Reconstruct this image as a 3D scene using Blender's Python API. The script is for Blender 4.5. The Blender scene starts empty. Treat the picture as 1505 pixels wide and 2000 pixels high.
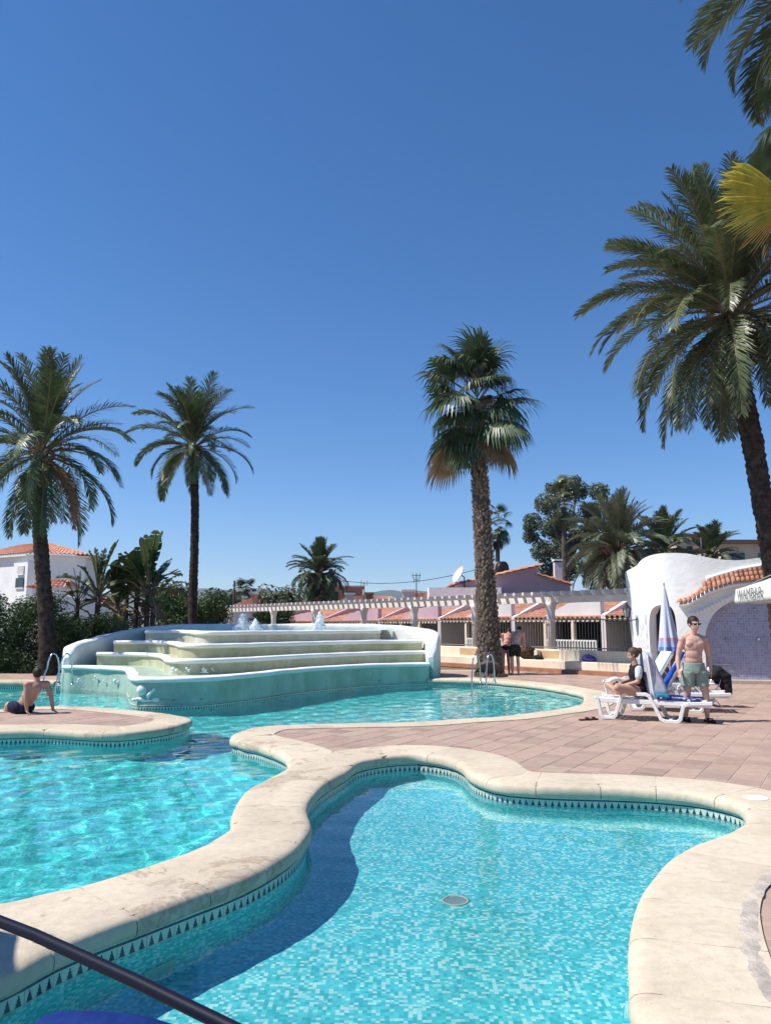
import bpy, bmesh, math, random
from mathutils import Vector, Matrix, noise
from mathutils.geometry import delaunay_2d_cdt
R = math.radians
PI = math.pi
C = bpy.context.scene.collection
SC = bpy.context.scene
random.seed(7)

# ------------------------------------------------------------------ camera
PITCH, CAM_H, FPX = R(8.38), 1.65, 1500.0
cam_data = bpy.data.cameras.new('camera')
cam = bpy.data.objects.new('camera', cam_data)
C.objects.link(cam)
cam_data.sensor_fit = 'VERTICAL'
cam_data.sensor_height = 24.0
cam_data.lens = 18.0
cam_data.clip_start = 0.05
cam_data.clip_end = 30000
cam.location = (0, 0, CAM_H)
cam.rotation_euler = (PI / 2 + PITCH, 0, 0)
SC.camera = cam

# ------------------------------------------------------------------ sky, sun, exposure
SUN_EL = R(54)
SUN_AZ = R(262)          # clockwise from +Y: the sun stands on the left, a little behind the camera
sun_dir = Vector((math.sin(SUN_AZ) * math.cos(SUN_EL), math.cos(SUN_AZ) * math.cos(SUN_EL), math.sin(SUN_EL)))
world = bpy.data.worlds.new('World')
SC.world = world
world.use_nodes = True
wn = world.node_tree
sky = wn.nodes.new('ShaderNodeTexSky')
sky.sky_type = 'NISHITA'
sky.sun_disc = False
sky.sun_elevation = SUN_EL
sky.sun_rotation = SUN_AZ
sky.altitude = 0
sky.air_density = 0.85
sky.dust_density = 0.0
sky.ozone_density = 3.0
wn.nodes['Background'].inputs['Strength'].default_value = 0.100
_hs = wn.nodes.new('ShaderNodeHueSaturation')          # the phone's vivid colour
_hs.inputs['Saturation'].default_value = 1.27
_tint = wn.nodes.new('ShaderNodeMix'); _tint.data_type = 'RGBA'; _tint.blend_type = 'MULTIPLY'
_tint.inputs[0].default_value = 1.0
_tint.inputs[7].default_value = (0.95, 0.975, 1.06, 1)
wn.links.new(sky.outputs[0], _hs.inputs['Color'])
wn.links.new(_hs.outputs[0], _tint.inputs[6])
wn.links.new(_tint.outputs[2], wn.nodes['Background'].inputs['Color'])
sun_l = bpy.data.lights.new('sun', 'SUN')
sun_l.energy = 4.7
sun_l.angle = R(0.53)
sun_l.color = (1.0, 0.955, 0.88)
sun = bpy.data.objects.new('sun', sun_l)
C.objects.link(sun)
sun.rotation_euler = (-sun_dir).to_track_quat('-Z', 'Y').to_euler()
sun.location = (-20, -5, 40)
try:
    sun_l.cycles.is_caustics_light = True
except Exception as e:
    print('no caustics flag', e)
SC.view_settings.view_transform = 'Standard'
SC.view_settings.look = 'None'
SC.view_settings.exposure = 0.5
SC.view_settings.gamma = 1.0
SC.view_settings.use_curve_mapping = False
SC.render.engine = 'CYCLES'
cy = SC.cycles
cy.use_denoising = True
try:
    cy.denoiser = 'OPENIMAGEDENOISE'
except Exception:
    pass
cy.max_bounces = 10
cy.transparent_max_bounces = 16
cy.transmission_bounces = 8
cy.sample_clamp_indirect = 6
cy.caustics_refractive = True
cy.caustics_reflective = False
cy.blur_glossy = 0.5

# ------------------------------------------------------------------ helpers
_cp, _sp = math.cos(PITCH), math.sin(PITCH)
def xat(px, Y, py=1150): return at_y(px, py, Y).x
def ray(px, py):
    a, b = px - 752.5, 1000.0 - py
    return Vector((a, FPX * _cp - b * _sp, FPX * _sp + b * _cp))
def at_z(px, py, z=0.0):          # a point of the photograph on the level z
    d = ray(px, py)
    t = (z - CAM_H) / d.z
    return Vector((d.x * t, d.y * t, z))
def at_y(px, py, y):              # a point of the photograph at the distance y
    d = ray(px, py)
    t = y / d.y
    return Vector((d.x * t, y, CAM_H + d.z * t))

def tag(o, label=None, cat=None, group=None, kind=None):
    if label: o['label'] = label
    if cat: o['category'] = cat
    if group: o['group'] = group
    if kind: o['kind'] = kind
    return o
def thing(name, label, cat, loc=(0, 0, 0), group=None):
    o = bpy.data.objects.new(name, None)
    o.empty_display_size = 0.2
    C.objects.link(o)
    o.location = loc
    return tag(o, label, cat, group)
def wloc(o):
    v = Vector((0, 0, 0))
    while o is not None:
        v += o.location
        o = o.parent
    return v

class MB:
    """collects geometry in place coordinates; build() links it as ONE object"""
    def __init__(s):
        s.v, s.f, s.mi, s.uv, s.sm = [], [], [], {}, []
        s.cur, s.smooth = 0, False
    def add(s, verts, faces, uvs=None, smooth=None):
        n = len(s.v)
        s.v.extend([tuple(p) for p in verts])
        for k, f in enumerate(faces):
            if uvs is not None:
                s.uv[len(s.f)] = uvs[k]
            s.f.append(tuple(i + n for i in f))
            s.mi.append(s.cur)
            s.sm.append(s.smooth if smooth is None else smooth)
        return s
    def box(s, c, d, rz=0.0, M=None):
        x, y, z = d[0] / 2, d[1] / 2, d[2] / 2
        vs = [Vector((i * x, j * y, k * z)) for k in (-1, 1) for j in (-1, 1) for i in (-1, 1)]
        if M is None:
            M = Matrix.Rotation(rz, 3, 'Z')
        vs = [M @ v + Vector(c) for v in vs]
        return s.add(vs, [(0, 2, 3, 1), (4, 5, 7, 6), (0, 1, 5, 4), (2, 6, 7, 3), (0, 4, 6, 2), (1, 3, 7, 5)])
    def boxz(s, x0, x1, y0, y1, z0, z1):
        return s.box(((x0 + x1) / 2, (y0 + y1) / 2, (z0 + z1) / 2), (x1 - x0, y1 - y0, z1 - z0))
    def bar(s, a, b, w, h=None, up=(0, 0, 1)):
        a, b = Vector(a), Vector(b)
        h = w if h is None else h
        d = b - a
        L = d.length
        if L < 1e-6: return s
        d /= L
        u = Vector(up)
        if abs(d.dot(u)) > 0.99: u = Vector((0, 1, 0))
        r = d.cross(u).normalized()
        u = r.cross(d)
        M = Matrix((r, d, u)).transposed()
        return s.box((a + b) / 2, (w, L, h), M=M)
    def tube(s, pts, rad, n=8, cap=True, smooth=True):
        pts = [Vector(p) for p in pts]
        m = len(pts)
        rr = rad if isinstance(rad, (list, tuple)) else [rad] * m
        vs, fs = [], []
        prev = None
        for i, p in enumerate(pts):
            t = (pts[min(i + 1, m - 1)] - pts[max(i - 1, 0)])
            if t.length < 1e-9: t = Vector((0, 0, 1))
            t.normalize()
            if prev is None:
                u = Vector((0, 0, 1)) if abs(t.z) < 0.9 else Vector((1, 0, 0))
                a = t.cross(u).normalized()
            else:
                a = prev - t * prev.dot(t)
                if a.length < 1e-6: a = t.orthogonal()
                a.normalize()
            prev = a
            b = t.cross(a)
            for k in range(n):
                an = 2 * PI * k / n
                vs.append(p + (a * math.cos(an) + b * math.sin(an)) * rr[i])
        for i in range(m - 1):
            for k in range(n):
                k2 = (k + 1) % n
                fs.append((i * n + k, i * n + k2, (i + 1) * n + k2, (i + 1) * n + k))
        s.add(vs, fs, smooth=smooth)
        if cap:
            base = len(s.v) - len(vs)
            s.f.append(tuple(base + k for k in reversed(range(n)))); s.mi.append(s.cur); s.sm.append(False)
            s.f.append(tuple(base + (m - 1) * n + k for k in range(n))); s.mi.append(s.cur); s.sm.append(False)
        return s
    def lathe(s, c, prof, n=16, smooth=True):
        c = Vector(c)
        vs, fs = [], []
        for (r, z) in prof:
            for k in range(n):
                an = 2 * PI * k / n
                vs.append(c + Vector((r * math.cos(an), r * math.sin(an), z)))
        for i in range(len(prof) - 1):
            for k in range(n):
                k2 = (k + 1) % n
                fs.append((i * n + k, i * n + k2, (i + 1) * n + k2, (i + 1) * n + k))
        fs.append(tuple(reversed(range(n))))
        fs.append(tuple((len(prof) - 1) * n + k for k in range(n)))
        return s.add(vs, fs, smooth=smooth)
    def prism(s, poly, z0, z1, smooth=False):     # poly: ccw list of (x, y)
        n = len(poly)
        vs = [(p[0], p[1], z0) for p in poly] + [(p[0], p[1], z1) for p in poly]
        fs = [(i, (i + 1) % n, n + (i + 1) % n, n + i) for i in range(n)]
        fs.append(tuple(range(n - 1, -1, -1)))
        fs.append(tuple(range(n, 2 * n)))
        return s.add(vs, fs, smooth=smooth)
    def slab(s, outline, d):                       # planar 3d outline pushed along the vector d
        d = Vector(d)
        n = len(outline)
        a = [Vector(p) for p in outline]
        vs = a + [p + d for p in a]
        fs = [(i, (i + 1) % n, n + (i + 1) % n, n + i) for i in range(n)]
        fs.append(tuple(range(n - 1, -1, -1)))
        fs.append(tuple(range(n, 2 * n)))
        return s.add(vs, fs)
    def ball(s, c, r, n=8, m=6, sc=(1, 1, 1)):
        c = Vector(c)
        vs, fs = [c + Vector((0, 0, -r * sc[2]))], []
        for i in range(1, m):
            th = PI * i / m - PI / 2
            for k in range(n):
                an = 2 * PI * k / n
                vs.append(c + Vector((r * sc[0] * math.cos(th) * math.cos(an), r * sc[1] * math.cos(th) * math.sin(an), r * sc[2] * math.sin(th))))
        vs.append(c + Vector((0, 0, r * sc[2])))
        for k in range(n):
            fs.append((0, 1 + (k + 1) % n, 1 + k))
            fs.append((len(vs) - 1, 1 + (m - 2) * n + k, 1 + (m - 2) * n + (k + 1) % n))
        for i in range(m - 2):
            for k in range(n):
                k2 = (k + 1) % n
                fs.append((1 + i * n + k, 1 + i * n + k2, 1 + (i + 1) * n + k2, 1 + (i + 1) * n + k))
        return s.add(vs, fs, smooth=True)
    def mesh(s, name, mats, off=Vector((0, 0, 0))):
        me = bpy.data.meshes.new(name)
        me.from_pydata([(p[0] - off[0], p[1] - off[1], p[2] - off[2]) for p in s.v], [], s.f)
        for m in (mats if isinstance(mats, (list, tuple)) else [mats]):
            me.materials.append(m)
        me.polygons.foreach_set('material_index', s.mi)
        me.polygons.foreach_set('use_smooth', s.sm)
        if s.uv:
            ul = me.uv_layers.new(name='UVMap')
            for fi, uvs in s.uv.items():
                ls = me.polygons[fi].loop_start
                for k, q in enumerate(uvs):
                    ul.data[ls + k].uv = q
        me.update()
        return me
    def build(s, name, mats, parent=None, loc=None, fix=False):
        """place coordinates; the object's origin lies at its parent's (or at loc)"""
        off = wloc(parent) if parent is not None else Vector(loc or (0, 0, 0))
        me = s.mesh(name, mats, off)
        if fix: fix_normals(me)
        o = bpy.data.objects.new(name, me)
        C.objects.link(o)
        if parent is not None: o.parent = parent
        elif loc is not None: o.location = loc
        return o
def fix_normals(me):
    bm = bmesh.new(); bm.from_mesh(me)
    bmesh.ops.recalc_face_normals(bm, faces=bm.faces)
    bm.to_mesh(me); bm.free()
def link_copy(o, parent=None, loc=None, rot=None, scale=None):
    c = o.copy(); C.objects.link(c)
    c.parent = parent
    if loc is not None: c.location = loc
    if rot is not None: c.rotation_euler = rot
    if scale is not None: c.scale = scale
    return c
def inst(name, me, parent=None, loc=(0, 0, 0), rot=(0, 0, 0), scale=(1, 1, 1)):
    o = bpy.data.objects.new(name, me)
    C.objects.link(o)
    o.parent = parent
    o.location = loc; o.rotation_euler = rot; o.scale = scale
    return o
def copy_tree(o, loc=None, rz=None, label=None, scale=None):
    r = o.copy(); C.objects.link(r)
    for ch in o.children:
        c = ch.copy(); C.objects.link(c); c.parent = r
        for g in ch.children:
            d = g.copy(); C.objects.link(d); d.parent = c
    if loc is not None: r.location = loc
    if rz is not None: r.rotation_euler.z = rz
    if label: r['label'] = label
    if scale is not None: r.scale = (scale,) * 3
    return r
def bevel_mesh(me, w, seg=2):
    bm = bmesh.new(); bm.from_mesh(me)
    bmesh.ops.remove_doubles(bm, verts=bm.verts, dist=1e-5)
    bmesh.ops.recalc_face_normals(bm, faces=bm.faces)
    es = [e for e in bm.edges if len(e.link_faces) == 2 and e.calc_face_angle(0) > 0.6]
    bmesh.ops.bevel(bm, geom=es, offset=w, segments=seg, affect='EDGES', profile=0.5)
    bm.to_mesh(me); bm.free()

# ---- plane geometry
def catmull(pts, step, closed=True):
    """smooth curve through pts, resampled to about `step`"""
    P = [Vector(p[:2]) for p in pts]
    n = len(P)
    dense = []
    rng = range(n) if closed else range(n - 1)
    for i in rng:
        p0 = P[(i - 1) % n] if closed or i > 0 else P[i] * 2 - P[i + 1]
        p1, p2 = P[i], P[(i + 1) % n]
        p3 = P[(i + 2) % n] if closed or i + 2 < n else P[i + 1] * 2 - P[i]
        d01, d12, d23 = max((p1 - p0).length, 1e-4) ** .5, max((p2 - p1).length, 1e-4) ** .5, max((p3 - p2).length, 1e-4) ** .5
        m1 = (p2 - p1) + d12 * ((p1 - p0) / d01 - (p2 - p0) / (d01 + d12))
        m2 = (p2 - p1) + d12 * ((p3 - p2) / d23 - (p3 - p1) / (d12 + d23))
        for k in range(24):
            t = k / 24
            a, b = 2 * (p1 - p2) + m1 + m2, -3 * (p1 - p2) - 2 * m1 - m2
            dense.append(a * t ** 3 + b * t * t + m1 * t + p1)
    if not closed: dense.append(P[-1])
    return resample(dense, step, closed)
def resample(P, step, closed=True, count=None):
    Q = list(P) + ([P[0]] if closed else [])
    L = [0.0]
    for i in range(len(Q) - 1):
        L.append(L[-1] + (Q[i + 1] - Q[i]).length)
    n = count or max(3, int(round(L[-1] / step)))
    out, j = [], 0
    for k in range(n if closed else n + 1):
        s = L[-1] * k / n
        while j < len(L) - 2 and L[j + 1] < s: j += 1
        t = (s - L[j]) / max(L[j + 1] - L[j], 1e-9)
        out.append(Q[j].lerp(Q[j + 1], min(1, t)))
    return out
def area2(P):
    return sum(P[i].x * P[(i + 1) % len(P)].y - P[(i + 1) % len(P)].x * P[i].y for i in range(len(P))) / 2
def inside(p, P):
    x, y, c = p[0], p[1], False
    j = len(P) - 1
    for i in range(len(P)):
        if (P[i][1] > y) != (P[j][1] > y) and x < (P[j][0] - P[i][0]) * (y - P[i][1]) / (P[j][1] - P[i][1]) + P[i][0]:
            c = not c
        j = i
    return c
def normals2(P, closed=True):
    """outward normals of a ccw outline"""
    n = len(P); out = []
    for i in range(n):
        a = P[(i - 1) % n] if closed else P[max(i - 1, 0)]
        b = P[(i + 1) % n] if closed else P[min(i + 1, n - 1)]
        d = (b - a).normalized()
        out.append(Vector((d.y, -d.x)))
    return out
def offset(P, w):
    return [p + n * w for p, n in zip(P, normals2(P))]
def fill(outer, holes):
    """triangles of `outer` minus `holes` -> verts2d, faces"""
    co, ed = [], []
    for lp in [outer] + holes:
        b = len(co)
        co += [Vector(p[:2]) for p in lp]
        ed += [(b + i, b + (i + 1) % len(lp)) for i in range(len(lp))]
    v, e, f, *_ = delaunay_2d_cdt(co, ed, [], 1, 1e-5)
    fs = []
    for t in f:
        c = sum((v[i] for i in t), Vector((0, 0))) / len(t)
        if inside(c, outer) and not any(inside(c, h) for h in holes):
            if area2([v[i] for i in t]) < 0: t = tuple(reversed(t))
            fs.append(tuple(t))
    return v, fs

# ------------------------------------------------------------------ materials
def new_mat(name):
    m = bpy.data.materials.new(name); m.use_nodes = True
    nt = m.node_tree
    return m, nt, nt.nodes['Principled BSDF'], nt.nodes['Material Output']
def N(nt, typ, **kw):
    n = nt.nodes.new(typ)
    for k, v in kw.items():
        if k.startswith('i_'):
            n.inputs[k[2:].replace('_', ' ')].default_value = v
        elif k[0] == 'n' and k[1:].isdigit():
            n.inputs[int(k[1:])].default_value = v
        else:
            setattr(n, k, v)
    return n
def ramp(nt, fac, stops, interp='LINEAR'):
    r = nt.nodes.new('ShaderNodeValToRGB')
    r.color_ramp.interpolation = interp
    els = r.color_ramp.elements
    while len(els) < len(stops): els.new(0.5)
    for e, (p, c) in zip(els, stops):
        e.position = p
        e.color = (c[0], c[1], c[2], 1) if isinstance(c, (tuple, list)) else (c, c, c, 1)
    nt.links.new(fac, r.inputs[0])
    return r.outputs[0]
def mixc(nt, fac, a, b, mode='MIX'):
    m = nt.nodes.new('ShaderNodeMix'); m.data_type = 'RGBA'; m.blend_type = mode
    for sock, v in ((m.inputs[0], fac), (m.inputs[6], a), (m.inputs[7], b)):
        if hasattr(v, 'links') or hasattr(v, 'is_output'): nt.links.new(v, sock)
        elif isinstance(v, (tuple, list)): sock.default_value = (v[0], v[1], v[2], 1)
        else: sock.default_value = v
    return m.outputs[2]
def math_n(nt, op, a, b=None, c=None):
    m = nt.nodes.new('ShaderNodeMath'); m.operation = op
    for sock, v in zip(m.inputs, (a, b, c)):
        if v is None: continue
        if hasattr(v, 'is_output'): nt.links.new(v, sock)
        else: sock.default_value = v
    return m.outputs[0]
def noise_n(nt, vec, scale, detail=4, rough=0.55, dist=0.0):
    n = N(nt, 'ShaderNodeTexNoise')
    n.inputs['Scale'].default_value = scale; n.inputs['Detail'].default_value = detail
    n.inputs['Roughness'].default_value = rough; n.inputs['Distortion'].default_value = dist
    if vec is not None: nt.links.new(vec, n.inputs['Vector'])
    return n.outputs['Fac']
def bump(nt, h, strength, dist, bsdf):
    b = nt.nodes.new('ShaderNodeBump')
    b.inputs['Strength'].default_value = strength; b.inputs['Distance'].default_value = dist
    nt.links.new(h, b.inputs['Height'])
    nt.links.new(b.outputs[0], bsdf.inputs['Normal'])
def geo(nt): return nt.nodes.new('ShaderNodeNewGeometry').outputs['Position']
def ocoord(nt): return nt.nodes.new('ShaderNodeTexCoord').outputs['Object']
def per_object(nt): return nt.nodes.new('ShaderNodeObjectInfo').outputs['Random']
def varied(name, c1, c2, scale=6, rough=0.7, bmp=0.0, bscale=60, bdist=0.01, spec=0.3, per_obj=0.0, coord='geo', lo=0.35, hi=0.65, detail=6):
    """two-tone weathered material: noise between c1 and c2, fine relief"""
    m, nt, b, out = new_mat(name)
    vec = geo(nt) if coord == 'geo' else ocoord(nt)
    col = ramp(nt, noise_n(nt, vec, scale, detail, 0.6), [(lo, c1), (hi, c2)])
    if per_obj:
        hsv = N(nt, 'ShaderNodeHueSaturation')
        v = math_n(nt, 'MULTIPLY_ADD', per_object(nt), per_obj * 2, 1 - per_obj)
        nt.links.new(v, hsv.inputs['Value']); nt.links.new(col, hsv.inputs['Color'])
        col = hsv.outputs[0]
    nt.links.new(col, b.inputs['Base Color'])
    b.inputs['Roughness'].default_value = rough
    b.inputs['Specular IOR Level'].default_value = spec
    if bmp: bump(nt, noise_n(nt, vec, bscale, 5, 0.6), bmp, bdist, b)
    return m
def plain(name, c, rough=0.6, metal=0.0, spec=0.4):
    m, nt, b, out = new_mat(name)
    b.inputs['Base Color'].default_value = (c[0], c[1], c[2], 1)
    b.inputs['Roughness'].default_value = rough
    b.inputs['Metallic'].default_value = metal
    b.inputs['Specular IOR Level'].default_value = spec
    return m
def leaf_mat(name, c1, c2, scale=1.2, rough=0.5, trans=0.3, per_obj=0.15, spec=0.35):
    m, nt, b, out = new_mat(name)
    col = ramp(nt, noise_n(nt, geo(nt), scale, 5, 0.65), [(0.3, c1), (0.7, c2)])
    hsv = N(nt, 'ShaderNodeHueSaturation')
    nt.links.new(math_n(nt, 'MULTIPLY_ADD', per_object(nt), per_obj * 2, 1 - per_obj), hsv.inputs['Value'])
    nt.links.new(col, hsv.inputs['Color'])
    nt.links.new(hsv.outputs[0], b.inputs['Base Color'])
    b.inputs['Roughness'].default_value = rough
    b.inputs['Specular IOR Level'].default_value = spec
    t = N(nt, 'ShaderNodeBsdfTranslucent')
    nt.links.new(hsv.outputs[0], t.inputs['Color'])
    mx = N(nt, 'ShaderNodeMixShader'); mx.inputs[0].default_value = trans
    nt.links.new(b.outputs[0], mx.inputs[1]); nt.links.new(t.outputs[0], mx.inputs[2])
    nt.links.new(mx.outputs[0], out.inputs['Surface'])
    return m

def baked(o, mods):
    """apply a list of (type, settings) modifiers and keep the result as the mesh"""
    for typ, kw in mods:
        m = o.modifiers.new(typ.lower(), typ)
        for k, v in kw.items(): setattr(m, k, v)
    dg = bpy.context.evaluated_depsgraph_get()
    dg.update()
    me = bpy.data.meshes.new_from_object(o.evaluated_get(dg), depsgraph=dg)
    old = o.data
    o.modifiers.clear()
    o.data = me
    me.name = old.name
    bpy.data.meshes.remove(old)
    return o
def plaster(o, voxel=0.05, smooth=4, lump=0.0, lscale=1.2, factor=0.5):
    baked(o, [('REMESH', dict(mode='VOXEL', voxel_size=voxel, use_smooth_shade=True)), ('SMOOTH', dict(factor=factor, iterations=smooth))])
    if lump:
        me = o.data
        off = wloc(o)
        for v in me.vertices:
            q = (Vector(v.co) + off) * lscale
            v.co += v.normal * lump * (noise.noise(q) + 0.5 * noise.noise(q * 2.7))
    for p in o.data.polygons: p.use_smooth = True
    return o
# ================================================================== POOLS, COPING, DECK
WATER_Z = -0.205
CB = -0.12            # underside of the coping
def Z(px, py, z=CB): return at_z(px, py, z).xy
small_px = [(0, 1949), (60, 1915), (123, 1881), (207, 1847), (300, 1812), (374, 1783), (459, 1750), (526, 1715), (566, 1686), (588, 1660)]
pts = [Z(*p) for p in small_px]
pts += [Z(598, 1625, -.06), Z(590, 1590, -.06)]
pts += [Z(*p) for p in [(606, 1573), (630, 1550), (672, 1524), (700, 1505), (753, 1494.5), (812, 1490.5), (860, 1496), (891, 1504), (909, 1514),
                        (921, 1528), (939, 1538), (982, 1550), (1045, 1555.6), (1100, 1558), (1234, 1562), (1315, 1567.5), (1369, 1574), (1423, 1586), (1452, 1597)]]
pts += [Z(x, y, -.05) for x, y in [(1467, 1612), (1450, 1628), (1410, 1647), (1364, 1664), (1319, 1691), (1289, 1725), (1263, 1765), (1250, 1810), (1245, 1861), (1247, 1928), (1256, 2000)]]
pts += [Vector((1.13, 3.1)), Vector((1.05, 2.7)), Vector((0.6, 2.35)), Vector((-0.3, 2.2)), Vector((-1.4, 2.3)), Vector((-2.3, 2.75)), Vector((-2.62, 3.3))]
SMALL = catmull(pts, 0.05)
if area2(SMALL) < 0: SMALL.reverse()

pts = [Vector((-5.2, 4.0)), Vector((-3.6, 4.42))]
pts += [Z(x, y, -.05) for x, y in [(0, 1782.7), (86, 1762), (169, 1744), (239, 1723), (300, 1704), (364, 1681), (420, 1654), (459, 1627), (461, 1601), (473, 1572), (491, 1550.5), (529, 1529), (561, 1512), (570, 1502)]]
pts += [Z(x, y) for x, y in [(560, 1493), (543, 1484), (527, 1478), (501, 1470), (477, 1465), (464, 1460)]]
pts += [Z(456, 1449, -.05), Z(460, 1440, -.05)]
pts += [Z(x, y, -.05) for x, y in [(490, 1429), (533, 1423.4), (597, 1420.7), (666, 1419), (800, 1416.5), (893, 1410), (973, 1405), (1053, 1395.6), (1106, 1387.6), (1135, 1380), (1143, 1369)]]
pts += [Z(x, y) for x, y in [(1138, 1363.7), (1106, 1355.7), (1053, 1346.4), (999, 1340.6), (946, 1336), (893, 1334.5), (846, 1333.2)]]
n_f0 = len(pts)
FOUNT_FRONT_PX = [(838, 1333), (800, 1333.8), (759, 1335.5), (708, 1338), (660, 1342.3), (619, 1346.5), (559, 1353.5), (519, 1360), (460, 1368.4), (420, 1372.6), (380, 1375.6), (340, 1377), (300, 1377.5), (268, 1377)]
pts += [Z(x, y) for x, y in FOUNT_FRONT_PX]
pts += [Z(254, 1371), Z(252.5, 1362), Z(251.5, 1352), Z(245, 1347.5), Z(200, 1343.8), Z(164, 1341.8), Z(142, 1340)]
pts += [Z(100, 1339.5), Z(0, 1338.7), Vector((-14.5, 23.4)), Vector((-15.6, 21)), Vector((-14.8, 18)), Vector((-12.5, 16.6)), Vector((-10.4, 16.2))]
pts += [Z(x, y, -.05) for x, y in [(0, 1391), (66, 1385.6), (120, 1384.5), (186, 1386), (266, 1393), (332, 1400.5), (368, 1408)]]
pts += [Z(368, 1421), Z(345, 1429.5), Z(292, 1439.5), Z(239, 1445), Z(186, 1445), Z(133, 1442), Z(80, 1439.5), Z(0, 1441)]
pts += [Vector((-8.2, 12.2)), Vector((-10.2, 11.2)), Vector((-11.2, 8.5)), Vector((-9.6, 5.2)), Vector((-7.4, 4.0))]
MAIN = catmull(pts, 0.10)
if area2(MAIN) < 0: MAIN.reverse()

# --- materials
def mosaic_mat(name, stops, tile=0.025, wall=False):
    m, nt, b, out = new_mat(name)
    pos = geo(nt)
    if wall: pos = N(nt, 'ShaderNodeTexCoord').outputs['UV']
    vs = N(nt, 'ShaderNodeVectorMath', operation='SCALE'); vs.inputs['Scale'].default_value = 1 / tile
    nt.links.new(pos, vs.inputs[0])
    fl = N(nt, 'ShaderNodeVectorMath', operation='FLOOR'); nt.links.new(vs.outputs[0], fl.inputs[0])
    sep0 = N(nt, 'ShaderNodeSeparateXYZ'); nt.links.new(fl.outputs[0], sep0.inputs[0])
    cmb = N(nt, 'ShaderNodeCombineXYZ'); nt.links.new(sep0.outputs[0], cmb.inputs[0]); nt.links.new(sep0.outputs[1], cmb.inputs[1])
    wn_ = N(nt, 'ShaderNodeTexWhiteNoise', noise_dimensions='2D'); nt.links.new(cmb.outputs[0], wn_.inputs['Vector'])
    # the mosaic comes in sheets: patches hold more or fewer pale pieces
    cl = noise_n(nt, cmb.outputs[0], 0.09, 3, 0.6)
    v = math_n(nt, 'ADD', wn_.outputs['Value'], math_n(nt, 'MULTIPLY_ADD', cl, 0.55, -0.275))
    col = ramp(nt, v, stops, 'CONSTANT')
    fr = N(nt, 'ShaderNodeVectorMath', operation='FRACTION'); nt.links.new(vs.outputs[0], fr.inputs[0])
    sep = N(nt, 'ShaderNodeSeparateXYZ'); nt.links.new(fr.outputs[0], sep.inputs[0])
    dx = math_n(nt, 'ABSOLUTE', math_n(nt, 'SUBTRACT', sep.outputs[0], 0.5))
    dy = math_n(nt, 'ABSOLUTE', math_n(nt, 'SUBTRACT', sep.outputs[1], 0.5))
    g = math_n(nt, 'GREATER_THAN', math_n(nt, 'MAXIMUM', dx, dy), 0.455)
    col = mixc(nt, math_n(nt, 'MULTIPLY', g, 0.45), col, (0.22, 0.52, 0.56))
    big = noise_n(nt, geo(nt), 0.7, 3)
    col = mixc(nt, 1.0, col, ramp(nt, big, [(0.3, 0.92), (0.7, 1.06)]), 'MULTIPLY')
    nt.links.new(col, b.inputs['Base Color'])
    b.inputs['Roughness'].default_value = 0.35
    b.inputs['Specular IOR Level'].default_value = 0.1
    return m
TEAL = [(0.0, (0.055, 0.53, 0.58)), (0.22, (0.085, 0.63, 0.68)), (0.50, (0.13, 0.71, 0.755)), (0.72, (0.36, 0.83, 0.83)), (0.86, (0.49, 0.87, 0.85))]
TEAL2 = [(0.0, (0.045, 0.55, 0.58)), (0.22, (0.06, 0.65, 0.67)), (0.50, (0.08, 0.73, 0.74)), (0.76, (0.15, 0.80, 0.80)), (0.9, (0.24, 0.85, 0.83))]
M_floor = mosaic_mat('mosaic_floor', TEAL)
M_floor2 = mosaic_mat('mosaic_floor_main', TEAL2)
M_wall = mosaic_mat('mosaic_wall', TEAL, wall=True)
M_wall2 = mosaic_mat('mosaic_wall_main', TEAL2, wall=True)

def water_mat():
    m, nt, b, out = new_mat('water')
    b.inputs['Base Color'].default_value = (0.94, 0.995, 1.0, 1)
    b.inputs['Roughness'].default_value = 0.0
    b.inputs['IOR'].default_value = 1.333
    b.inputs['Transmission Weight'].default_value = 1.0
    return m
M_water = water_mat()

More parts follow.
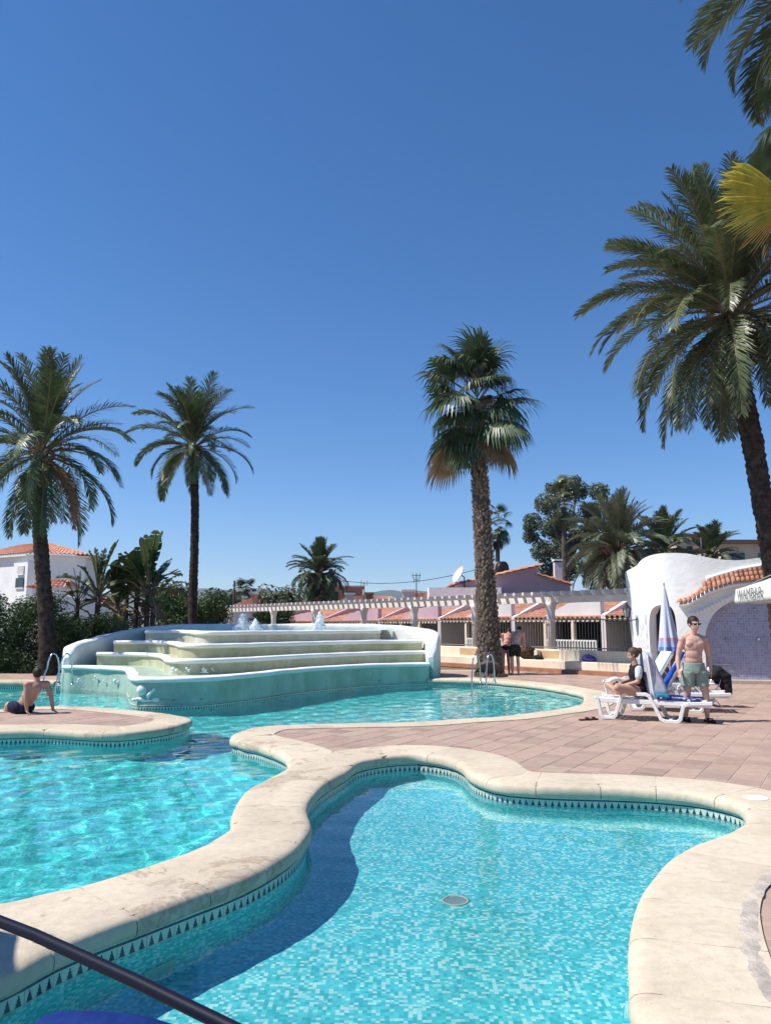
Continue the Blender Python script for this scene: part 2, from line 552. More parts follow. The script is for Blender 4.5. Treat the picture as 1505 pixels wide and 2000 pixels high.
def trim_mat():
    """glazed border tile: dark line on top, row of stepped blue triangles on a pale ground"""
    m, nt, b, out = new_mat('border_tile')
    uv = N(nt, 'ShaderNodeTexCoord').outputs['UV']
    sp = N(nt, 'ShaderNodeSeparateXYZ'); nt.links.new(uv, sp.inputs[0])
    u, v = sp.outputs[0], sp.outputs[1]         # metres: u along, v down from the top
    cell = 0.2 / 3
    fu = math_n(nt, 'ABSOLUTE', math_n(nt, 'SUBTRACT', math_n(nt, 'FRACT', math_n(nt, 'DIVIDE', u, cell)), 0.5))
    # stepped half width grows with depth
    t = math_n(nt, 'DIVIDE', math_n(nt, 'SUBTRACT', v, 0.036), 0.062)
    st = math_n(nt, 'DIVIDE', math_n(nt, 'FLOOR', math_n(nt, 'MULTIPLY', t, 4.0)), 4.0)
    hw = math_n(nt, 'MULTIPLY_ADD', math_n(nt, 'PINGPONG', math_n(nt, 'MULTIPLY', st, 1.0), 0.8), 0.33, 0.075)
    tri = math_n(nt, 'LESS_THAN', fu, hw)
    inb = math_n(nt, 'MULTIPLY', math_n(nt, 'GREATER_THAN', t, 0.0), math_n(nt, 'LESS_THAN', t, 1.0))
    tri = math_n(nt, 'MULTIPLY', tri, inb)
    line = math_n(nt, 'MULTIPLY', math_n(nt, 'LESS_THAN', v, 0.027), math_n(nt, 'GREATER_THAN', v, 0.012))
    dark = math_n(nt, 'MAXIMUM', tri, line)
    ground = ramp(nt, noise_n(nt, geo(nt), 9, 3), [(0.3, (0.42, 0.52, 0.44)), (0.7, (0.56, 0.62, 0.50))])
    dk = ramp(nt, noise_n(nt, geo(nt), 30, 2), [(0.3, (0.008, 0.02, 0.05)), (0.7, (0.012, 0.05, 0.11))])
    col = mixc(nt, dark, ground, dk)
    nt.links.new(col, b.inputs['Base Color'])
    b.inputs['Roughness'].default_value = 0.25
    return m
M_trim = trim_mat()

def coping_mat():
    m, nt, b, out = new_mat('coping_stone')
    pos = geo(nt)
    big = noise_n(nt, pos, 1.3, 6, 0.62)
    fine = noise_n(nt, pos, 14, 6, 0.65)
    col = ramp(nt, big, [(0.30, (0.50, 0.415, 0.305)), (0.5, (0.60, 0.51, 0.385)), (0.72, (0.66, 0.58, 0.45))])
    col = mixc(nt, ramp(nt, fine, [(0.42, 0.0), (0.68, 0.40)]), col, (0.40, 0.33, 0.25))
    # worn patches and water stains with a shape of their own
    st = noise_n(nt, pos, 1.1, 5, 0.7, 1.6)
    # the walkway between the pools is the most trodden and stained
    sx = N(nt, 'ShaderNodeSeparateXYZ'); nt.links.new(pos, sx.inputs[0])
    tread = ramp(nt, math_n(nt, 'MULTIPLY_ADD', sx.outputs[0], 0.25, 0.6), [(0.45, 1.0), (0.8, 0.16)])
    ring = math_n(nt, 'MULTIPLY', ramp(nt, st, [(0.55, 0.0), (0.60, 0.9), (0.635, 0.30), (0.74, 0.75)]), math_n(nt, 'MULTIPLY', tread, 0.7))
    col = mixc(nt, ring, col, (0.26, 0.185, 0.13))
    grime = ramp(nt, noise_n(nt, pos, 2.6, 7, 0.7), [(0.46, 0.0), (0.70, 0.5)])
    col = mixc(nt, math_n(nt, 'MULTIPLY', grime, tread), col, (0.36, 0.29, 0.235))
    scr = N(nt, 'ShaderNodeMapping'); scr.inputs['Scale'].default_value = (2.2, 16, 1); scr.inputs['Rotation'].default_value = (0, 0, R(12))
    nt.links.new(pos, scr.inputs[0])
    col = mixc(nt, ramp(nt, noise_n(nt, scr.outputs[0], 1.6, 6, 0.7), [(0.50, 0.0), (0.72, 0.30)]), col, (0.44, 0.36, 0.27))
    spot = noise_n(nt, pos, 48, 2, 0.5)
    col = mixc(nt, ramp(nt, spot, [(0.70, 0.0), (0.76, 0.55)]), col, (0.16, 0.13, 0.10))
    hs = N(nt, 'ShaderNodeHueSaturation')
    nt.links.new(math_n(nt, 'MULTIPLY_ADD', per_object(nt), 0.10, 0.95), hs.inputs['Value'])
    nt.links.new(col, hs.inputs['Color'])
    nt.links.new(hs.outputs[0], b.inputs['Base Color'])
    b.inputs['Roughness'].default_value = 0.85
    b.inputs['Specular IOR Level'].default_value = 0.2
    h = math_n(nt, 'ADD', noise_n(nt, pos, 40, 6, 0.7), math_n(nt, 'MULTIPLY', big, 2.0))
    bump(nt, h, 0.35, 0.012, b)
    return m
M_coping = coping_mat()
M_mortar = varied('mortar', (0.43, 0.345, 0.295), (0.53, 0.43, 0.37), 12, 0.95, 0.4, 70, 0.01, 0.1)

def tile_mat():
    m, nt, b, out = new_mat('terracotta_tile')
    pos = geo(nt)
    rnd = N(nt, 'ShaderNodeAttribute', attribute_name='tile_tone').outputs['Fac']
    rnd = math_n(nt, 'FRACT', math_n(nt, 'ADD', rnd, per_object(nt)))
    col = ramp(nt, rnd, [(0.0, (0.34, 0.235, 0.185)), (0.3, (0.40, 0.272, 0.218)), (0.6, (0.43, 0.295, 0.235)), (0.8, (0.41, 0.30, 0.225)), (1.0, (0.28, 0.195, 0.158))])
    n1 = noise_n(nt, pos, 9, 6, 0.65)
    col = mixc(nt, 1.0, col, ramp(nt, n1, [(0.3, 0.86), (0.7, 1.1)]), 'MULTIPLY')
    dusty = noise_n(nt, pos, 0.9, 5, 0.6)
    col = mixc(nt, ramp(nt, dusty, [(0.35, 0.0), (0.75, 0.22)]), col, (0.49, 0.385, 0.315))
    nt.links.new(col, b.inputs['Base Color'])
    b.inputs['Roughness'].default_value = 0.75
    b.inputs['Specular IOR Level'].default_value = 0.3
    bump(nt, noise_n(nt, pos, 60, 5), 0.25, 0.006, b)
    return m
M_tile = tile_mat()

# --- coping ribbon: width up to W, cut where it meets its neighbour half way
def near_dist(p, pts_):
    return min((q - p).length for q in pts_)
ALL_PTS = SMALL + MAIN
CELL = {}
for q in ALL_PTS: CELL.setdefault((int(q.x // 1), int(q.y // 1)), []).append(q)
def near_outline(p):
    bx, by = int(p.x // 1), int(p.y // 1)
    best = 9.0
    for i in (-1, 0, 1):
        for j in (-1, 0, 1):
            for q in CELL.get((bx + i, by + j), ()):
                d = (q - p).length
                if d < best: best = d
    return best
def ribbon_width(P, W):
    ns = normals2(P)
    out = []
    for p, n in zip(P, ns):
        w = 0.12
        while w < W and near_outline(p + n * (w + 0.03)) > w + 0.03 - 0.05 and not inside(p + n * (w + 0.03), MAIN) and not inside(p + n * (w + 0.03), SMALL):
            w += 0.03
        out.append(w)
    # light smoothing
    for _ in range(2):
        out = [min(out[i], (out[i - 1] + out[i] + out[(i + 1) % len(out)]) / 3) for i in range(len(out))]
    return out
PROFILE = [(0.05, CB), (-0.028, CB + .002), (-0.040, CB + .012), (-0.047, -0.085), (-0.048, -0.055), (-0.040, -0.028), (-0.024, -0.010), (0.004, -0.001), (0.035, 0.006), (0.08, 0.010)]
def coping_slabs(P, W, slab_len, root, top, skip=lambda p: False, hand=0.012):
    ns = normals2(P); ws = ribbon_width(P, W)
    n = len(P)
    step = (P[1] - P[0]).length
    per = max(3, int(round(slab_len / step)))
    i = 0
    while i < n:
        j = min(i + per + random.choice((-1, 0, 0, 1)), n)
        if n - j < per // 2: j = n
        idx = list(range(i, j + 1))
        if any(skip(P[k % n]) for k in idx):
            i = j; continue
        rows = []; skirt = []
        for c, k in enumerate(idx):
            kk = k % n
            p, nn, w = P[kk], ns[kk], ws[kk]
            t = (P[(kk + 1) % n] - P[kk - 1]).normalized()
            sh = 0.0035 if c == 0 else (-0.0035 if c == len(idx) - 1 else 0)
            drop = 0.004 if c in (0, len(idx) - 1) else 0.0
            row = []
            for (o, z) in PROFILE:
                o2 = min(o, w - 0.02)
                wob = hand * (noise.noise(Vector((p.x * 2.2, p.y * 2.2, o * 9))))
                q = p + nn * (o2 + wob * 0.5) + t * sh
                row.append((q.x, q.y, z + wob * 0.6 - drop))
            for o in (0.5 * (0.08 + w), w):
                o = max(o, 0.09)
                q = p + nn * o + t * sh
                row.append((q.x, q.y, top - (drop if o < w else 0) + .0012 * math.sin(k * .37)))
            rows.append(row)
            q = p + nn * max(w, 0.09)
            skirt.append(row[-1]); skirt.append((q.x, q.y, -0.06))
        m = len(rows[0])
        vs = [v for r_ in rows for v in r_]
        fs = []
        for a in range(len(rows) - 1):
            for b_ in range(m - 1):
                fs.append((a * m + b_, (a + 1) * m + b_, (a + 1) * m + b_ + 1, a * m + b_ + 1))
        mb = MB(); mb.smooth = True
        mb.add(vs, fs)
        mb.add(skirt, [(2 * a, 2 * a + 2, 2 * a + 3, 2 * a + 1) for a in range(len(rows) - 1)], smooth=False)
        mb.add(rows[0], [tuple(range(m))], smooth=False)
        mb.add(rows[-1], [tuple(reversed(range(m)))], smooth=False)
        o = mb.build('coping_slab', M_coping, root)
        i = j
coping_small = tag(thing('pool_coping', 'cream stone coping round the small shallow pool in front', 'pool edge'), kind='structure')
coping_main = tag(thing('pool_coping', 'cream stone coping round the large pool', 'pool edge'), kind='structure')
for o_ in (coping_small, coping_main):
    del o_['category']
fcen = [Z(*p) for p in FOUNT_FRONT_PX] + [Z(254, 1371), Z(252.5, 1362), Z(251.5, 1352), Z(245, 1347.5), Z(200, 1343.8), Z(164, 1341.8)]
def on_fountain(p):
    return min((q - p).length for q in fcen) < 1.0 and p.y > 16.9 and p.x < 1.1
coping_slabs(SMALL, 0.62, 0.62, coping_small, 0.0125)
coping_slabs(MAIN, 0.60, 1.1, coping_main, 0.011, skip=on_fountain)

# --- deck bed with the two pools cut out
far = 60
outer = [Vector(p) for p in ((-40, -15), (40, -15), (40, 29.2), (-40, 29.2))]
v2, fs = fill(outer, [SMALL, MAIN])
mb = MB(); mb.add([(p.x, p.y, -0.0045) for p in v2], fs)
deck = tag(mb.build('pool_deck', M_mortar), kind='structure')
# cream concrete under the joints of the coping
for P_, nm, bz in ((SMALL, 'coping_bed', 0.0075), (MAIN, 'coping_bed', 0.006)):
    ns_ = normals2(P_)
    Q = [p + n * (w + 0.005) for p, n, w in zip(P_, ns_, ribbon_width(P_, 0.60))]
    P_ = [p + n * 0.1 for p, n in zip(P_, ns_)]
    n = len(P_)
    mb = MB()
    mb.add([(p.x, p.y, bz) for p in P_] + [(p.x, p.y, bz) for p in Q], [(i, n + i, n + (i + 1) % n, (i + 1) % n) for i in range(n)])
    tag(mb.build(nm, M_coping), kind='structure')

# concrete lobes where the coping widens, and the broken mortar seam on the right
for pp, zz in (([(892, 1470), (947, 1477.5), (985, 1490), (1012, 1505), (1020, 1512), (1002, 1516), (962, 1505), (930, 1488), (905, 1476)], 0.0095),
           ([(540, 1447), (597, 1455), (634, 1464), (655, 1474), (700, 1473), (690, 1481), (650, 1492), (604, 1496), (572, 1480)], 0.0085)):
    q = catmull([at_z(x, y, 0).xy for x, y in pp], .08)
    v2, fs = fill(q, []); mb = MB(); mb.add([(p.x, p.y, zz) for p in v2], fs); tag(mb.build('coping_lobe', M_coping), kind='structure')
seam_in = catmull([at_z(x, y, 0).xy for x, y in ((1530, 1690), (1497, 1703), (1474, 1728), (1452, 1758), (1446, 1790), (1443, 1830), (1448, 1862), (1458, 1892), (1474, 1925), (1500, 1962), (1545, 2005), (1600, 2050))], .03, False)
seam_out = catmull([at_z(x, y, 0).xy for x, y in ((1545, 1708), (1516, 1716), (1498, 1737), (1486, 1763), (1481, 1790), (1478, 1825), (1484, 1856), (1495, 1888), (1510, 1922), (1538, 1962), (1590, 2005), (1650, 2050))], .03, False)
seam_out = resample(seam_out, .03, False, len(seam_in) - 1)
mb = MB(); mb.smooth = True
vs = []
for k, (p, q) in enumerate(zip(seam_in, seam_out)):
    for j in range(5):
        f = j / 4; c = p.lerp(q, f)
        wv = .02 * noise.noise(Vector((c.x * 8, c.y * 8, 1)))
        c = c + (q - p).normalized() * wv * (j in (0, 4))
        vs.append((c.x, c.y, .0125 + .003 * math.sin(PI * f) + .004 * noise.noise(Vector((c.x * 14, c.y * 14, 2)))))
mb.add(vs, [(k * 5 + j, k * 5 + j + 1, k * 5 + 6 + j, k * 5 + 5 + j) for k in range(len(seam_in) - 1) for j in range(4)])
M_seam = varied('seam_mortar', (0.34, 0.295, 0.255), (0.60, 0.52, 0.43), 6, .95, .6, 40, .02, .1)
tag(mb.build('mortar_seam', M_seam), kind='structure')

# --- terracotta tiles
TILE, GAP, TROT = 0.33, 0.009, R(-31.5)
def tile_mesh(s, h):
    a, b_ = s / 2, s / 2 - 0.004
    vs = [(-a, -a, -h), (a, -a, -h), (a, a, -h), (-a, a, -h), (-a, -a, -0.004), (a, -a, -0.004), (a, a, -0.004), (-a, a, -0.004), (-b_, -b_, 0), (b_, -b_, 0), (b_, b_, 0), (-b_, b_, 0)]
    fs = [(0, 1, 5, 4), (1, 2, 6, 5), (2, 3, 7, 6), (3, 0, 4, 7), (4, 5, 9, 8), (5, 6, 10, 9), (6, 7, 11, 10), (7, 4, 8, 11), (8, 9, 10, 11)]
    return vs, fs
tv, tf = tile_mesh(TILE - GAP, 0.02)
tmb = MB(); tmb.add(tv, tf); tile_me = tmb.mesh('tile', M_tile)
ca, sa = math.cos(TROT), math.sin(TROT)
MAINb = MAIN[::2]
def covered(p):                 # wholly beneath the coping
    return near_outline(p) < 0.16
fz = [Z(*q) for q in [(838, 1333), (660, 1342), (420, 1372), (268, 1377)]]
cands = []
for i in range(-120, 110):
    for j in range(-70, 130):
        x, y = i * TILE + 0.143, j * TILE + (0.5 * TILE if i % 2 else 0)
        p = Vector((ca * x - sa * y, sa * x + ca * y))
        if not (0.2 < p.y < 28.6) or abs(p.x) > 3 + p.y * 0.62 or p.y < 1.2 and abs(p.x) < 0.3: continue
        if covered(p): continue
        if inside(p, SMALL) or inside(p, MAINb): continue
        # seen size
        rel = Vector((p.x, p.y * _cp - CAM_H * _sp, 0))
        if rel.y < 0.3: continue
        sx = 752.5 + FPX * p.x / rel.y
        seen = -60 < sx < 1565 and p.y > 3.2
        cands.append((0 if seen else 1, p.y, p))
cands.sort(key=lambda c: (c[0], c[1]))
tone = 0
paving = tag(thing('tile_paving', None, None), kind='structure')
rest = MB(); tones = []
for k, (u_, y_, p) in enumerate(cands):
    h = random.uniform(-0.0015, 0.0015)
    rz = TROT + random.uniform(-.006, .006)
    if k < 290 and u_ == 0:
        inst('tile', tile_me, paving, (p.x, p.y, h), (random.uniform(-.003, .003), random.uniform(-.003, .003), rz))
    else:
        c, s_ = math.cos(rz), math.sin(rz)
        rest.add([(p.x + c * a - s_ * b_, p.y + s_ * a + c * b_, z + h) for a, b_, z in tv], tf)
        tones += [random.random()] * len(tv)
ro = tag(rest.build('tile_rows', M_tile, paving), kind='stuff')
at_ = ro.data.attributes.new('tile_tone', 'FLOAT', 'POINT')
at_.data.foreach_set('value', tones)

# --- basins: floor, walls, border tiles
def basin(P, zf, mf, mw, nm):
    n = len(P)
    L = [0.0]
    for i in range(n): L.append(L[-1] + (P[(i + 1) % n] - P[i]).length)
    mb = MB()
    mb.smooth = True
    CV = 0.10                                     # rounded foot of the wall
    ns = normals2(P)
    prof = [(0.0, CB - 0.12), (0.0, zf + CV)] + [(-CV * (1 - math.cos(a)), zf + CV - CV * math.sin(a)) for a in (R(22), R(45), R(68), R(90))]
    for i in range(n):
        j = (i + 1) % n
        for (o1, z1), (o2, z2) in zip(prof[:-1], prof[1:]):
            a, b_ = P[i] + ns[i] * o1, P[j] + ns[j] * o1
            c, d = P[j] + ns[j] * o2, P[i] + ns[i] * o2
            w1, w2 = -z1 - o1, -z2 - o2
            mb.add([(a.x, a.y, z1), (b_.x, b_.y, z1), (c.x, c.y, z2), (d.x, d.y, z2)], [(0, 3, 2, 1)],
                   [[(L[i], w1), (L[i], w2), (L[i + 1], w2), (L[i + 1], w1)]])
    wall = tag(mb.build(nm + '_wall', mw), kind='structure')
    Q = [p - nn * CV for p, nn in zip(P, ns)]
    v2, fs = fill(Q, [])
    mb = MB(); mb.add([(p.x, p.y, zf) for p in v2], fs)
    floor = tag(mb.build(nm + '_floor', mf), kind='structure')
    for o in (wall, floor):
        try: o.cycles.is_caustics_receiver = True
        except Exception as e: print(e)
    return wall, floor
ZS, ZM = -0.76, -1.55
basin(SMALL, ZS, M_floor, M_wall, 'shallow_pool')
basin(MAIN, ZM, M_floor2, M_wall2, 'deep_pool')

def border_tiles(P, root, limit, skip=lambda p: False):
    """flat glazed tiles, 20 cm each, set along the wall"""
    w, h, t = 0.2, 0.122, 0.008
    mb = MB()
    g = 0.0012
    mb.add([(-w / 2 + g, -t, 0), (w / 2 - g, -t, 0), (w / 2 - g, -t, -h), (-w / 2 + g, -t, -h), (-w / 2 + g, 0.05, 0), (w / 2 - g, 0.05, 0), (w / 2 - g, 0.05, -h), (-w / 2 + g, 0.05, -h)],
           [(0, 3, 2, 1), (4, 5, 6, 7), (0, 1, 5, 4), (3, 7, 6, 2), (0, 4, 7, 3), (1, 2, 6, 5)],
           [[(0, 0), (0, h), (w, h), (w, 0)], [(0, 0)] * 4, [(0, 0)] * 4, [(0, h)] * 4, [(0, 0)] * 4, [(w, 0)] * 4])
    me = mb.mesh('border_tile', M_trim)
    Q = resample(P, w)
    n = len(Q)
    for i in range(n):
        a, b_ = Q[i], Q[(i + 1) % n]
        c = (a + b_) / 2
        if skip(c): continue
        d = b_ - a
        # local -y faces the pool: local x must run so that -y is inward
        inst('border_tile', me, root, (c.x, c.y, CB - 0.001), (0, 0, math.atan2(d.y, d.x) + PI), (d.length / w, 1, 1)).cycles.is_caustics_receiver = True
def far_off(p): return (p.x < -12.3 or p.y < 4.2 and p.x < -4 or p.x < -8.5 and p.y < 13)
border_small = tag(thing('tile_border', None, None), kind='structure')
border_main = tag(thing('tile_border', None, None), kind='structure')
border_tiles(SMALL, border_small, 300)
border_tiles(MAIN, border_main, 300, far_off)

# --- water: rippled sheets
def water(P, cell_fn, waves, nm, pad=0.12):
    Pp = offset(P, pad)
    x0, x1 = min(p.x for p in Pp), max(p.x for p in Pp)
    y0, y1 = min(p.y for p in Pp), max(p.y for p in Pp)
    # rows get coarser with distance
    ys = [y0]
    while ys[-1] < y1: ys.append(ys[-1] + cell_fn(ys[-1]))
    cellx = cell_fn((y0 + y1) / 2)
    nx = int((x1 - x0) / cellx) + 2
    verts, idx, faces = [], {}, []
    Ps = Pp[::2]
    ed = [(Ps[i - 1], Ps[i]) for i in range(len(Ps))]
    spans = []
    for j in range(len(ys) - 1):                       # scan-line fill
        yc = (ys[j] + ys[j + 1]) / 2
        xs = sorted(a.x + (yc - a.y) / (b.y - a.y) * (b.x - a.x) for a, b in ed if (a.y > yc) != (b.y > yc))
        spans.append(xs)
    def vid(i, j):
        k = (i, j)
        if k not in idx:
            x, y = x0 + i * cellx, ys[j]
            z = WATER_Z
            for (amp, kx, ky, ph, wx) in waves:
                q = kx * x + ky * y + ph + wx * math.sin(0.7 * y + 0.9 * x + ph)
                z += amp * math.sin(q)
            idx[k] = len(verts)
            verts.append((x, y, z))
        return idx[k]
    for j, xs in enumerate(spans):
        for a, b in zip(xs[::2], xs[1::2]):
            i0, i1 = int((a - x0) / cellx), int((b - x0) / cellx) + 1
            for i in range(max(i0, 0), min(i1, nx)):
                faces.append((vid(i, j), vid(i + 1, j), vid(i + 1, j + 1), vid(i, j + 1)))
    mb = MB(); mb.smooth = True
    mb.add(verts, faces)
    o = tag(mb.build(nm, M_water), kind='structure')
    try: o.cycles.is_caustics_caster = True
    except Exception as e: print(e)
    return o
rw = random.Random(5)
def wave_set(n, lam0, lam1, slope, warp):
    out = []
    for i in range(n):
        lam = lam0 * (lam1 / lam0) ** (i / (n - 1)) * rw.uniform(.85, 1.15)
        k = 2 * PI / lam
        an = rw.uniform(0, 2 * PI)
        out.append((slope / k / math.sqrt(n), k * math.cos(an), k * math.sin(an), rw.uniform(0, 9), warp * rw.uniform(.5, 1)))
    return out
water(SMALL, lambda y: 0.03, wave_set(9, 0.14, 0.9, 0.018, 1.2), 'shallow_pool_water')
water(MAIN, lambda y: 0.04 + 0.0022 * max(0, y - 8), wave_set(16, 0.16, 0.95, 0.062, 1.6), 'deep_pool_water')
# ================================================================== GROUND, HILLS
M_soil = varied('soil', (0.16, 0.12, 0.08), (0.25, 0.20, 0.13), 0.8, 0.95, 0.5, 8, 0.05, 0.1)
M_white = varied('white_plaster', (0.78, 0.77, 0.745), (0.87, 0.865, 0.85), 1.1, 0.85, 0.42, 5.5, 0.035, 0.15)
M_cream = varied('cream_plaster', (0.68, 0.57, 0.43), (0.80, 0.70, 0.55), 0.9, 0.85, 0.35, 25, 0.015, 0.15)
M_pink = varied('pink_plaster', (0.46, 0.31, 0.35), (0.57, 0.40, 0.44), 0.5, 0.9, 0.3, 20, 0.02, 0.1)
M_palepink = varied('pale_pink_plaster', (0.60, 0.54, 0.54), (0.71, 0.65, 0.645), 0.6, 0.9, 0.3, 20, 0.02, 0.1)
M_roof = varied('roof_clay', (0.43, 0.18, 0.11), (0.62, 0.33, 0.22), 3.5, 0.85, 0.4, 40, 0.01, 0.15, per_obj=0.14)
M_roof2 = varied('roof_clay_faded', (0.45, 0.20, 0.13), (0.61, 0.345, 0.25), 2.2, 0.85, 0.4, 40, 0.01, 0.15)
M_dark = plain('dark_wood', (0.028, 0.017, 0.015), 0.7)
M_shadewall = plain('porch_wall', (0.035, 0.028, 0.027), 0.9)  # shade of the deep porch is put into this near-black wall colour
M_brick = varied('terracotta_riser', (0.28, 0.12, 0.075), (0.38, 0.18, 0.115), 3, 0.8, 0.2, 40, 0.01)
M_steel = plain('steel', (0.62, 0.62, 0.63), 0.22, 1.0)
M_iron = plain('black_iron', (0.02, 0.02, 0.024), 0.5)
M_glass = plain('window_glass', (0.03, 0.04, 0.05), 0.08, 0.0, 0.6)
M_fence = plain('fence_paint', (0.20, 0.175, 0.155), 0.6)
M_plastic = varied('white_plastic', (0.70, 0.69, 0.67), (0.78, 0.77, 0.75), 3, 0.35, 0.0, spec=0.45)

v2, fs = fill([Vector(p) for p in ((-9000, -3000), (9000, -3000), (9000, 9000), (-9000, 9000))], [outer])
mb = MB(); mb.add([(p.x, p.y, -0.03) for p in v2], fs)
tag(mb.build('ground', M_soil), kind='structure')

M_hill = varied('hill_scrub', (0.05, 0.075, 0.05), (0.12, 0.12, 0.085), 0.004, 0.95, 0.0, detail=8)
def hills(nm, Y, pts, depth):
    P = catmull([at_y(x, y, Y).xz for x, y in pts], 40, closed=False)
    mb = MB(); mb.smooth = True
    rows = []
    for k, (dy, f) in enumerate(((-depth, 0.0), (-depth * .6, .32), (-depth * .3, .66), (0, 1.0), (depth * .4, .8), (depth, 0.0))):
        rows.append([(p.x * (1 + dy / Y), Y + dy, max(-5, p.y * f * (1 + (0.16 if 0 < k < 5 and k != 3 else 0.03) * noise.noise(Vector((p.x * .004, k * 3.1, 0))))) ) for p in P])
    n = len(P)
    vs = [v for r in rows for v in r]
    mb.add(vs, [(a * n + i, a * n + i + 1, (a + 1) * n + i + 1, (a + 1) * n + i) for a in range(len(rows) - 1) for i in range(n - 1)])
    return tag(mb.build(nm, M_hill), kind='structure')
hills('hills', 3600, [(-300, 1172), (60, 1166), (200, 1160), (310, 1150), (340, 1147), (372, 1150), (400, 1149), (440, 1152), (470, 1150), (505, 1149), (535, 1155), (560, 1166), (640, 1172), (700, 1163), (738, 1155), (765, 1152), (790, 1156), (815, 1153), (860, 1159), (900, 1162), (1000, 1166), (1250, 1168), (1700, 1160)], 1100)

# ================================================================== CASCADE FOUNTAIN
def stained(name, base1, base2, streak, wet, bs=0.5):
    """plaster under running water: vertical streaks of algae"""
    m, nt, b, out = new_mat(name)
    pos = geo(nt)
    sp = N(nt, 'ShaderNodeMapping'); sp.inputs['Scale'].default_value = (1, 1, 0.45)
    nt.links.new(pos, sp.inputs[0])
    col = ramp(nt, noise_n(nt, pos, 1.3, 6, 0.65), [(0.3, base1), (0.7, base2)])
    s1 = noise_n(nt, sp.outputs[0], 2.1, 8, 0.72)
    col = mixc(nt, ramp(nt, s1, [(0.42, 0.0), (0.66, 0.8)]), col, streak)
    s2 = noise_n(nt, sp.outputs[0], 4.3, 6, 0.72)
    col = mixc(nt, ramp(nt, s2, [(0.60, 0.0), (0.74, 0.6)]), col, wet)
    nt.links.new(col, b.inputs['Base Color'])
    b.inputs['Roughness'].default_value = 0.45
    b.inputs['Specular IOR Level'].default_value = 0.35
    bump(nt, noise_n(nt, pos, 11, 6, 0.65), bs, 0.03, b)
    return m
M_olive = stained('algae_plaster', (0.44, 0.43, 0.28), (0.58, 0.56, 0.42), (0.34, 0.35, 0.17), (0.72, 0.71, 0.60))
M_greyolive = stained('grey_algae_plaster', (0.52, 0.51, 0.42), (0.66, 0.64, 0.56), (0.40, 0.40, 0.28), (0.78, 0.77, 0.72))
M_tealpl = stained('teal_painted_plaster', (0.36, 0.455, 0.375), (0.48, 0.56, 0.475), (0.26, 0.35, 0.24), (0.54, 0.62, 0.55))
def perim_mat():
    """white plaster, its foot painted teal as far as the splash reaches"""
    m, nt, b, out = new_mat('fountain_wall_plaster')
    pos = geo(nt)
    col = ramp(nt, noise_n(nt, pos, 1.6, 6, 0.65), [(0.3, (0.62, 0.63, 0.60)), (0.65, (0.80, 0.80, 0.77))])
    z = N(nt, 'ShaderNodeSeparateXYZ'); nt.links.new(pos, z.inputs[0])
    h = math_n(nt, 'ADD', z.outputs[2], math_n(nt, 'MULTIPLY', noise_n(nt, pos, 2.5, 5, 0.7), 0.45))
    col = mixc(nt, ramp(nt, h, [(0.42, 1.0), (0.60, 0.75), (0.98, 0.0)]), col, (0.22, 0.43, 0.42))
    nt.links.new(col, b.inputs['Base Color'])
    b.inputs['Roughness'].default_value = 0.7
    bump(nt, noise_n(nt, pos, 9, 6, 0.65), 0.6, 0.03, b)
    return m
M_perim = perim_mat()
def pxY(px, Y): return Vector(((px - 752.5) / FPX * (Y * _cp - 0.9 * _sp), Y))
F_Z = [0.45, 0.79, 1.13, 1.45]
front1 = [Z(*p) for p in FOUNT_FRONT_PX] + [Z(256, 1373), Z(254, 1364)] + [Z(*p) + Vector((-.02, -.05)) for p in ((252.5, 1357), (251.5, 1352), (245, 1347.7), (200, 1343.8), (164, 1341.8))] + [Vector((-9.15, 22.75)), Vector((-9.4, 22.9))]
front2 = [pxY(*p) for p in [(829, 25.35), (790, 25.0), (760, 24.75), (680, 23.7), (619, 22.6), (559, 21.5), (500, 20.4), (440, 19.6), (380, 19.15), (345, 19.2), (328, 19.6), (322, 20.8), (312, 22.3), (290, 23.2), (250, 23.6), (190, 23.7)]]
front3 = [pxY(*p) for p in [(824, 25.8), (790, 25.6), (760, 25.4), (680, 24.3), (619, 23.3), (559, 22.2), (500, 21.2), (440, 20.5), (390, 20.15), (362, 20.3), (350, 20.9), (342, 22.5), (322, 23.9), (290, 24.5), (222, 24.6)]]
front4 = [pxY(*p) for p in [(742, 26.3), (715, 25.9), (680, 25.3), (619, 24.3), (559, 23.3), (500, 22.3), (440, 21.6), (404, 21.4), (384, 21.7), (376, 22.5), (368, 24.0), (345, 25.0), (283, 25.4)]]
fountain = thing('cascade_fountain', 'large white plastered cascade fountain with four curved algae stained steps at the far pool edge', 'fountain', (-4, 24, 0))
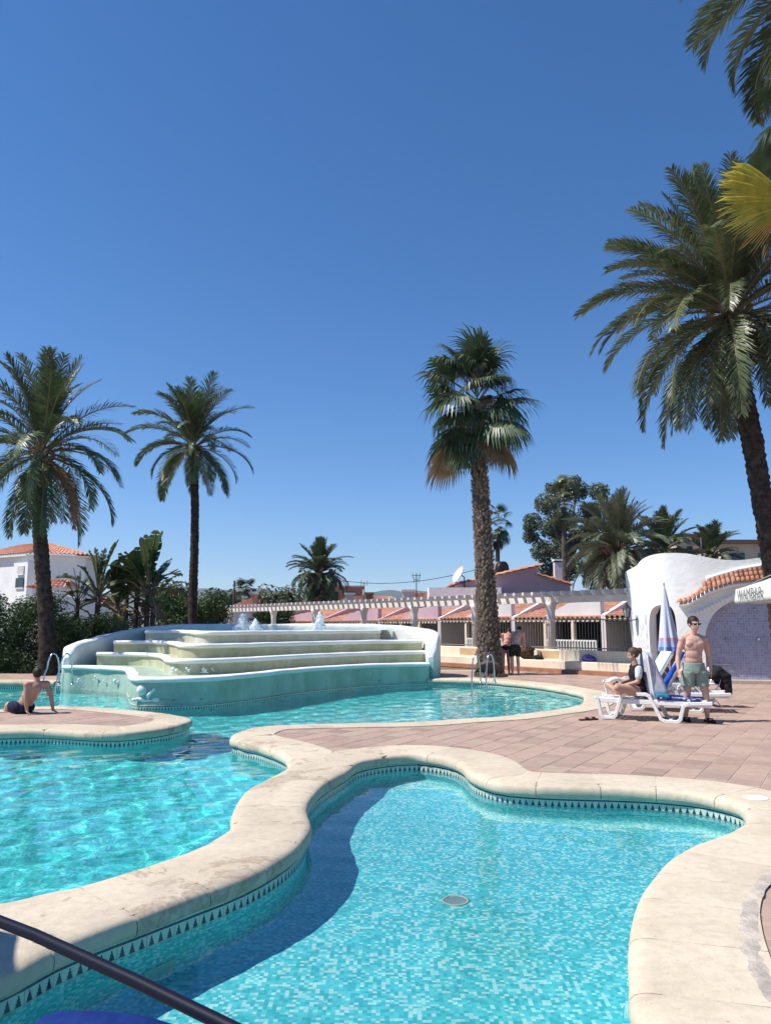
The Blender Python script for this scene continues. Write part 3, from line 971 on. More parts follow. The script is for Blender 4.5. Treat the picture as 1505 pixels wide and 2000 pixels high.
for k, fr in enumerate((front1, front2, front3, front4)):
    cur = catmull(fr, 0.09, closed=False)
    zt = F_Z[k]
    back = [Vector((-9.0 + 0.25 * k, 26.6)), Vector((0.9 - 0.2 * k, 26.9))]
    poly = cur + back
    if area2(poly) < 0: poly = list(reversed(poly))
    z0 = -1.6 if k == 0 else F_Z[k - 1] - 0.25
    nf = len(cur)
    ns = normals2(cur, False)
    sgn = 1 if area2(cur + back) > 0 else -1
    mb = MB(); mb.smooth = True
    hz = [z0 + (zt - z0) * i / 8 for i in range(9)] if k else [-1.6, -.6, -.2, -.1, 0, .1, .2, .3, .4, zt]
    rows = []
    for i, p in enumerate(cur):
        row = []
        for z in hz:
            q = Vector((p.x * 1.4, p.y * 1.4, z * 1.4 + k))
            d = 0.022 * (noise.noise(q) + .5 * noise.noise(q * 2.6))
            row.append((p.x + ns[i].x * sgn * d, p.y + ns[i].y * sgn * d, z))
        rows.append(row)
    m_ = len(hz)
    mb.add([v for r in rows for v in r], [(i * m_ + j, (i + 1) * m_ + j, (i + 1) * m_ + j + 1, i * m_ + j + 1) for i in range(nf - 1) for j in range(m_ - 1)])
    v2, fs = fill(poly, []); mb.add([(p.x, p.y, zt) for p in v2], fs, smooth=False)
    for a_, b_ in ((cur[-1], back[0]), (back[0], back[1]), (back[1], cur[0])) if area2(cur + [Vector((0, 99))]) != 0 else ():
        pass
    o = mb.build('step', [M_tealpl, M_olive, M_olive, M_greyolive][k], fountain, fix=True)
    o.cycles.is_caustics_receiver = True
    # rounded white lip along the front
    mb = MB(); mb.smooth = True
    rows = []
    W = [0.17, 0.12, 0.12, 0.15][k]
    for i, p in enumerate(cur):
        n_ = ns[i] * sgn
        wv = 0.02 * noise.noise(Vector((p.x * 1.7, p.y * 1.7, k * 5)))
        zz = zt + 0.5 * wv
        sec = [(0.02, -0.075), (0.055, -0.06), (0.07, -0.02), (0.055, 0.025), (0.0, 0.045), (-W, 0.045), (-W - .03, 0.0), (-W - .03, -0.08)]
        rows.append([(p.x + n_.x * (a + wv), p.y + n_.y * (a + wv), zz + b_) for a, b_ in sec])
    m_ = len(rows[0])
    mb.add([v for r in rows for v in r], [(i * m_ + j, i * m_ + (j + 1) % m_, (i + 1) * m_ + (j + 1) % m_, (i + 1) * m_ + j) for i in range(len(rows) - 1) for j in range(m_)])
    o = mb.build('step_lip', M_white, fountain, fix=True)
# perimeter wall: one hand-formed band, high at the back, dropping to rounded ends
pw = [((1.43, 24.62), 0.95), ((1.50, 24.95), 1.24), ((1.56, 25.5), 1.40), ((1.35, 26.3), 1.53), ((0.55, 27.0), 1.63), ((-0.6, 27.35), 1.69), ((-2.5, 27.5), 1.70), ((-5, 27.45), 1.69), ((-7.0, 27.2), 1.68), ((-8.1, 26.6), 1.60), ((-8.75, 25.6), 1.42), ((-9.2, 24.5), 1.23), ((-9.36, 23.6), 1.12), ((-9.36, 22.95), 1.0)]
cur = catmull([p for p, z in pw], 0.12, closed=False)
zc = catmull([Vector((i, z)) for i, (p, z) in enumerate(pw)], 0.02, closed=False)
Ls = [0.0]
ctrl = [Vector(p) for p, z in pw]
def top_at(p):
    best, out_ = 9e9, 1
    for i in range(len(ctrl) - 1):
        a, b_ = ctrl[i], ctrl[i + 1]
        t = max(0, min(1, (p - a).dot(b_ - a) / (b_ - a).length_squared))
        d = (a.lerp(b_, t) - p).length
        if d < best: best, out_ = d, pw[i][1] * (1 - t) + pw[i + 1][1] * t
    return out_
ns = normals2(cur, False)
mb = MB(); rows = []; mb.smooth = True
for i, p in enumerate(cur):
    h = top_at(p)
    e = min(i, len(cur) - 1 - i) * 0.12
    w0 = 0.21
    if e < 0.36:
        h -= 0.30 * (1 - e / 0.36) ** 2.2
        w0 *= (0.35 + 0.65 * math.sqrt(max(0, 1 - (1 - e / 0.36) ** 2)))
    row = []
    sec = [(1, -.5), (1, .1), (1, .35), (1, .6), (1, .8), (1, .93), (.93, .97), (.72, .995), (.35, 1.0), (-.35, 1.0), (-.72, .995), (-.93, .97), (-1, .93), (-1, .8), (-1, .6), (-1, .35), (-1, .1), (-1, -.5)]
    for a, f in sec:
        z = h * f if f < .9 else h - (1 - f) * 1.6
        q = Vector((p.x * 1.2 + a, p.y * 1.2, z * 1.3))
        d = 0.035 * (noise.noise(q) + .6 * noise.noise(q * 2.7))
        pp = p + ns[i] * (a * w0 + (d if a > 0 else -d))
        row.append((pp.x, pp.y, z + d * .6))
    rows.append(row)
m_ = len(rows[0])
mb.add([v for r in rows for v in r], [(i * m_ + j, i * m_ + j + 1, (i + 1) * m_ + j + 1, (i + 1) * m_ + j) for i in range(len(rows) - 1) for j in range(m_ - 1)])
mb.add(rows[0], [tuple(range(m_))]); mb.add(rows[-1], [tuple(reversed(range(m_)))])
o = mb.build('fountain_wall', M_perim, fountain, fix=True)
# water standing on the top basin and running in the front basin
M_shallow = plain('thin_water', (0.42, 0.56, 0.50), 0.06, 0, 0.5)
bas = catmull(front4, 0.2, closed=False)
poly = [p + Vector((0, 0.16)) for p in bas] + [Vector((-8.3, 26.5)), Vector((-6.5, 27.25)), Vector((-2.5, 27.3)), Vector((0.1, 27.0))]
if area2(poly) < 0: poly.reverse()
v2, fs = fill(poly, []); mb = MB(); mb.add([(p.x, p.y, F_Z[3] + 0.035) for p in v2], fs); mb.build('basin_water', M_shallow, fountain)
# white relief figures modelled on the risers
def relief(cen, sz):
    mb = MB(); c = Vector(cen); r = random.Random(int(c.x * 37 + c.y * 11))
    mb.ball(c + Vector((0, -.02, .12 * sz)), .15 * sz, 10, 8, (1, .6, 1))
    mb.tube([c + Vector((.15 * sz, -.03, -.06 * sz)), c + Vector((.26 * sz, -.06, .06 * sz)), c + Vector((.36 * sz, -.05, .17 * sz))], [.06 * sz, .05 * sz, .045 * sz], 6)
    for i in range(7):
        mb.ball(c + Vector(((i - 2) * .1 * sz, -.02, (-.13 + r.uniform(-.03, .03)) * sz)), r.uniform(.06, .1) * sz, 8, 6, (1.3, .6, .8))
    o = mb.build('relief_figure', M_white, fountain)
    plaster(o, 0.02, 2)
c = Z(268, 1377); relief((c.x + .1, c.y - .0, .11), .82)
for px_, Y_, z_, s_ in ((340, 19.18, .55, .7), (366, 19.12, .57, .6), (398, 19.2, .55, .7), (415, 19.32, .56, .5)):
    p = pxY(px_, Y_); relief((p.x, p.y - .01, z_), s_ * .5)
for px_, Y_ in ((158, 22.55), (190, 22.4), (207, 22.2), (228, 21.9)):
    p = pxY(px_, Y_); relief((p.x, p.y - .03, random.uniform(.02, .16)), random.uniform(.26, .42))
# border tiles round the foot of the fountain
fb = catmull([p - Vector((0, .035)) for p in front1[:18]], 0.2, closed=False)
bt = bpy.data.meshes['border_tile']
for a, b_ in zip(fb[:-1], fb[1:]):
    c, d = (a + b_) / 2, b_ - a
    nrm = Vector((d.y, -d.x)).normalized()
    ang = math.atan2(d.y, d.x) + (PI if area2(fb + [Vector((-9, 27)), Vector((1, 27))]) > 0 else 0)
    ang = math.atan2(d.y, d.x)
    # -y local must face away from the fountain
    out_dir = Vector((math.sin(ang), -math.cos(ang)))
    if out_dir.dot(Vector((c.x + 4, c.y - 25))) < 0: ang += PI
    inst('border_tile', bt, fountain, (c.x + 4, c.y - 24, CB - 0.004), (0, 0, ang), (d.length / .2, 1, 1))

# three jets of white water
M_foam = leaf_mat('white_water', (0.80, 0.84, 0.88), (0.92, 0.94, 0.95), 3, 0.3, 0.5, 0.0)
def jet(px, Y, z0, h, wd, label):
    p = pxY(px, Y); r = random.Random(int(px))
    root = thing('water_jet', label, 'fountain jet', (p.x, p.y, z0), 'jets bubbling up on the top basin of the fountain')
    mb = MB()
    for i in range(90):
        t = r.random() ** 0.8
        rad = wd * (1 - 0.85 * t) * r.uniform(.3, 1)
        an = r.uniform(0, 2 * PI)
        s_ = wd * r.uniform(.12, .24) * (1.3 - t)
        mb.ball((p.x + rad * math.cos(an) * .7, p.y + rad * math.sin(an) * .7, z0 + h * t * .93), s_, 6, 5, (1, 1, 1.5))
    o = mb.build('water_plume', M_foam, root); plaster(o, 0.022, 1)
    mb = MB()
    for i in range(70):
        t = r.random(); an = r.uniform(0, 2 * PI); rad = wd * r.uniform(.5, 1.5) * (1.1 - .7 * t)
        mb.ball((p.x + rad * math.cos(an), p.y + rad * math.sin(an), z0 + h * t * r.uniform(.4, 1.08)), r.uniform(.006, .016), 5, 4)
    o = mb.build('droplets', M_foam, root); tag(o, kind='stuff')
jet(471, 24.6, 1.48, .56, .34, 'wide jet of white water, leftmost of three on the fountain top')
jet(497, 24.3, 1.48, .40, .24, 'low thin jet of white water beside the widest one on the fountain top')
jet(623, 25.3, 1.48, .66, .32, 'tallest pointed jet of white water standing alone on the fountain top')

# ================================================================== ROOF TILES
def barrel_me(r, L, mat, n=6, name='roof_tile'):
    mb = MB(); mb.smooth = True
    vs = []
    for (y, f) in ((0, 1.0), (L, .86)):
        for k in range(n + 1):
            a = PI * k / n
            vs.append((r * f * math.cos(a), y, r * f * math.sin(a)))
    for (y, f) in ((0, .80), (L, .66)):
        for k in range(n + 1):
            a = PI * k / n
            vs.append((r * f * math.cos(a), y, r * f * math.sin(a)))
    q = n + 1
    fs = [(k, k + 1, q + k + 1, q + k) for k in range(n)]
    fs += [(2 * q + k + 1, 2 * q + k, 3 * q + k, 3 * q + k + 1) for k in range(n)]
    fs += [(k + 1, k, 2 * q + k, 2 * q + k + 1) for k in range(n)]
    mb.add(vs, fs)
    return mb.mesh(name, mat)
def tiled(mb, e0, e1, r1, r0, pitch=0.24, row=0.42, jit=0.0, rnd=random):
    """barrel-tiled plane: eave e0->e1, ridge r0->r1 (corrugated, stepped courses)"""
    e0, e1, r0, r1 = map(Vector, (e0, e1, r0, r1))
    nrm = (e1 - e0).cross(r0 - e0).normalized()
    if nrm.z < 0: nrm = -nrm
    n = max(2, int((e1 - e0).length / pitch))
    m = max(1, int(((r0 - e0).length + (r1 - e1).length) / 2 / row))
    K = 6
    hs = [math.sin(PI * k / K) for k in range(K + 1)]
    for j in range(m):
        t0, t1 = j / m, min(1, (j + 1.12) / m)
        vs, fs = [], []
        cols = n * K + 1
        for (t, lift) in ((t0, 0.045), (t1, 0.0)):
            for c in range(cols):
                u = c / (cols - 1)
                b0 = e0.lerp(e1, u); b1 = r0.lerp(r1, u)
                up = hs[c % K] if c % K or c == 0 else 0
                vs.append(b0.lerp(b1, t) + nrm * (pitch * .42 * up + lift + jit * rnd.uniform(-1, 1)))
        for c in range(cols - 1): fs.append((c, c + 1, cols + c + 1, cols + c))
        b_ = len(vs)
        for c in range(cols):                                      # the open front of each course
            vs.append(Vector(vs[c]) - nrm * 0.05)
        for c in range(cols - 1): fs.append((b_ + c, b_ + c + 1, c + 1, c))
        mb.add(vs, fs, smooth=False)
    return mb

# ================================================================== PERGOLA, BENCH WALL, FENCE
PD = Vector((-0.62, 0.785)).normalized()          # the terrace line runs away to the left
PN = Vector((-PD.y, PD.x)); PN = PN if PN.y < 0 else -PN        # towards the pool
P0 = Vector((6.08, 28.5))
def L2(s, n=0.0): return P0 + PD * s + PN * n
def obox(mb, s0, s1, n0, n1, z0, z1):
    a = L2((s0 + s1) / 2, (n0 + n1) / 2)
    mb.box((a.x, a.y, (z0 + z1) / 2), (abs(s1 - s0), abs(n1 - n0), z1 - z0), math.atan2(PD.y, PD.x))
    return mb
M_perg = varied('pergola_paint', (0.62, 0.57, 0.53), (0.74, 0.69, 0.66), 1.5, 0.7, 0.2, 30, 0.01)
perg = thing('pergola', 'long white pergola on round columns running along the terrace wall', 'pergola', (P0.x, P0.y, 0))
col_s = [-3.6, 0, 3.9, 7.75, 11.5, 15.8, 20.1, 25.4]
for s_ in col_s:
    p = L2(s_)
    mb = MB(); mb.lathe((p.x, p.y, 0), [(.15, .0), (.15, 2.12), (.16, 2.2), (.2, 2.34), (.25, 2.47)], 14)
    mb.build('column', M_perg, perg)
for n_ in (-.16, .16):
    mb = MB(); obox(mb, -4.8, 26, n_ - .045, n_ + .045, 2.46, 2.68); mb.build('beam', M_perg, perg)
mb = MB(); pr = mb
rm = MB()
rm.add([(-.05, -.75, 0.05), (.05, -.75, 0.05), (.05, -.62, -.02), (-.05, -.62, -.02), (-.05, .75, .05), (.05, .75, .05), (.05, .62, -.02), (-.05, .62, -.02), (-.05, -.75, .16), (.05, -.75, .16), (.05, .75, .16), (-.05, .75, .16)],
       [(0, 1, 9, 8), (0, 3, 2, 1), (4, 5, 6, 7), (3, 7, 6, 2), (4, 11, 10, 5), (8, 9, 10, 11), (0, 8, 11, 4, 7, 3), (1, 2, 6, 5, 10, 9)])
raf = rm.mesh('rafter', M_perg)
s_ = -4.6
while s_ < 25.9:
    p = L2(s_)
    inst('rafter', raf, perg, (p.x - P0.x, p.y - P0.y, 2.685), (0, 0, math.atan2(PD.y, PD.x)))
    s_ += 0.44

bench = thing('bench_wall', 'cream built-in bench wall with square back panels below the pergola', 'bench wall', (P0.x, P0.y, 0))
mb = MB(); obox(mb, -5.2, 30, .12, .38, 0, .79); o = mb.build('back_wall', M_cream, bench); bevel_mesh(o.data, .03)
mb = MB(); obox(mb, -5.2, 30, .38, .86, .13, .42); o = mb.build('seat', M_cream, bench); bevel_mesh(o.data, .025)
mb = MB(); obox(mb, -5.4, 30, .38, .97, .0, .132); o = mb.build('plinth', M_brick, bench)
M_panel = varied('ochre_panel', (0.47, 0.30, 0.18), (0.58, 0.40, 0.26), 2, 0.8)
for s_ in (-.6, 3.3, 6.9, 10.6, 14.5, 18.4):
    mb = MB(); obox(mb, s_, s_ + 1.15, .378, .386, .47, .73); mb.build('back_panel', M_panel, bench)
mb = MB(); obox(mb, .2, .34, .42, .6, .42, .75); mb.build('armrest', M_cream, bench)

fence = thing('railing', 'pale metal bar railing on top of the bench wall', 'fence', (P0.x, P0.y, 0))
for zz in (.86, 1.84):
    mb = MB(); obox(mb, -5.3, 14.5, .235, .265, zz - .02, zz + .02); mb.build('rail', M_fence, fence)
bmx = MB(); bmx.box((0, 0, 0), (.013, .013, 1.06)); bar_me = bmx.mesh('bar', M_fence)
s_ = -5.2
while s_ < 14.4:
    p = L2(s_, .25); inst('bar', bar_me, fence, (p.x - P0.x, p.y - P0.y, 1.33), (0, 0, math.atan2(PD.y, PD.x))); s_ += .125

# ================================================================== TERRACE HOUSES behind the railing
def terrace_house(s0, s1, label, setback, wallm, eave_z=2.15, ridge_z=3.0, dark=M_dark, lat=False):
    a = L2((s0 + s1) / 2, -setback)
    root = thing('terrace_house', label, 'house', (a.x, a.y, 0), 'low row houses with clay roofs behind the railing')
    nb = -setback - 4.5
    mb = MB(); obox(mb, s0, s1, nb, nb - .2, 0, ridge_z); mb.build('wall', wallm, root)            # rear wall
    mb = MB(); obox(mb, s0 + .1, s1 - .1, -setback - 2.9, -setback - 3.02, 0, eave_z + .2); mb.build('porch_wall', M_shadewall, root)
    # windows and door in the shaded porch
    for f0, f1, z0, z1 in ((.1, .34, .85, 1.75), (.62, .78, 0.02, 1.95)):
        mb = MB(); obox(mb, s0 + (s1 - s0) * f0, s0 + (s1 - s0) * f1, -setback - 2.89, -setback - 2.85, z0, z1); mb.build('window' if z0 > .5 else 'door', dark, root)
    # party wall: low at the front, rising with the roof
    for ss in (s1,):
        q = [L2(ss, -setback + .3), L2(ss, nb)]
        d = PD * .22
        mb = MB(); mb.slab([(q[0].x, q[0].y, 0), (q[1].x, q[1].y, 0), (q[1].x, q[1].y, ridge_z + .55), ((q[0].x * .55 + q[1].x * .45), (q[0].y * .55 + q[1].y * .45), ridge_z + .12), (q[0].x, q[0].y, eave_z + .12)], (d.x, d.y, 0))
        mb.build('party_wall', wallm, root)
    e0, e1 = L2(s0, -setback + .35), L2(s1, -setback + .35)
    r0, r1 = L2(s0, nb), L2(s1, nb)
    mb = MB(); tiled(mb, (e0.x, e0.y, eave_z), (e1.x, e1.y, eave_z), (r1.x, r1.y, ridge_z + .25), (r0.x, r0.y, ridge_z + .25))
    tag(mb.build('roof_tiles', M_roof2, root), kind='stuff')
    # pale gable wall standing in front of the right half of the roof
    w_ = s1 - s0
    g = [(s0 + .05, eave_z - .05), (s0 + .05, ridge_z - .05), (s0 + w_ * .36, ridge_z - .12), (s0 + w_ * .66, eave_z + .12), (s0 + w_ * .66, eave_z - .05)]
    gp_ = [L2(s_, -setback + .2) for s_, z in g]
    mb = MB(); mb.slab([(p.x, p.y, z) for p, (s_, z) in zip(gp_, g)], (-PN.x * .25, -PN.y * .25, 0)); mb.build('gable_wall', wallm, root, fix=True)
    # plastered soffit and rounded white eave ends
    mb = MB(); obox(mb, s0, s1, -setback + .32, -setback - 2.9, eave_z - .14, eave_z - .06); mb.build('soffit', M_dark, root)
    mb = MB()
    s_ = s0 + .1
    while s_ < s1:
        p = L2(s_, -setback + .34); mb.box((p.x, p.y, eave_z - .06), (.12, .08, .09), math.atan2(PD.y, PD.x)); s_ += .24
    tag(mb.build('eave_ends', M_cream, root), kind='stuff')
    # low patio parapet of pierced white blocks
    mb = MB(); obox(mb, s0 + .2, s0 + (s1 - s0) * .6, -setback + .3, -setback + .38, .55, .62); obox(mb, s0 + .2, s0 + (s1 - s0) * .6, -setback + .3, -setback + .38, .98, 1.04)
    s_ = s0 + .2
    while s_ < s0 + (s1 - s0) * .6:
        obox(mb, s_, s_ + .05, -setback + .3, -setback + .38, .62, .98); s_ += .15
    mb.build('pierced_parapet', M_white, root)
    for f in (.3, .62):
        p = L2(s0 + (s1 - s0) * f, -setback + .25)
        mb = MB(); mb.box((p.x, p.y, eave_z / 2), (.16, .16, eave_z - .1), math.atan2(PD.y, PD.x)); mb.build('post', M_cream, root)
    return root
terrace_house(-6.0, .6, 'terrace house with a dark porch nearest the round white building', 4.4, M_palepink, 1.95, 2.75)
terrace_house(.85, 5.5, 'terrace house whose clay porch roof lies right behind the tall fan palm', 4.4, M_palepink, 1.9, 2.7)
terrace_house(5.75, 10.5, 'terrace house left of the tall fan palm with a pale sloping wall', 4.4, M_palepink, 1.9, 2.7)
terrace_house(10.75, 15.5, 'terrace house seen above the right end of the fountain', 4.4, M_pink, 1.85, 2.65)
terrace_house(15.75, 21.5, 'terrace house with pink walls above the tallest fountain jet', 4.4, M_pink, 1.8, 2.6)
terrace_house(21.75, 28, 'terrace house farthest along the row near the pergola end', 4.4, M_pink, 1.8, 2.5)

# ---- pink two-storey gable house
def quadwall(mb, pts, d): return mb.slab(pts, d)
root = thing('pink_house', 'tall pink gable house above the pergola with clay edged roof', 'house', (6.8, 45, 0))
gp = [at_y(x, y, 44) for x, y in [(889, 1200), (889, 1143), (950, 1128), (1051, 1106), (1051, 1124), (1090, 1134), (1112, 1143), (1112, 1200)]]
mb = MB(); mb.slab(gp, (0, 7, 0)); mb.build('wall', M_pink, root, fix=True)
for (a, b_), lift in (((1, 3), .09), ((4, 6), .09)):
    A, B = gp[a], gp[b_]
    mb = MB(); dx = Vector((B.x - A.x, 0, B.z - A.z)).normalized() * .18
    tiled(mb, A + Vector((-dx.x, -.25, -dx.z + .03)), A + Vector((-dx.x, 7.2, -dx.z + .03)), B + Vector((dx.x, 7.2, dx.z + .03)), B + Vector((dx.x, -.25, dx.z + .03)))
    tag(mb.build('roof_tiles', M_roof2, root), kind='stuff')
mb = MB(); mb.boxz(gp[1].x - 1.6, gp[1].x + 2.4, 42.6, 43.95, 2.2, at_y(0, 1148, 43).z); mb.build('terrace_parapet', M_white, root)
c = at_y(1093, 1118, 43.6)
ch = MB(); ch.box((c.x, c.y + .6, c.z + .1), (.42, .42, 1.0)); chim = ch.build('chimney', M_palepink, root)
ch = MB(); ch.box((c.x, c.y + .6, c.z + .74), (.5, .5, .1)); ch.build('chimney_cap', M_white, chim)
ch = MB(); ch.box((c.x, c.y + .6, c.z + .645), (.34, .34, .09)); ch.build('chimney_slot', M_dark, chim)
t = at_y(985, 1112, 43.9)
root = thing('water_tank', 'dark round water tank lying on the pink house roof', 'water tank', (t.x, t.y + 1, t.z))
mb = MB(); mb.tube([(t.x - .75, t.y + 1.6, t.z + .1), (t.x - .1, t.y + .9, t.z + .1)], .42, 14); mb.build('tank_body', varied('tank_metal', (.30, .30, .27), (.4, .4, .36), 4, .5), root)
mb = MB(); mb.tube([(t.x - .12, t.y + .92, t.z + .1), (t.x + .1, t.y + .68, t.z + .1)], [.44, .42], 14); mb.build('tank_lid', plain('black_rubber', (.012, .012, .014), .5), root)
def dish(px, py, Y, r, label):
    c = at_y(px, py, Y)
    root = thing('satellite_dish', label, 'satellite dish', (c.x, c.y, c.z - .6))
    mb = MB(); mb.smooth = True
    ax = Vector((-.85, -.3, .42)).normalized(); u = ax.orthogonal().normalized(); w = ax.cross(u)
    vs = [c]
    for k in range(1, 4):
        for i in range(14):
            a = 2 * PI * i / 14; q = r * k / 3
            vs.append(c + (u * math.cos(a) + w * math.sin(a)) * q + ax * (.3 * q * q / r))
    fs = [(0, 1 + i, 1 + (i + 1) % 14) for i in range(14)]
    for k in range(2): fs += [(1 + k * 14 + i, 1 + (k + 1) * 14 + i, 1 + (k + 1) * 14 + (i + 1) % 14, 1 + k * 14 + (i + 1) % 14) for i in range(14)]
    n0 = len(vs); vs += [v - ax * .03 for v in vs]; fs += [tuple(reversed([j + n0 for j in f])) for f in list(fs)]
    fs += [(29 + i, 29 + (i + 1) % 14, n0 + 29 + (i + 1) % 14, n0 + 29 + i) for i in range(14)]
    mb.add(vs, fs); mb.build('reflector', M_palepink, root)
    mb = MB(); mb.tube([c, c + Vector((.25, .1, -.15)), c + Vector((.25, .1, -.75))], .035, 6); mb.build('mast', M_iron, root)
dish(898, 1122, 43.5, .55, 'round tilted satellite dish on the left end of the pink house roof')

def antenna(px, py0, py1, Y, label, bars):
    a, b_ = at_y(px, py0, Y), at_y(px, py1, Y)
    b_.x = a.x
    root = thing('tv_antenna', label, 'antenna', a)
    mb = MB(); mb.tube([a, b_], .035, 6); mb.build('mast', M_iron, root)
    mb = MB()
    for f, w in bars:
        q = a.lerp(b_, f); mb.tube([q + Vector((-w, -.1, 0)), q + Vector((w, .1, 0))], .022, 5)
        mb.tube([q + Vector((-w * .8, 0, -.22)), q + Vector((-w * .8, 0, .22))], .018, 5)
        mb.tube([q + Vector((w * .8, 0, -.22)), q + Vector((w * .8, 0, .22))], .018, 5)
    mb.build('crossbars', M_iron, root)
antenna(813, 1168, 1119, 55, 'thin television antenna with upright prongs standing over the terrace roofs', [(.9, .32), (.72, .2)])
antenna(711, 1172, 1137, 58, 'short television antenna right of the mid distance palm', [(.95, .28)])
antenna(1371, 1100, 1049, 25, 'thin pole aerial rising behind the round white building', [])
# ================================================================== TREES AND PLANTS
M_frond = leaf_mat('date_palm_leaf', (0.042, 0.076, 0.026), (0.115, 0.15, 0.06), 1.5, 0.38, 0.26, 0.28, 0.42)
M_frond2 = leaf_mat('grey_green_palm_leaf', (0.050, 0.074, 0.030), (0.15, 0.17, 0.082), 1.5, 0.36, 0.2, 0.3, 0.45)
M_frondl = leaf_mat('pale_canary_palm_leaf', (0.085, 0.115, 0.06), (0.20, 0.225, 0.15), 1.5, 0.42, 0.22, 0.22, 0.5)
M_dry = leaf_mat('dry_palm_leaf', (0.16, 0.075, 0.04), (0.30, 0.17, 0.09), 1.5, 0.7, 0.2, 0.2)
M_fan = leaf_mat('fan_palm_leaf', (0.035, 0.065, 0.03), (0.09, 0.125, 0.06), 1.5, 0.42, 0.2, 0.25, 0.5)
M_fandry = leaf_mat('dry_fan_leaf', (0.13, 0.085, 0.045), (0.30, 0.215, 0.125), 1.5, 0.7, 0.2, 0.25)
M_fanyel = leaf_mat('yellow_fan_leaf', (0.60, 0.37, 0.035), (0.72, 0.45, 0.05), 2.5, 0.5, 0.35, 0.05)
M_fanhalf = leaf_mat('yellow_green_fan_leaf', (0.30, 0.31, 0.045), (0.60, 0.50, 0.09), 6, 0.5, 0.35, 0.05)
M_stalk = leaf_mat('palm_stalk', (0.16, 0.13, 0.06), (0.26, 0.20, 0.10), 2, 0.6, 0.1, 0.1)
M_trunk = varied('palm_bark', (0.028, 0.021, 0.018), (0.085, 0.062, 0.05), 7, 0.95, 0.8, 22, 0.05, 0.1)
M_trunkw = varied('fan_palm_bark', (0.07, 0.05, 0.04), (0.15, 0.11, 0.09), 6, 0.95, 0.8, 22, 0.05, 0.1)
M_boot = varied('leaf_base', (0.14, 0.095, 0.065), (0.30, 0.22, 0.165), 8, 0.9, 0.4, 30, 0.02, 0.1)

def pinnate(rng, L, elev, bend, pairs, leaf, wid, mat_l, mat_s, name='frond', vee=0.5, droop=0.35, twist=0.0, K=18):
    """feather leaf growing from the origin along +x, rising by elev and bending down over its length"""
    pts, e, p = [], elev, Vector((0, 0, 0))
    for i in range(K + 1):
        pts.append(p.copy())
        p = p + Vector((math.cos(e), 0.06 * math.sin(twist * i / K * 3), math.sin(e))) * (L / K)
        e -= bend / K * (0.5 + 1.1 * i / K)
        e = max(e, -R(88))
    mb = MB(); mb.cur = 1
    mb.tube(pts, [0.034 * L / 3.4 * (1 - .85 * i / K) + .003 for i in range(K + 1)], 4, cap=False)
    mb.cur = 0
    base = 0.16
    for i in range(pairs):
        t = base + (1 - base) * (i + .5) / pairs
        f = t * K; a = min(int(f), K - 1); q = pts[a].lerp(pts[a + 1], f - a)
        d = (pts[a + 1] - pts[a]).normalized()
        side0 = Vector((0, 1, 0)); upv = side0.cross(d).normalized() * -1
        if upv.z < 0 and abs(d.z) < .98: upv = -upv
        tt = (t - base) / (1 - base)
        ll = leaf * (0.35 + 1.0 * math.sin(PI * min(1, .14 + tt * .86)) ** .7) * rng.uniform(.85, 1.1)
        if tt < .12: ll *= .4 + 5 * tt
        for sg in (-1, 1):
            fw = R(rng.uniform(30, 50)) + tt * .25
            lift = vee * rng.uniform(.3, 1.2) - .1
            dirv = (d * math.sin(fw) + side0 * sg * math.cos(fw) * math.cos(lift) + upv * math.cos(fw) * math.sin(lift)).normalized()
            m1 = q + dirv * ll * .55
            dv2 = (dirv + Vector((0, 0, -droop * rng.uniform(.5, 1.5)))).normalized()
            tip = m1 + dv2 * ll * .5
            wv = d.cross(dirv).cross(dirv).normalized() * wid * .5
            if wv.length < 1e-4: wv = d * wid * .5
            wv = wv + upv * wid * .18 * sg
            mb.add([q - wv * .6, q + wv * .6, m1 + wv, m1 - wv, tip], [(0, 1, 2, 3), (3, 2, 4)], smooth=False)
    return mb.mesh(name, [mat_l, mat_s])

def fan_leaf(rng, pet, rad, segs, span, mat_l, mat_s, droop=0.5, name='frond', elev=0.0, tipw=1.0):
    """fan leaf: petiole along +x, then a pleated fan whose finger tips hang"""
    mb = MB(); mb.cur = 1
    c = Vector((math.cos(elev), 0, math.sin(elev))) * pet
    mid = c * .5 + Vector((0, 0, pet * .05))
    mb.tube([(0, 0, 0), mid, c], [.035, .025, .02], 4, cap=False)
    mb.cur = 0
    ax = Vector((math.cos(elev - droop * .6), 0, math.sin(elev - droop * .6)))
    sd = Vector((0, 1, 0)); up = ax.cross(sd) * -1
    if up.z < 0: up = -up
    for i in range(segs):
        u = (i + .5) / segs * 2 - 1
        a = u * span / 2
        rr = rad * (1 - .22 * abs(u) ** 2) * rng.uniform(.9, 1.07)
        d = (ax * math.cos(a) + sd * math.sin(a) - up * .28 * abs(u) ** 1.5).normalized()
        wv = (sd * math.cos(a) - ax * math.sin(a)).normalized()
        w = rr * span / segs * .5
        zig = up * w * .35
        p1 = c + d * rr * .5
        d2 = (d + Vector((0, 0, -droop * rng.uniform(.4, 1.0)))).normalized()
        p2 = p1 + d2 * rr * .3
        d3 = (d2 + Vector((rng.uniform(-.1, .1), rng.uniform(-.1, .1), -droop * 1.6 * rng.uniform(.5, 1.3)))).normalized()
        p3 = p2 + d3 * rr * .32
        w1, w2 = w * .55, w * .42 * tipw
        mb.add([c - wv * .01, c + wv * .01, p1 + wv * w1 + zig, p1 - wv * w1 - zig, p2 + wv * w2 + zig * .4, p2 - wv * w2 - zig * .4, p3],
               [(0, 1, 2, 3), (3, 2, 4, 5), (5, 4, 6)], smooth=False)
    return mb.mesh(name, [mat_l, mat_s])

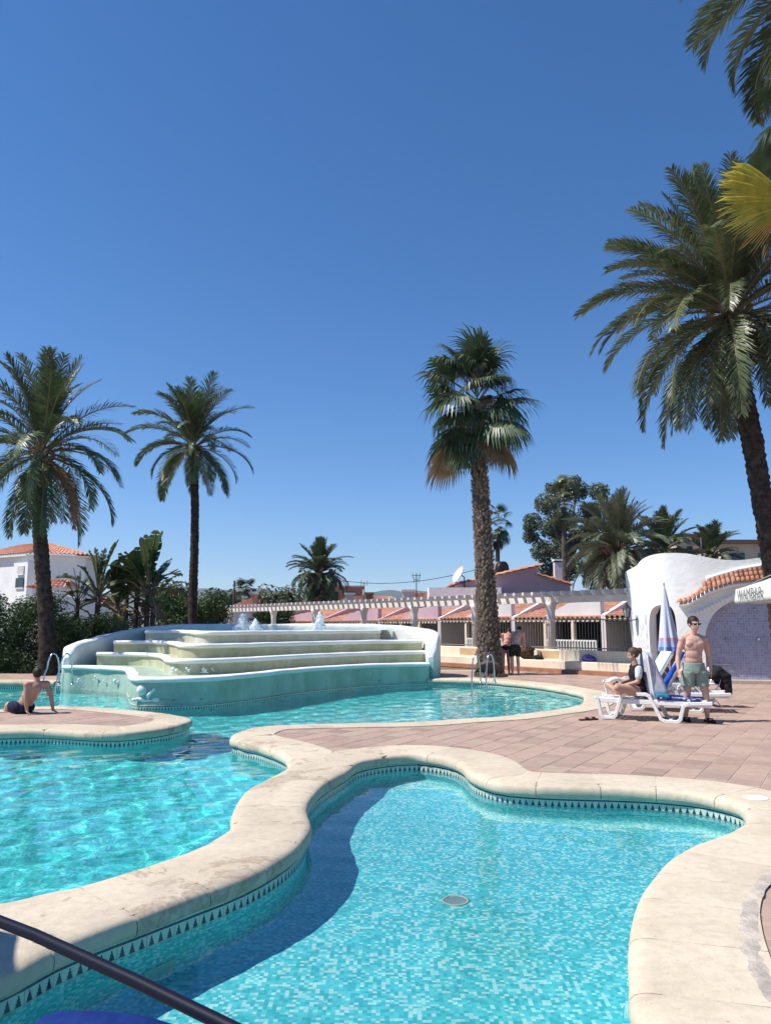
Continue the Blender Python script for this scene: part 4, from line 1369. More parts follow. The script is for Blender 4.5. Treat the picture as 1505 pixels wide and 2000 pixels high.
def trunk_mesh(pts, rads, n=14, ring=0.0, seed=0):
    """bark column along pts with ring scars"""
    P = [Vector(p) for p in pts]
    Q, Rr = [], []
    for i in range(len(P) - 1):
        m = max(2, int((P[i + 1] - P[i]).length / 0.085))
        for k in range(m):
            t = k / m
            a = P[i - 1] if i > 0 else P[i] * 2 - P[i + 1]
            b = P[i + 2] if i + 2 < len(P) else P[i + 1] * 2 - P[i]
            q = 0.5 * ((2 * P[i]) + (P[i + 1] - a) * t + (2 * a - 5 * P[i] + 4 * P[i + 1] - b) * t * t + (3 * P[i] - a - 3 * P[i + 1] + b) * t ** 3)
            Q.append(q); Rr.append((rads[i] * (1 - t) + rads[i + 1] * t) * (1 + ring * (1 if len(Q) % 2 else -1)))
    Q.append(P[-1]); Rr.append(rads[-1])
    mb = MB(); mb.tube(Q, Rr, n)
    for i, v in enumerate(mb.v):
        q = Vector(v) * 5
        d = 0.12 * rads[0] * noise.noise(q + Vector((seed, 0, 0)))
        c = Q[min(i // n, len(Q) - 1)]
        o = Vector(v) - c
        if o.length > 1e-4:
            o.normalize(); mb.v[i] = tuple(Vector(v) + o * d)
    return mb, Q, Rr

def crown_of(root, top, meshes, count, rng, scale=(0.85, 1.1), order=None, lean=0.10):
    """meshes: list of (share up the crown 0..1 -> [mesh variants]); golden-angle phyllotaxis"""
    ga = PI * (3 - math.sqrt(5))
    for i in range(count):
        t = (i + .5) / count
        cls = meshes[min(int(t * len(meshes)), len(meshes) - 1)]
        me = rng.choice(cls)
        s_ = rng.uniform(*scale)
        inst('frond', me, root, Vector(top) - Vector(root.location) + Vector((0, 0, rng.uniform(-.1, .12))),
             (rng.uniform(-lean, lean), rng.uniform(-lean, lean), i * ga + rng.uniform(-.25, .25)), (s_, s_, s_))

def date_palm(label, base, top, r0, r1, L, count, seed, mats, trunk_pts=None, pairs=46, leaf=.46, wid=.042, up=1.0, group=None, cat='palm tree', dry=0):
    rng = random.Random(seed)
    base, top = Vector(base), Vector(top)
    root = thing('date_palm', label, cat, base, group)
    pts = trunk_pts or [base, base.lerp(top, .33), base.lerp(top, .7), top]
    rads = [r0 * 1.25] + [r0 + (r1 - r0) * i / (len(pts) - 2) for i in range(len(pts) - 1)]
    mb, Q, Rr = trunk_mesh(pts, rads, 14, .05, seed)
    mb.build('trunk', M_trunk, root)
    # swollen boss of cut leaf bases under the crown
    mb = MB()
    ax = (Vector(pts[-1]) - Vector(pts[-2])).normalized()
    for i in range(90):
        t = rng.random(); an = i * 2.4
        c = top - ax * (1.15 * r1 / .2 * (1 - t)) * 1.0
        rr = r1 * (1.0 + .75 * t)
        o = Vector((math.cos(an), math.sin(an), 0))
        a = c + o * rr * .8
        mb.bar(a, a + o * .16 * r1 / .2 + Vector((0, 0, .16 * r1 / .2)), .08 * r1 / .2, .04 * r1 / .2)
    tag(mb.build('leaf_bases', M_boot, root), kind='stuff')
    cl = []
    for e, bd, ls in ((82, 22, .95), (74, 40, 1.0), (58, 62, 1.0), (38, 78, 1.0), (14, 88, 1.0), (-12, 78, .95), (-40, 48, .9)):
        cl.append([pinnate(rng, L * ls * up, R(e + rng.uniform(-6, 6)), R(bd + rng.uniform(-8, 8)), pairs, leaf, wid, mats[0], mats[1]) for _ in range(2)])
    crown_of(root, top, cl, count, rng)
    if dry:
        me = pinnate(rng, L * .95, R(-35), R(55), pairs, leaf * .8, wid, M_dry, M_dry)
        for k in range(dry):
            o = inst('frond', me, root, top - base, (0, 0, -.5 + k * 1.9)); o['label'] = 'dead reddish brown frond hanging from the crown'
    return root

def fan_palm(label, base, top, r0, r1, pet, rad, tiers, seed, trunk_pts=None, segs=34, group=None, boots=True, mats=None):
    rng = random.Random(seed)
    base, top = Vector(base), Vector(top)
    root = thing('fan_palm', label, 'palm tree', base, group)
    pts = trunk_pts or [base, base.lerp(top, .08), base.lerp(top, .35), base.lerp(top, .7), top]
    rads = [r0 * 1.65, r0 * 1.36, r0, (r0 + r1) / 2, r1][:len(pts)]
    mb, Q, Rr = trunk_mesh(pts, rads, 14, .0, seed)
    mb.build('trunk', M_trunkw, root)
    if boots:
        mb = MB()
        i = 0; acc = 0.0
        for k in range(1, len(Q)):
            per = max(6, int(2 * PI * Rr[k] / .17))
            for j in range(per):
                an = 2 * PI * (j + .5 * (k % 2)) / per + rng.uniform(-.22, .22)
                if rng.random() < .12: continue
                o = Vector((math.cos(an), math.sin(an), 0)); w = Vector((-o.y, o.x, 0))
                c = Q[k] + o * Rr[k] * .93 + Vector((0, 0, rng.uniform(-.05, .05)))
                h, b_ = rng.uniform(.07, .11), rng.uniform(.045, .07)
                out_ = o * rng.uniform(.035, .075)
                if o.y < .55:
                    mb.add([c - w * b_ - Vector((0, 0, h * .3)), c + w * b_ - Vector((0, 0, h * .3)), c + w * b_ * .5 + out_ + Vector((0, 0, h)), c - w * b_ * .5 + out_ + Vector((0, 0, h)), c + out_ * 1.15 + Vector((0, 0, h * .2))],
                           [(0, 4, 3), (1, 2, 4), (0, 1, 4), (2, 3, 4)])
        tag(mb.build('leaf_bases', M_boot, root), kind='stuff')
    M = mats or (M_fan, M_fandry)
    ga = PI * (3 - math.sqrt(5)); i = 0
    for (zoff, el, dr, n, kind, s_) in tiers:
        ms = [fan_leaf(rng, pet * rng.uniform(.85, 1.1), rad * rng.uniform(.9, 1.08), segs, R(rng.uniform(150, 215)), M[0] if kind == 0 else M[1], M_stalk, dr * rng.uniform(.8, 1.2), elev=R(el + rng.uniform(-20, 20))) for _ in range(5)]
        for _ in range(n):
            q = rng.uniform(.85, 1.12) * s_
            inst('frond', rng.choice(ms), root, top - base + Vector((0, 0, zoff + rng.uniform(-.3, .3))), (rng.uniform(-.3, .3), rng.uniform(-.2, .2), i * ga + rng.uniform(-.3, .3)), (q, q, q))
            i += 1
    return root

# --- the big palms
b = at_z(93, 1319, 0); t = at_y(83, 885, b.y)
date_palm('tall dark date palm cut by the left picture edge, standing by the hedge', b, t, .25, .21, 3.6, 56, 11, (M_frond, M_stalk), pairs=76, leaf=.5, wid=.032, dry=1,
          trunk_pts=[b, at_y(90, 1200, b.y), at_y(78, 1020, b.y), t])
Y = 33.0
b = at_y(376, 1300, Y); b.z = 0; t = at_y(378, 872, Y)
date_palm('slender date palm with windswept crown behind the left of the fountain', b, t, .19, .16, 3.05, 52, 23, (M_frond, M_stalk), pairs=70, leaf=.46, wid=.032,
          trunk_pts=[b, at_y(377, 1180, Y), at_y(381, 1000, Y), t])
Y = 26.3
b = at_z(955, 1322, 0); t = at_y(931, 838, Y)
tall = fan_palm('tall fan palm with shaggy trunk and brown skirt standing by the pool ladder', b, t, .30, .25, .85, .95, [], 5,
         trunk_pts=[b, at_y(955, 1290, Y), at_y(945, 1090, Y), at_y(936, 930, Y), at_y(930, 790, Y)], segs=40)
rng = random.Random(17)
cls = []
for el in (86, 76, 64, 50, 36, 20, 5, -10, -24, -36):
    cls.append([fan_leaf(rng, rng.uniform(.65, 1.2), rng.uniform(.92, 1.25), 34, R(rng.uniform(170, 230)), M_fandry if (el < -20 and k == 2) else M_fan, M_stalk, rng.uniform(.55, .95) * (.6 if el > 60 else 1.0 if el > 15 else 1.35), elev=R(el + rng.uniform(-8, 8))) for k in range(3)])
nl = 72
for i in range(nl):
    u = (i + .5) / nl
    k = min(int(u * 10 + rng.uniform(-.7, .7)), 9); k = max(k, 0)
    zo = 2.15 * (1 - u) ** 1.25 - .1 + rng.uniform(-.3, .3)
    q = (.72 + .42 * min(1, u * 1.7)) * rng.uniform(.82, 1.15)
    inst('frond', rng.choice(cls[k]), tall, t - b + Vector((0, 0, zo)), (rng.uniform(-.3, .3), rng.uniform(-.16, .16), i * 2.39996 + rng.uniform(-.5, .5)), (q, q, q))
Y = 19.0
t = at_y(1425, 618, Y); b = Vector((at_y(1545, 1340, Y).x, Y, 0))
date_palm('large curved date palm leaning in from the right picture edge', b, t, .26, .25, 4.0, 124, 31, (M_frond2, M_stalk), pairs=92, leaf=.46, wid=.027,
          trunk_pts=[b, at_y(1512, 1120, Y), at_y(1488, 980, Y), at_y(1462, 830, Y), at_y(1441, 720, Y), t])
Y = 11.5
t = at_y(1655, -110, Y); b = Vector((t.x + .3, Y, 0))
date_palm('near date palm whose drooping fronds hang into the top right corner', b, t, .24, .24, 3.3, 60, 41, (M_frond2, M_stalk), pairs=92, leaf=.50, wid=.026)
# near fan palm at the right edge: one yellowing leaf reaches into the picture
Y = 12.5
t = at_y(1625, 270, Y); b = Vector((t.x, Y, 0))
fp = fan_palm('fan palm at the right edge with a yellow leaf and dark hanging fronds', b, t, .26, .22, .8, .8, [(.6, 40, .5, 6, 0, 1), (.2, 5, .8, 7, 0, 1), (-.2, -25, .9, 7, 0, 1)], 51, boots=False)
rng = random.Random(3)
def yellow_fan(px, py, tipx, tipy, spread, pet0):
    c, tip = at_y(px, py, Y - .3), at_y(tipx, tipy, Y - .5)
    for mat, s0, s1, nm in ((M_fanhalf, -1.0, .35, 'green'), (M_fanyel, .35, 1.0, 'yellow')):
        mb = MB(); ax = (tip - c); L = ax.length; ax.normalize()
        nrm = Vector((0, -1, 0)); nrm = (nrm - ax * nrm.dot(ax)).normalized(); sd = ax.cross(nrm)
        for i in range(58):
            u = (i + .5) / 58 * 2 - 1
            if not (s0 <= u < s1): continue
            a = -u * spread / 2
            d = (ax * math.cos(a) + sd * math.sin(a)).normalized()
            w = (sd * math.cos(a) - ax * math.sin(a)) * L * spread / 58 * .5
            rr = L * rng.uniform(.92, 1.06) * (1 - .15 * u * u)
            z = nrm * .03 * rng.uniform(.4, 1.2)
            p1 = c + d * rr * .62; p2 = c + d * rr * .86 + Vector((0, 0, -.03)); p3 = c + d * rr + Vector((rng.uniform(-.03, .03), 0, -.10 * rng.uniform(.3, 1.4)))
            mb.add([c, c + w * .05, p1 + w * .44 + z, p1 - w * .44 - z, p2 + w * .28 + z, p2 - w * .28 - z, p3], [(0, 1, 2, 3), (3, 2, 4, 5), (5, 4, 6)])
        mb.build('frond', mat, fp)['label'] = 'yellowing fan leaf, %s half' % nm
    mb = MB(); mb.tube([t, t.lerp(c, .5) + Vector((0, 0, .15)), c], [.03, .025, .02], 6); mb.build('leaf_stalk', M_stalk, fp)
yellow_fan(1548, 392, 1408, 428, R(118), .5)

# --- palms in the middle distance
Y = 62.0
b = at_y(624, 1300, Y); b.z = 0; t = at_y(624, 1122, Y)
date_palm('round canary palm standing alone above the middle of the pergola', b, t,   .62, .60, 2.95, 92, 61, (M_frond, M_stalk), pairs=56, leaf=.46, wid=.042, group='palms behind the terrace houses')
Y = 95.0
b = at_y(481, 1300, Y); b.z = 0; t = at_y(481, 1152, Y)
fan_palm('small far fan palm left of the pergola end', b, t, .35, .3, .7, 1.0, [(.5, 60, .3, 8, 0, 1), (0, 20, .5, 10, 0, 1), (-.4, -25, .6, 9, 0, 1)], 62, segs=20, group='palms behind the terrace houses', boots=False)
Y = 78.0
b = at_y(966, 1300, Y); b.z = 0; t = at_y(973, 1035, Y)
fan_palm('thin far fan palm just right of the tall fan palm trunk', b, t, .26, .2, .8, .95, [(1.3, 62, .4, 7, 0, 1), (.6, 25, .6, 9, 0, 1), (-.1, -20, .8, 9, 0, 1), (-.6, -50, .6, 6, 0, 1)], 63, segs=22, group='palms behind the terrace houses', boots=False)
Y = 58.0
b = at_y(1106, 1300, Y); b.z = 0; t = at_y(1100, 990, Y)
fan_palm('fan palm with a slim trunk growing in front of the big leafy tree', b, t, .24, .18, .7, .85, [(1.0, 62, .4, 8, 0, 1), (.4, 20, .6, 9, 0, 1), (-.2, -25, .8, 9, 0, 1)], 64, segs=24, group='palms behind the terrace houses', boots=False, mats=(M_frond2, M_fandry))
Y = 37.0
b = at_y(1207, 1300, Y); b.z = 0; t = at_y(1207, 1078, Y)
date_palm('broad canary palm with arching fronds touching the round white building', b, t, .42, .42, 3.0, 105, 65, (M_frondl, M_stalk), pairs=66, leaf=.42, wid=.032, group='palms behind the white building')
Y = 45.0
b = at_y(1296, 1300, Y); b.z = 0; t = at_y(1296, 1078, Y)
date_palm('dark palm rising behind the top of the round white building', b, t, .4, .4, 2.5, 66, 66, (M_frond, M_stalk), pairs=54, leaf=.42, wid=.04, group='palms behind the white building')
Y = 47.0
b = at_y(1388, 1300, Y); b.z = 0; t = at_y(1388, 1092, Y)
date_palm('dark palm rightmost behind the white building near the beige block', b, t, .4, .4, 2.2, 60, 67, (M_frond2, M_stalk), pairs=54, leaf=.4, wid=.04, group='palms behind the white building')

# --- leafy crowns: many small leaf faces in clumps
def leaf_cloud(mb, clumps, n, size, rng, flat=.7):
    tot = sum(c[1] ** 2 for c in clumps)
    for (c, r, sc) in clumps:
        m = int(n * r * r / tot)
        for _ in range(m):
            d = Vector((rng.gauss(0, 1), rng.gauss(0, 1), rng.gauss(0, 1))).normalized()
            q = Vector(c) + Vector((d.x * sc[0], d.y * sc[1], d.z * sc[2])) * r * rng.uniform(.12, 1.10) ** .55
            if noise.noise((q - Vector(c)) * (1.9 / r) + Vector(c)) < -.34: continue
            a = Vector((rng.uniform(-1, 1), rng.uniform(-1, 1), rng.uniform(-.8, .5))).normalized()
            nn = (d * flat + Vector((rng.uniform(-1, 1), rng.uniform(-1, 1), rng.uniform(-.3, 1)))).normalized()
            b_ = nn.cross(a)
            if b_.length < .1: continue
            b_.normalize(); a = b_.cross(nn)
            s_ = size * rng.uniform(.6, 1.35)
            mb.add([q - a * s_, q + b_ * s_ * .45, q + a * s_, q - b_ * s_ * .45], [(0, 1, 2, 3)], smooth=False)
    return mb
M_euc = leaf_mat('eucalyptus_leaf', (0.05, 0.075, 0.04), (0.12, 0.15, 0.085), 0.35, 0.5, 0.2, 0)
M_hedge = leaf_mat('hedge_leaf', (0.022, 0.055, 0.016), (0.075, 0.125, 0.038), 1.1, 0.5, 0.22, 0.1, 0.2)
M_shrub = leaf_mat('shrub_leaf', (0.03, 0.06, 0.02), (0.09, 0.135, 0.042), 0.9, 0.5, 0.22, 0.1, 0.2)
M_shrubp = leaf_mat('pale_shrub_leaf', (0.09, 0.11, 0.06), (0.17, 0.19, 0.10), 0.7, 0.5, 0.22, 0.1)
M_branch = varied('branch_bark', (0.10, 0.075, 0.06), (0.2, 0.16, 0.13), 5, 0.9)

rng = random.Random(91)
Y = 64.0
c0 = at_y(1104, 1300, Y); c0.z = 0
tree = thing('leafy_tree', 'big round leafy tree with grey green foliage behind the pink house', 'tree', c0)
clumps = []
for px, py, r in ((1060, 990, 1.15), (1100, 962, 1.2), (1130, 955, 1.1), (1160, 965, .95), (1172, 985, .7), (1045, 1015, .95), (1040, 1045, .8), (1075, 1030, 1.2), (1110, 1010, 1.3), (1145, 1005, 1.1), (1060, 1075, 1.1), (1095, 1070, 1.3), (1130, 1050, 1.2), (1165, 1030, .8), (1155, 1075, 1.2), (1075, 1110, 1.1), (1110, 1110, 1.3), (1140, 1110, 1.2), (1085, 945, .6), (1120, 940, .6), (1032, 1030, .5), (1180, 1010, .4)):
    p = at_y(px, py, Y); clumps.append((p + Vector((0, rng.uniform(-2, 2), 0)), r * .92, (1, 1, .9)))
mb = MB(); leaf_cloud(mb, clumps, 30000, .115, rng); mb.build('crown', M_euc, tree)
mb = MB(); fork = at_y(1104, 1120, Y); mb.tube([c0, c0.lerp(fork, .6), fork], [.5, .42, .36], 10)
for (c, r, sc) in clumps[::2]: mb.tube([fork, fork.lerp(c, .5) + Vector((0, 0, .4)), c], [.22, .14, .05], 6)
mb.build('trunk', M_branch, tree)

def shrub(label, pts, Y, n, size, seed, mat, name='shrub', cat='shrub', group=None, depth=.8, stem=True):
    rng = random.Random(seed)
    P = [(at_y(px, py, Y), r) for px, py, r in pts]
    c = sum((p for p, r in P), Vector((0, 0, 0))) / len(P)
    root = thing(name, label, cat, (c.x, c.y, 0), group)
    cl = [(p + Vector((0, rng.uniform(-depth, depth), 0)), r, (1, 1, .9)) for p, r in P]
    mb = MB(); leaf_cloud(mb, cl, n, size, rng); mb.build('foliage', mat, root)
    if stem:
        mb = MB()
        for p, r, sc in cl[:6]: mb.tube([(c.x + (p.x - c.x) * .4, p.y, 0), (p.x, p.y, p.z * .6), p], [.05, .035, .02], 5)
        mb.build('stem', M_branch, root)
    return root
# hedge on the left
hp = []
r_ = random.Random(12)
for px in range(-60, 150, 17):
    topy = 1182 + 16 * math.sin(px * .05) + (r_.uniform(-9, 9)) + (18 if px > 95 else 0) + (22 if px > 125 else 0)
    for k in range(5):
        f = k / 4
        hp.append((px + r_.uniform(-6, 6), topy + (1300 - topy) * f, r_.uniform(.42, .62)))
shrub('tall dense dark hedge at the left behind the first palm', hp, 28.0, 42000, .052, 71, M_hedge, 'hedge', 'hedge')
hp = []
for px in range(140, 260, 15):
    topy = 1222 + 6 * math.sin(px * .11) + r_.uniform(-6, 6)
    for k in range(3): hp.append((px + r_.uniform(-5, 5), topy + 24 * k, r_.uniform(.34, .5)))
shrub('low bright green bush against the left end of the fountain', hp, 29.0, 11000, .052, 72, M_shrub)
hp = [(px + r_.uniform(-8, 8), 1180 + 18 * k + 9 * math.sin(px * .07) + r_.uniform(-7, 7), r_.uniform(.5, .75)) for px in range(318, 436, 16) for k in range(3)]
shrub('wide dark bush behind the fountain around the slender palm', hp, 36.0, 15000, .062, 73, M_shrub)
hp = [(px + r_.uniform(-5, 5), 1198 + 14 * k + r_.uniform(-4, 4), r_.uniform(.5, .7)) for px in range(508, 562, 12) for k in range(2)]
shrub('clipped dark bush below the far end of the pergola', hp, 48.0, 5000, .08, 74, M_hedge)
hp = [(px + r_.uniform(-8, 8), 1165 + 10 * k + r_.uniform(-7, 7), r_.uniform(1.0, 1.6)) for px in range(525, 585, 13) for k in range(3)]
shrub('grey green tree top left of the round canary palm', hp, 80.0, 3000, .22, 75, M_shrubp, 'leafy_tree', 'tree')
hp = [(px + r_.uniform(-8, 8), 1175 + 12 * k + r_.uniform(-8, 8), r_.uniform(1.4, 2.2)) for px in range(415, 470, 12) for k in range(3)]
shrub('far green tree clump left of the pole', hp, 110.0, 2600, .3, 76, M_shrub, 'leafy_tree', 'tree')
hp = [(px + r_.uniform(-8, 8), 1158 + 12 * k + r_.uniform(-8, 8), r_.uniform(.7, 1.0)) for px in range(318, 372, 14) for k in range(2)]
shrub('pale green shrub top left of the slender palm trunk', hp, 46.0, 2400, .13, 77, M_shrubp)

# --- giant strelitzias with torn paddle leaves
M_strel = leaf_mat('paddle_leaf', (0.035, 0.075, 0.022), (0.09, 0.14, 0.045), 1.2, 0.3, 0.3, 0.3, 0.5)
M_dead = leaf_mat('withered_leaf', (0.10, 0.06, 0.035), (0.22, 0.14, 0.09), 2, 0.8, 0.15, 0.2)
def paddle(rng, pet, L, W, elev, bend, mat, name='leaf'):
    mb = MB(); K = 12
    p, e, pts = Vector((0, 0, 0)), elev, []
    n0 = int(K * pet / (pet + L)) + 1
    for i in range(K + 1):
        pts.append(p.copy()); p = p + Vector((math.cos(e), 0, math.sin(e))) * (pet + L) / K
        if i > n0 - 2: e -= bend / (K - n0 + 2)
    mb.cur = 1; mb.tube(pts, [.035 * (1 - .7 * i / K) + .005 for i in range(K + 1)], 5, cap=False)
    mb.cur = 0
    for i in range(n0, K):
        t0, t1 = (i - n0) / (K - n0), (i + 1 - n0) / (K - n0)
        w0, w1 = W * math.sin(PI * min(.97, .10 + .86 * t0)) ** .6, W * math.sin(PI * min(.97, .10 + .86 * t1)) ** .6
        for sg in (-1, 1):
            gap = rng.uniform(-.05, .12)
            lift = .4 + rng.uniform(-.12, .12)
            s0 = Vector((0, sg, lift))
            a, b_ = pts[i], pts[i + 1]
            dz = Vector((0, 0, -rng.uniform(0, .1)))
            mb.add([a, b_, b_ + s0 * w1 * (1 - gap) + (a - b_) * gap * .5 + dz, a + s0 * w0 + (b_ - a) * gap * .8 + dz], [(0, 1, 2, 3)], smooth=False)
    return mb.mesh(name, [mat, M_stalk])
def strelitzia(label, stems, Y, seed, group='paddle leaved plants between the hedge and the fountain'):
    rng = random.Random(seed)
    c = at_y(stems[0][0], 1300, Y); c.z = 0
    root = thing('strelitzia_plant', label, 'plant', c, group)
    vs = [paddle(rng, rng.uniform(.4, .6), rng.uniform(.8, 1.15), .30, R(el), R(bd), M_strel) for el, bd in ((86, 8), (78, 16), (66, 38), (50, 70), (30, 95), (70, 25))]
    ds = [paddle(rng, .3, .7, .16, R(-20), R(60), M_dead) for _ in range(2)]
    for (px, topy, n, s_) in stems:
        yy = Y + rng.uniform(-.5, .5)
        t = at_y(px, topy, yy)
        mb = MB(); mb.tube([(t.x + rng.uniform(-.15, .15), yy, 0), (t.x, yy, t.z * .5), t], [.13, .11, .09], 8); mb.build('stem', M_trunkw, root)
        az = rng.uniform(0, 3)
        for i in range(n):
            v = vs[min(int(i / n * 6), 5)]
            # leaves stand in two rows
            a = az + (PI if i % 2 else 0) + rng.uniform(-.4, .4)
            q = s_ * rng.uniform(.8, 1.1)
            inst('leaf', v, root, t - c - Vector((0, 0, .05 * i)), (rng.uniform(-.1, .1), rng.uniform(-.1, .1), a), (q, q, q))
        for i in range(3):
            inst('leaf', rng.choice(ds), root, t - c - Vector((0, 0, .35 + .12 * i)), (0, 0, rng.uniform(0, 6.3)), (s_, s_, s_))
strelitzia('short paddle leaved plant leftmost, in front of the white house wall', [(152, 1168, 9, .8)], 28.8, 81)
strelitzia('tall single stemmed paddle leaved plant right of the white house', [(193, 1148, 12, 1.25)], 29.2, 82)
strelitzia('low dark clump of paddle leaves between two taller ones', [(228, 1172, 10, .95), (248, 1158, 9, 1.0)], 29.8, 83)
strelitzia('tallest clump of torn paddle leaves nearest the slender palm', [(290, 1142, 13, 1.3), (268, 1150, 11, 1.1), (300, 1172, 9, .9)], 30.2, 84)
# ================================================================== ROUND WHITE SHOWER BUILDING
FP = catmull([Vector(p) for p in ((9.6, 29.5), (8.55, 26.8), (8.02, 25.2), (7.90, 24.3), (8.02, 23.5), (8.36, 23.02), (8.85, 22.72), (9.4, 22.5), (10.4, 22.25), (11.4, 22.05), (13, 21.85), (15, 21.8))], 0.05, closed=False)
FN = [-n if n.y > 0 and abs(n.y) > abs(n.x) else n for n in normals2(FP, False)]
FN = []
for i in range(len(FP)):
    d = FP[min(i + 1, len(FP) - 1)] - FP[max(i - 1, 0)]
    n = Vector((d.y, -d.x)).normalized()
    FN.append(n if n.dot(Vector((-.6, -.8))) > 0 else -n)       # outwards: to the pool
SS = 0.05
def f_at(s, z, off=0.0):
    f = max(0, min(len(FP) - 1.001, s / SS)); i = int(f); t = f - i
    p, n = FP[i].lerp(FP[i + 1], t), FN[i].lerp(FN[i + 1], t)
    fl = 0.045 * z * max(0, min(1, (6.6 - s) / 2.0))          # the tower widens upwards
    wob = 0.02 * noise.noise(Vector((s * .8, z * .8, 4)))
    q = p + n * (off + fl + wob)
    return Vector((q.x, q.y, z))
def px_of(v):
    d = v - Vector((0, 0, CAM_H)); dep = d.y * _cp + d.z * _sp
    return Vector((752.5 + FPX * d.x / dep, 1000 - FPX * (d.z * _cp - d.y * _sp) / dep))
K0 = min(k for k in range(len(FP)) if FP[k].y < 25.0)
def s_of(px, z=1.2):
    best, bs = 9e9, 0
    for k in range(K0, len(FP) - 1):
        e = abs(px_of(f_at(k * SS, z)).x - px)
        if e < best: best, bs = e, k * SS
    return bs
def sz_of(px, py):
    """facade place that shows at a point of the photograph"""
    z = 2.0
    for _ in range(6):
        s_ = s_of(px, z); q = f_at(s_, z); d = ray(px, py); t = q.y / d.y; z = CAM_H + d.z * t
    return Vector((s_, z))
sb = thing('shower_building', 'white rounded shower building with wavy parapet, arched door and blue mosaic niche', 'building', (9.5, 24, 0))
top = [(0.0, 3.3)] + [tuple(sz_of(*p)) for p in ((1240, 1106), (1252, 1094), (1270, 1085), (1290, 1081), (1310, 1080), (1340, 1081), (1370, 1086), (1400, 1092), (1440, 1094), (1478, 1090))] + [(11.4, 3.75), (12.6, 3.9)]
topc = catmull([Vector(p) for p in top], 0.1, closed=False)
send = topc[-1].x
door = [sz_of(*p) for p in ((1270.5, 1290), (1266.5, 1225), (1267, 1205), (1271, 1191), (1280, 1184), (1295, 1181.5), (1308, 1184), (1316, 1194), (1318, 1215), (1318, 1290))]
door[0].x = door[1].x; door = [Vector((door[0].x, 0.02))] + door[1:-1] + [Vector((door[-2].x, 0.02))]
doorc = catmull(door, 0.08, closed=False)
nz = [sz_of(*p) for p in ((1378, 1300), (1378, 1235), (1382, 1216), (1392, 1199), (1410, 1184), (1435, 1172), (1465, 1165), (1500, 1161))]
zc_ = nz[-1].y
niche = [Vector((nz[0].x, .06))] + nz + [Vector((nz[-1].x + 1.2, zc_ + .05)), Vector((send - .5, zc_ - .1)), Vector((send - .3, .06))]
nichec = catmull(niche[1:-1], 0.08, closed=False)
nichec = [niche[0]] + nichec + [niche[-1]]
outl = [Vector((0, -.05)), Vector((send, -.05))] + list(reversed(topc))
# dense inner points keep the curved wall round
pts_in = []
s_ = .1
while s_ < send:
    z_ = .1
    while z_ < 4: pts_in.append(Vector((s_, z_))); z_ += .22
    s_ += .12
def fill_dense(outer_, holes_, extra):
    co, ed = [], []
    for lp in [outer_] + holes_:
        b = len(co); co += lp; ed += [(b + i, b + (i + 1) % len(lp)) for i in range(len(lp))]
    co += [p for p in extra if inside(p, outer_) and not any(inside(p, h) for h in holes_)]
    v, e, f, *_ = delaunay_2d_cdt(co, ed, [], 1, 1e-5)
    fs = []
    for t in f:
        c = sum((v[i] for i in t), Vector((0, 0))) / len(t)
        if inside(c, outer_) and not any(inside(c, h) for h in holes_): fs.append(tuple(t))
    return v, fs
v2, fs = fill_dense(outl, [doorc, nichec], pts_in)
TH = 0.30
mb = MB(); mb.smooth = True
mb.add([f_at(p.x, p.y) for p in v2], fs)
def loop_wall(lp, o0, o1, closed=True):
    n = len(lp)
    vs = [f_at(p.x, p.y, o0) for p in lp] + [f_at(p.x, p.y, o1) for p in lp]
    mb.add(vs, [(i, (i + 1) % n, n + (i + 1) % n, n + i) for i in range(n if closed else n - 1)])
loop_wall(doorc, 0, -TH, False); loop_wall(nichec, 0, -TH, False); loop_wall(topc, 0, -TH, False)
vi, fi = fill_dense(outl, [], pts_in[::5])
o = mb.build('wall', M_white, sb, fix=True)
mb = MB(); mb.add([f_at(p.x, p.y, -.62) for p in vi if True], fi); mb.build('inner_wall', M_white, sb)
o.data.polygons.foreach_set('use_smooth', [True] * len(o.data.polygons))
# flat roof between front and back skins
mb = MB()
rows = [(f_at(p.x, p.y - .35, -.28), f_at(p.x, p.y - .35, -4.0)) for p in topc]
mb.add([v for r in rows for v in r], [(2 * i, 2 * i + 2, 2 * i + 3, 2 * i + 1) for i in range(len(rows) - 1)]); mb.build('roof', M_white, sb)
# door leaf
ds0, ds1 = doorc[0].x, doorc[-1].x
mb = MB(); n = 10
vs = []
for i in range(n + 1):
    s_ = ds0 - .15 + (ds1 - ds0 + .3) * i / n
    vs += [f_at(s_, 0, -TH), f_at(s_, 2.6, -TH)]
mb.add(vs, [(2 * i, 2 * i + 2, 2 * i + 3, 2 * i + 1) for i in range(n)])
M_door = varied('dark_door_wood', (0.022, 0.010, 0.009), (0.05, 0.022, 0.018), 5, .6)
dl = mb.build('door', M_door, sb)
for f in (.08, .5, .92):
    mb = MB(); s_ = ds0 + (ds1 - ds0) * f
    mb.bar(f_at(s_, 0, -TH + .02), f_at(s_, 2.3, -TH + .02), .07, .03); mb.build('door_stile', M_door, dl)
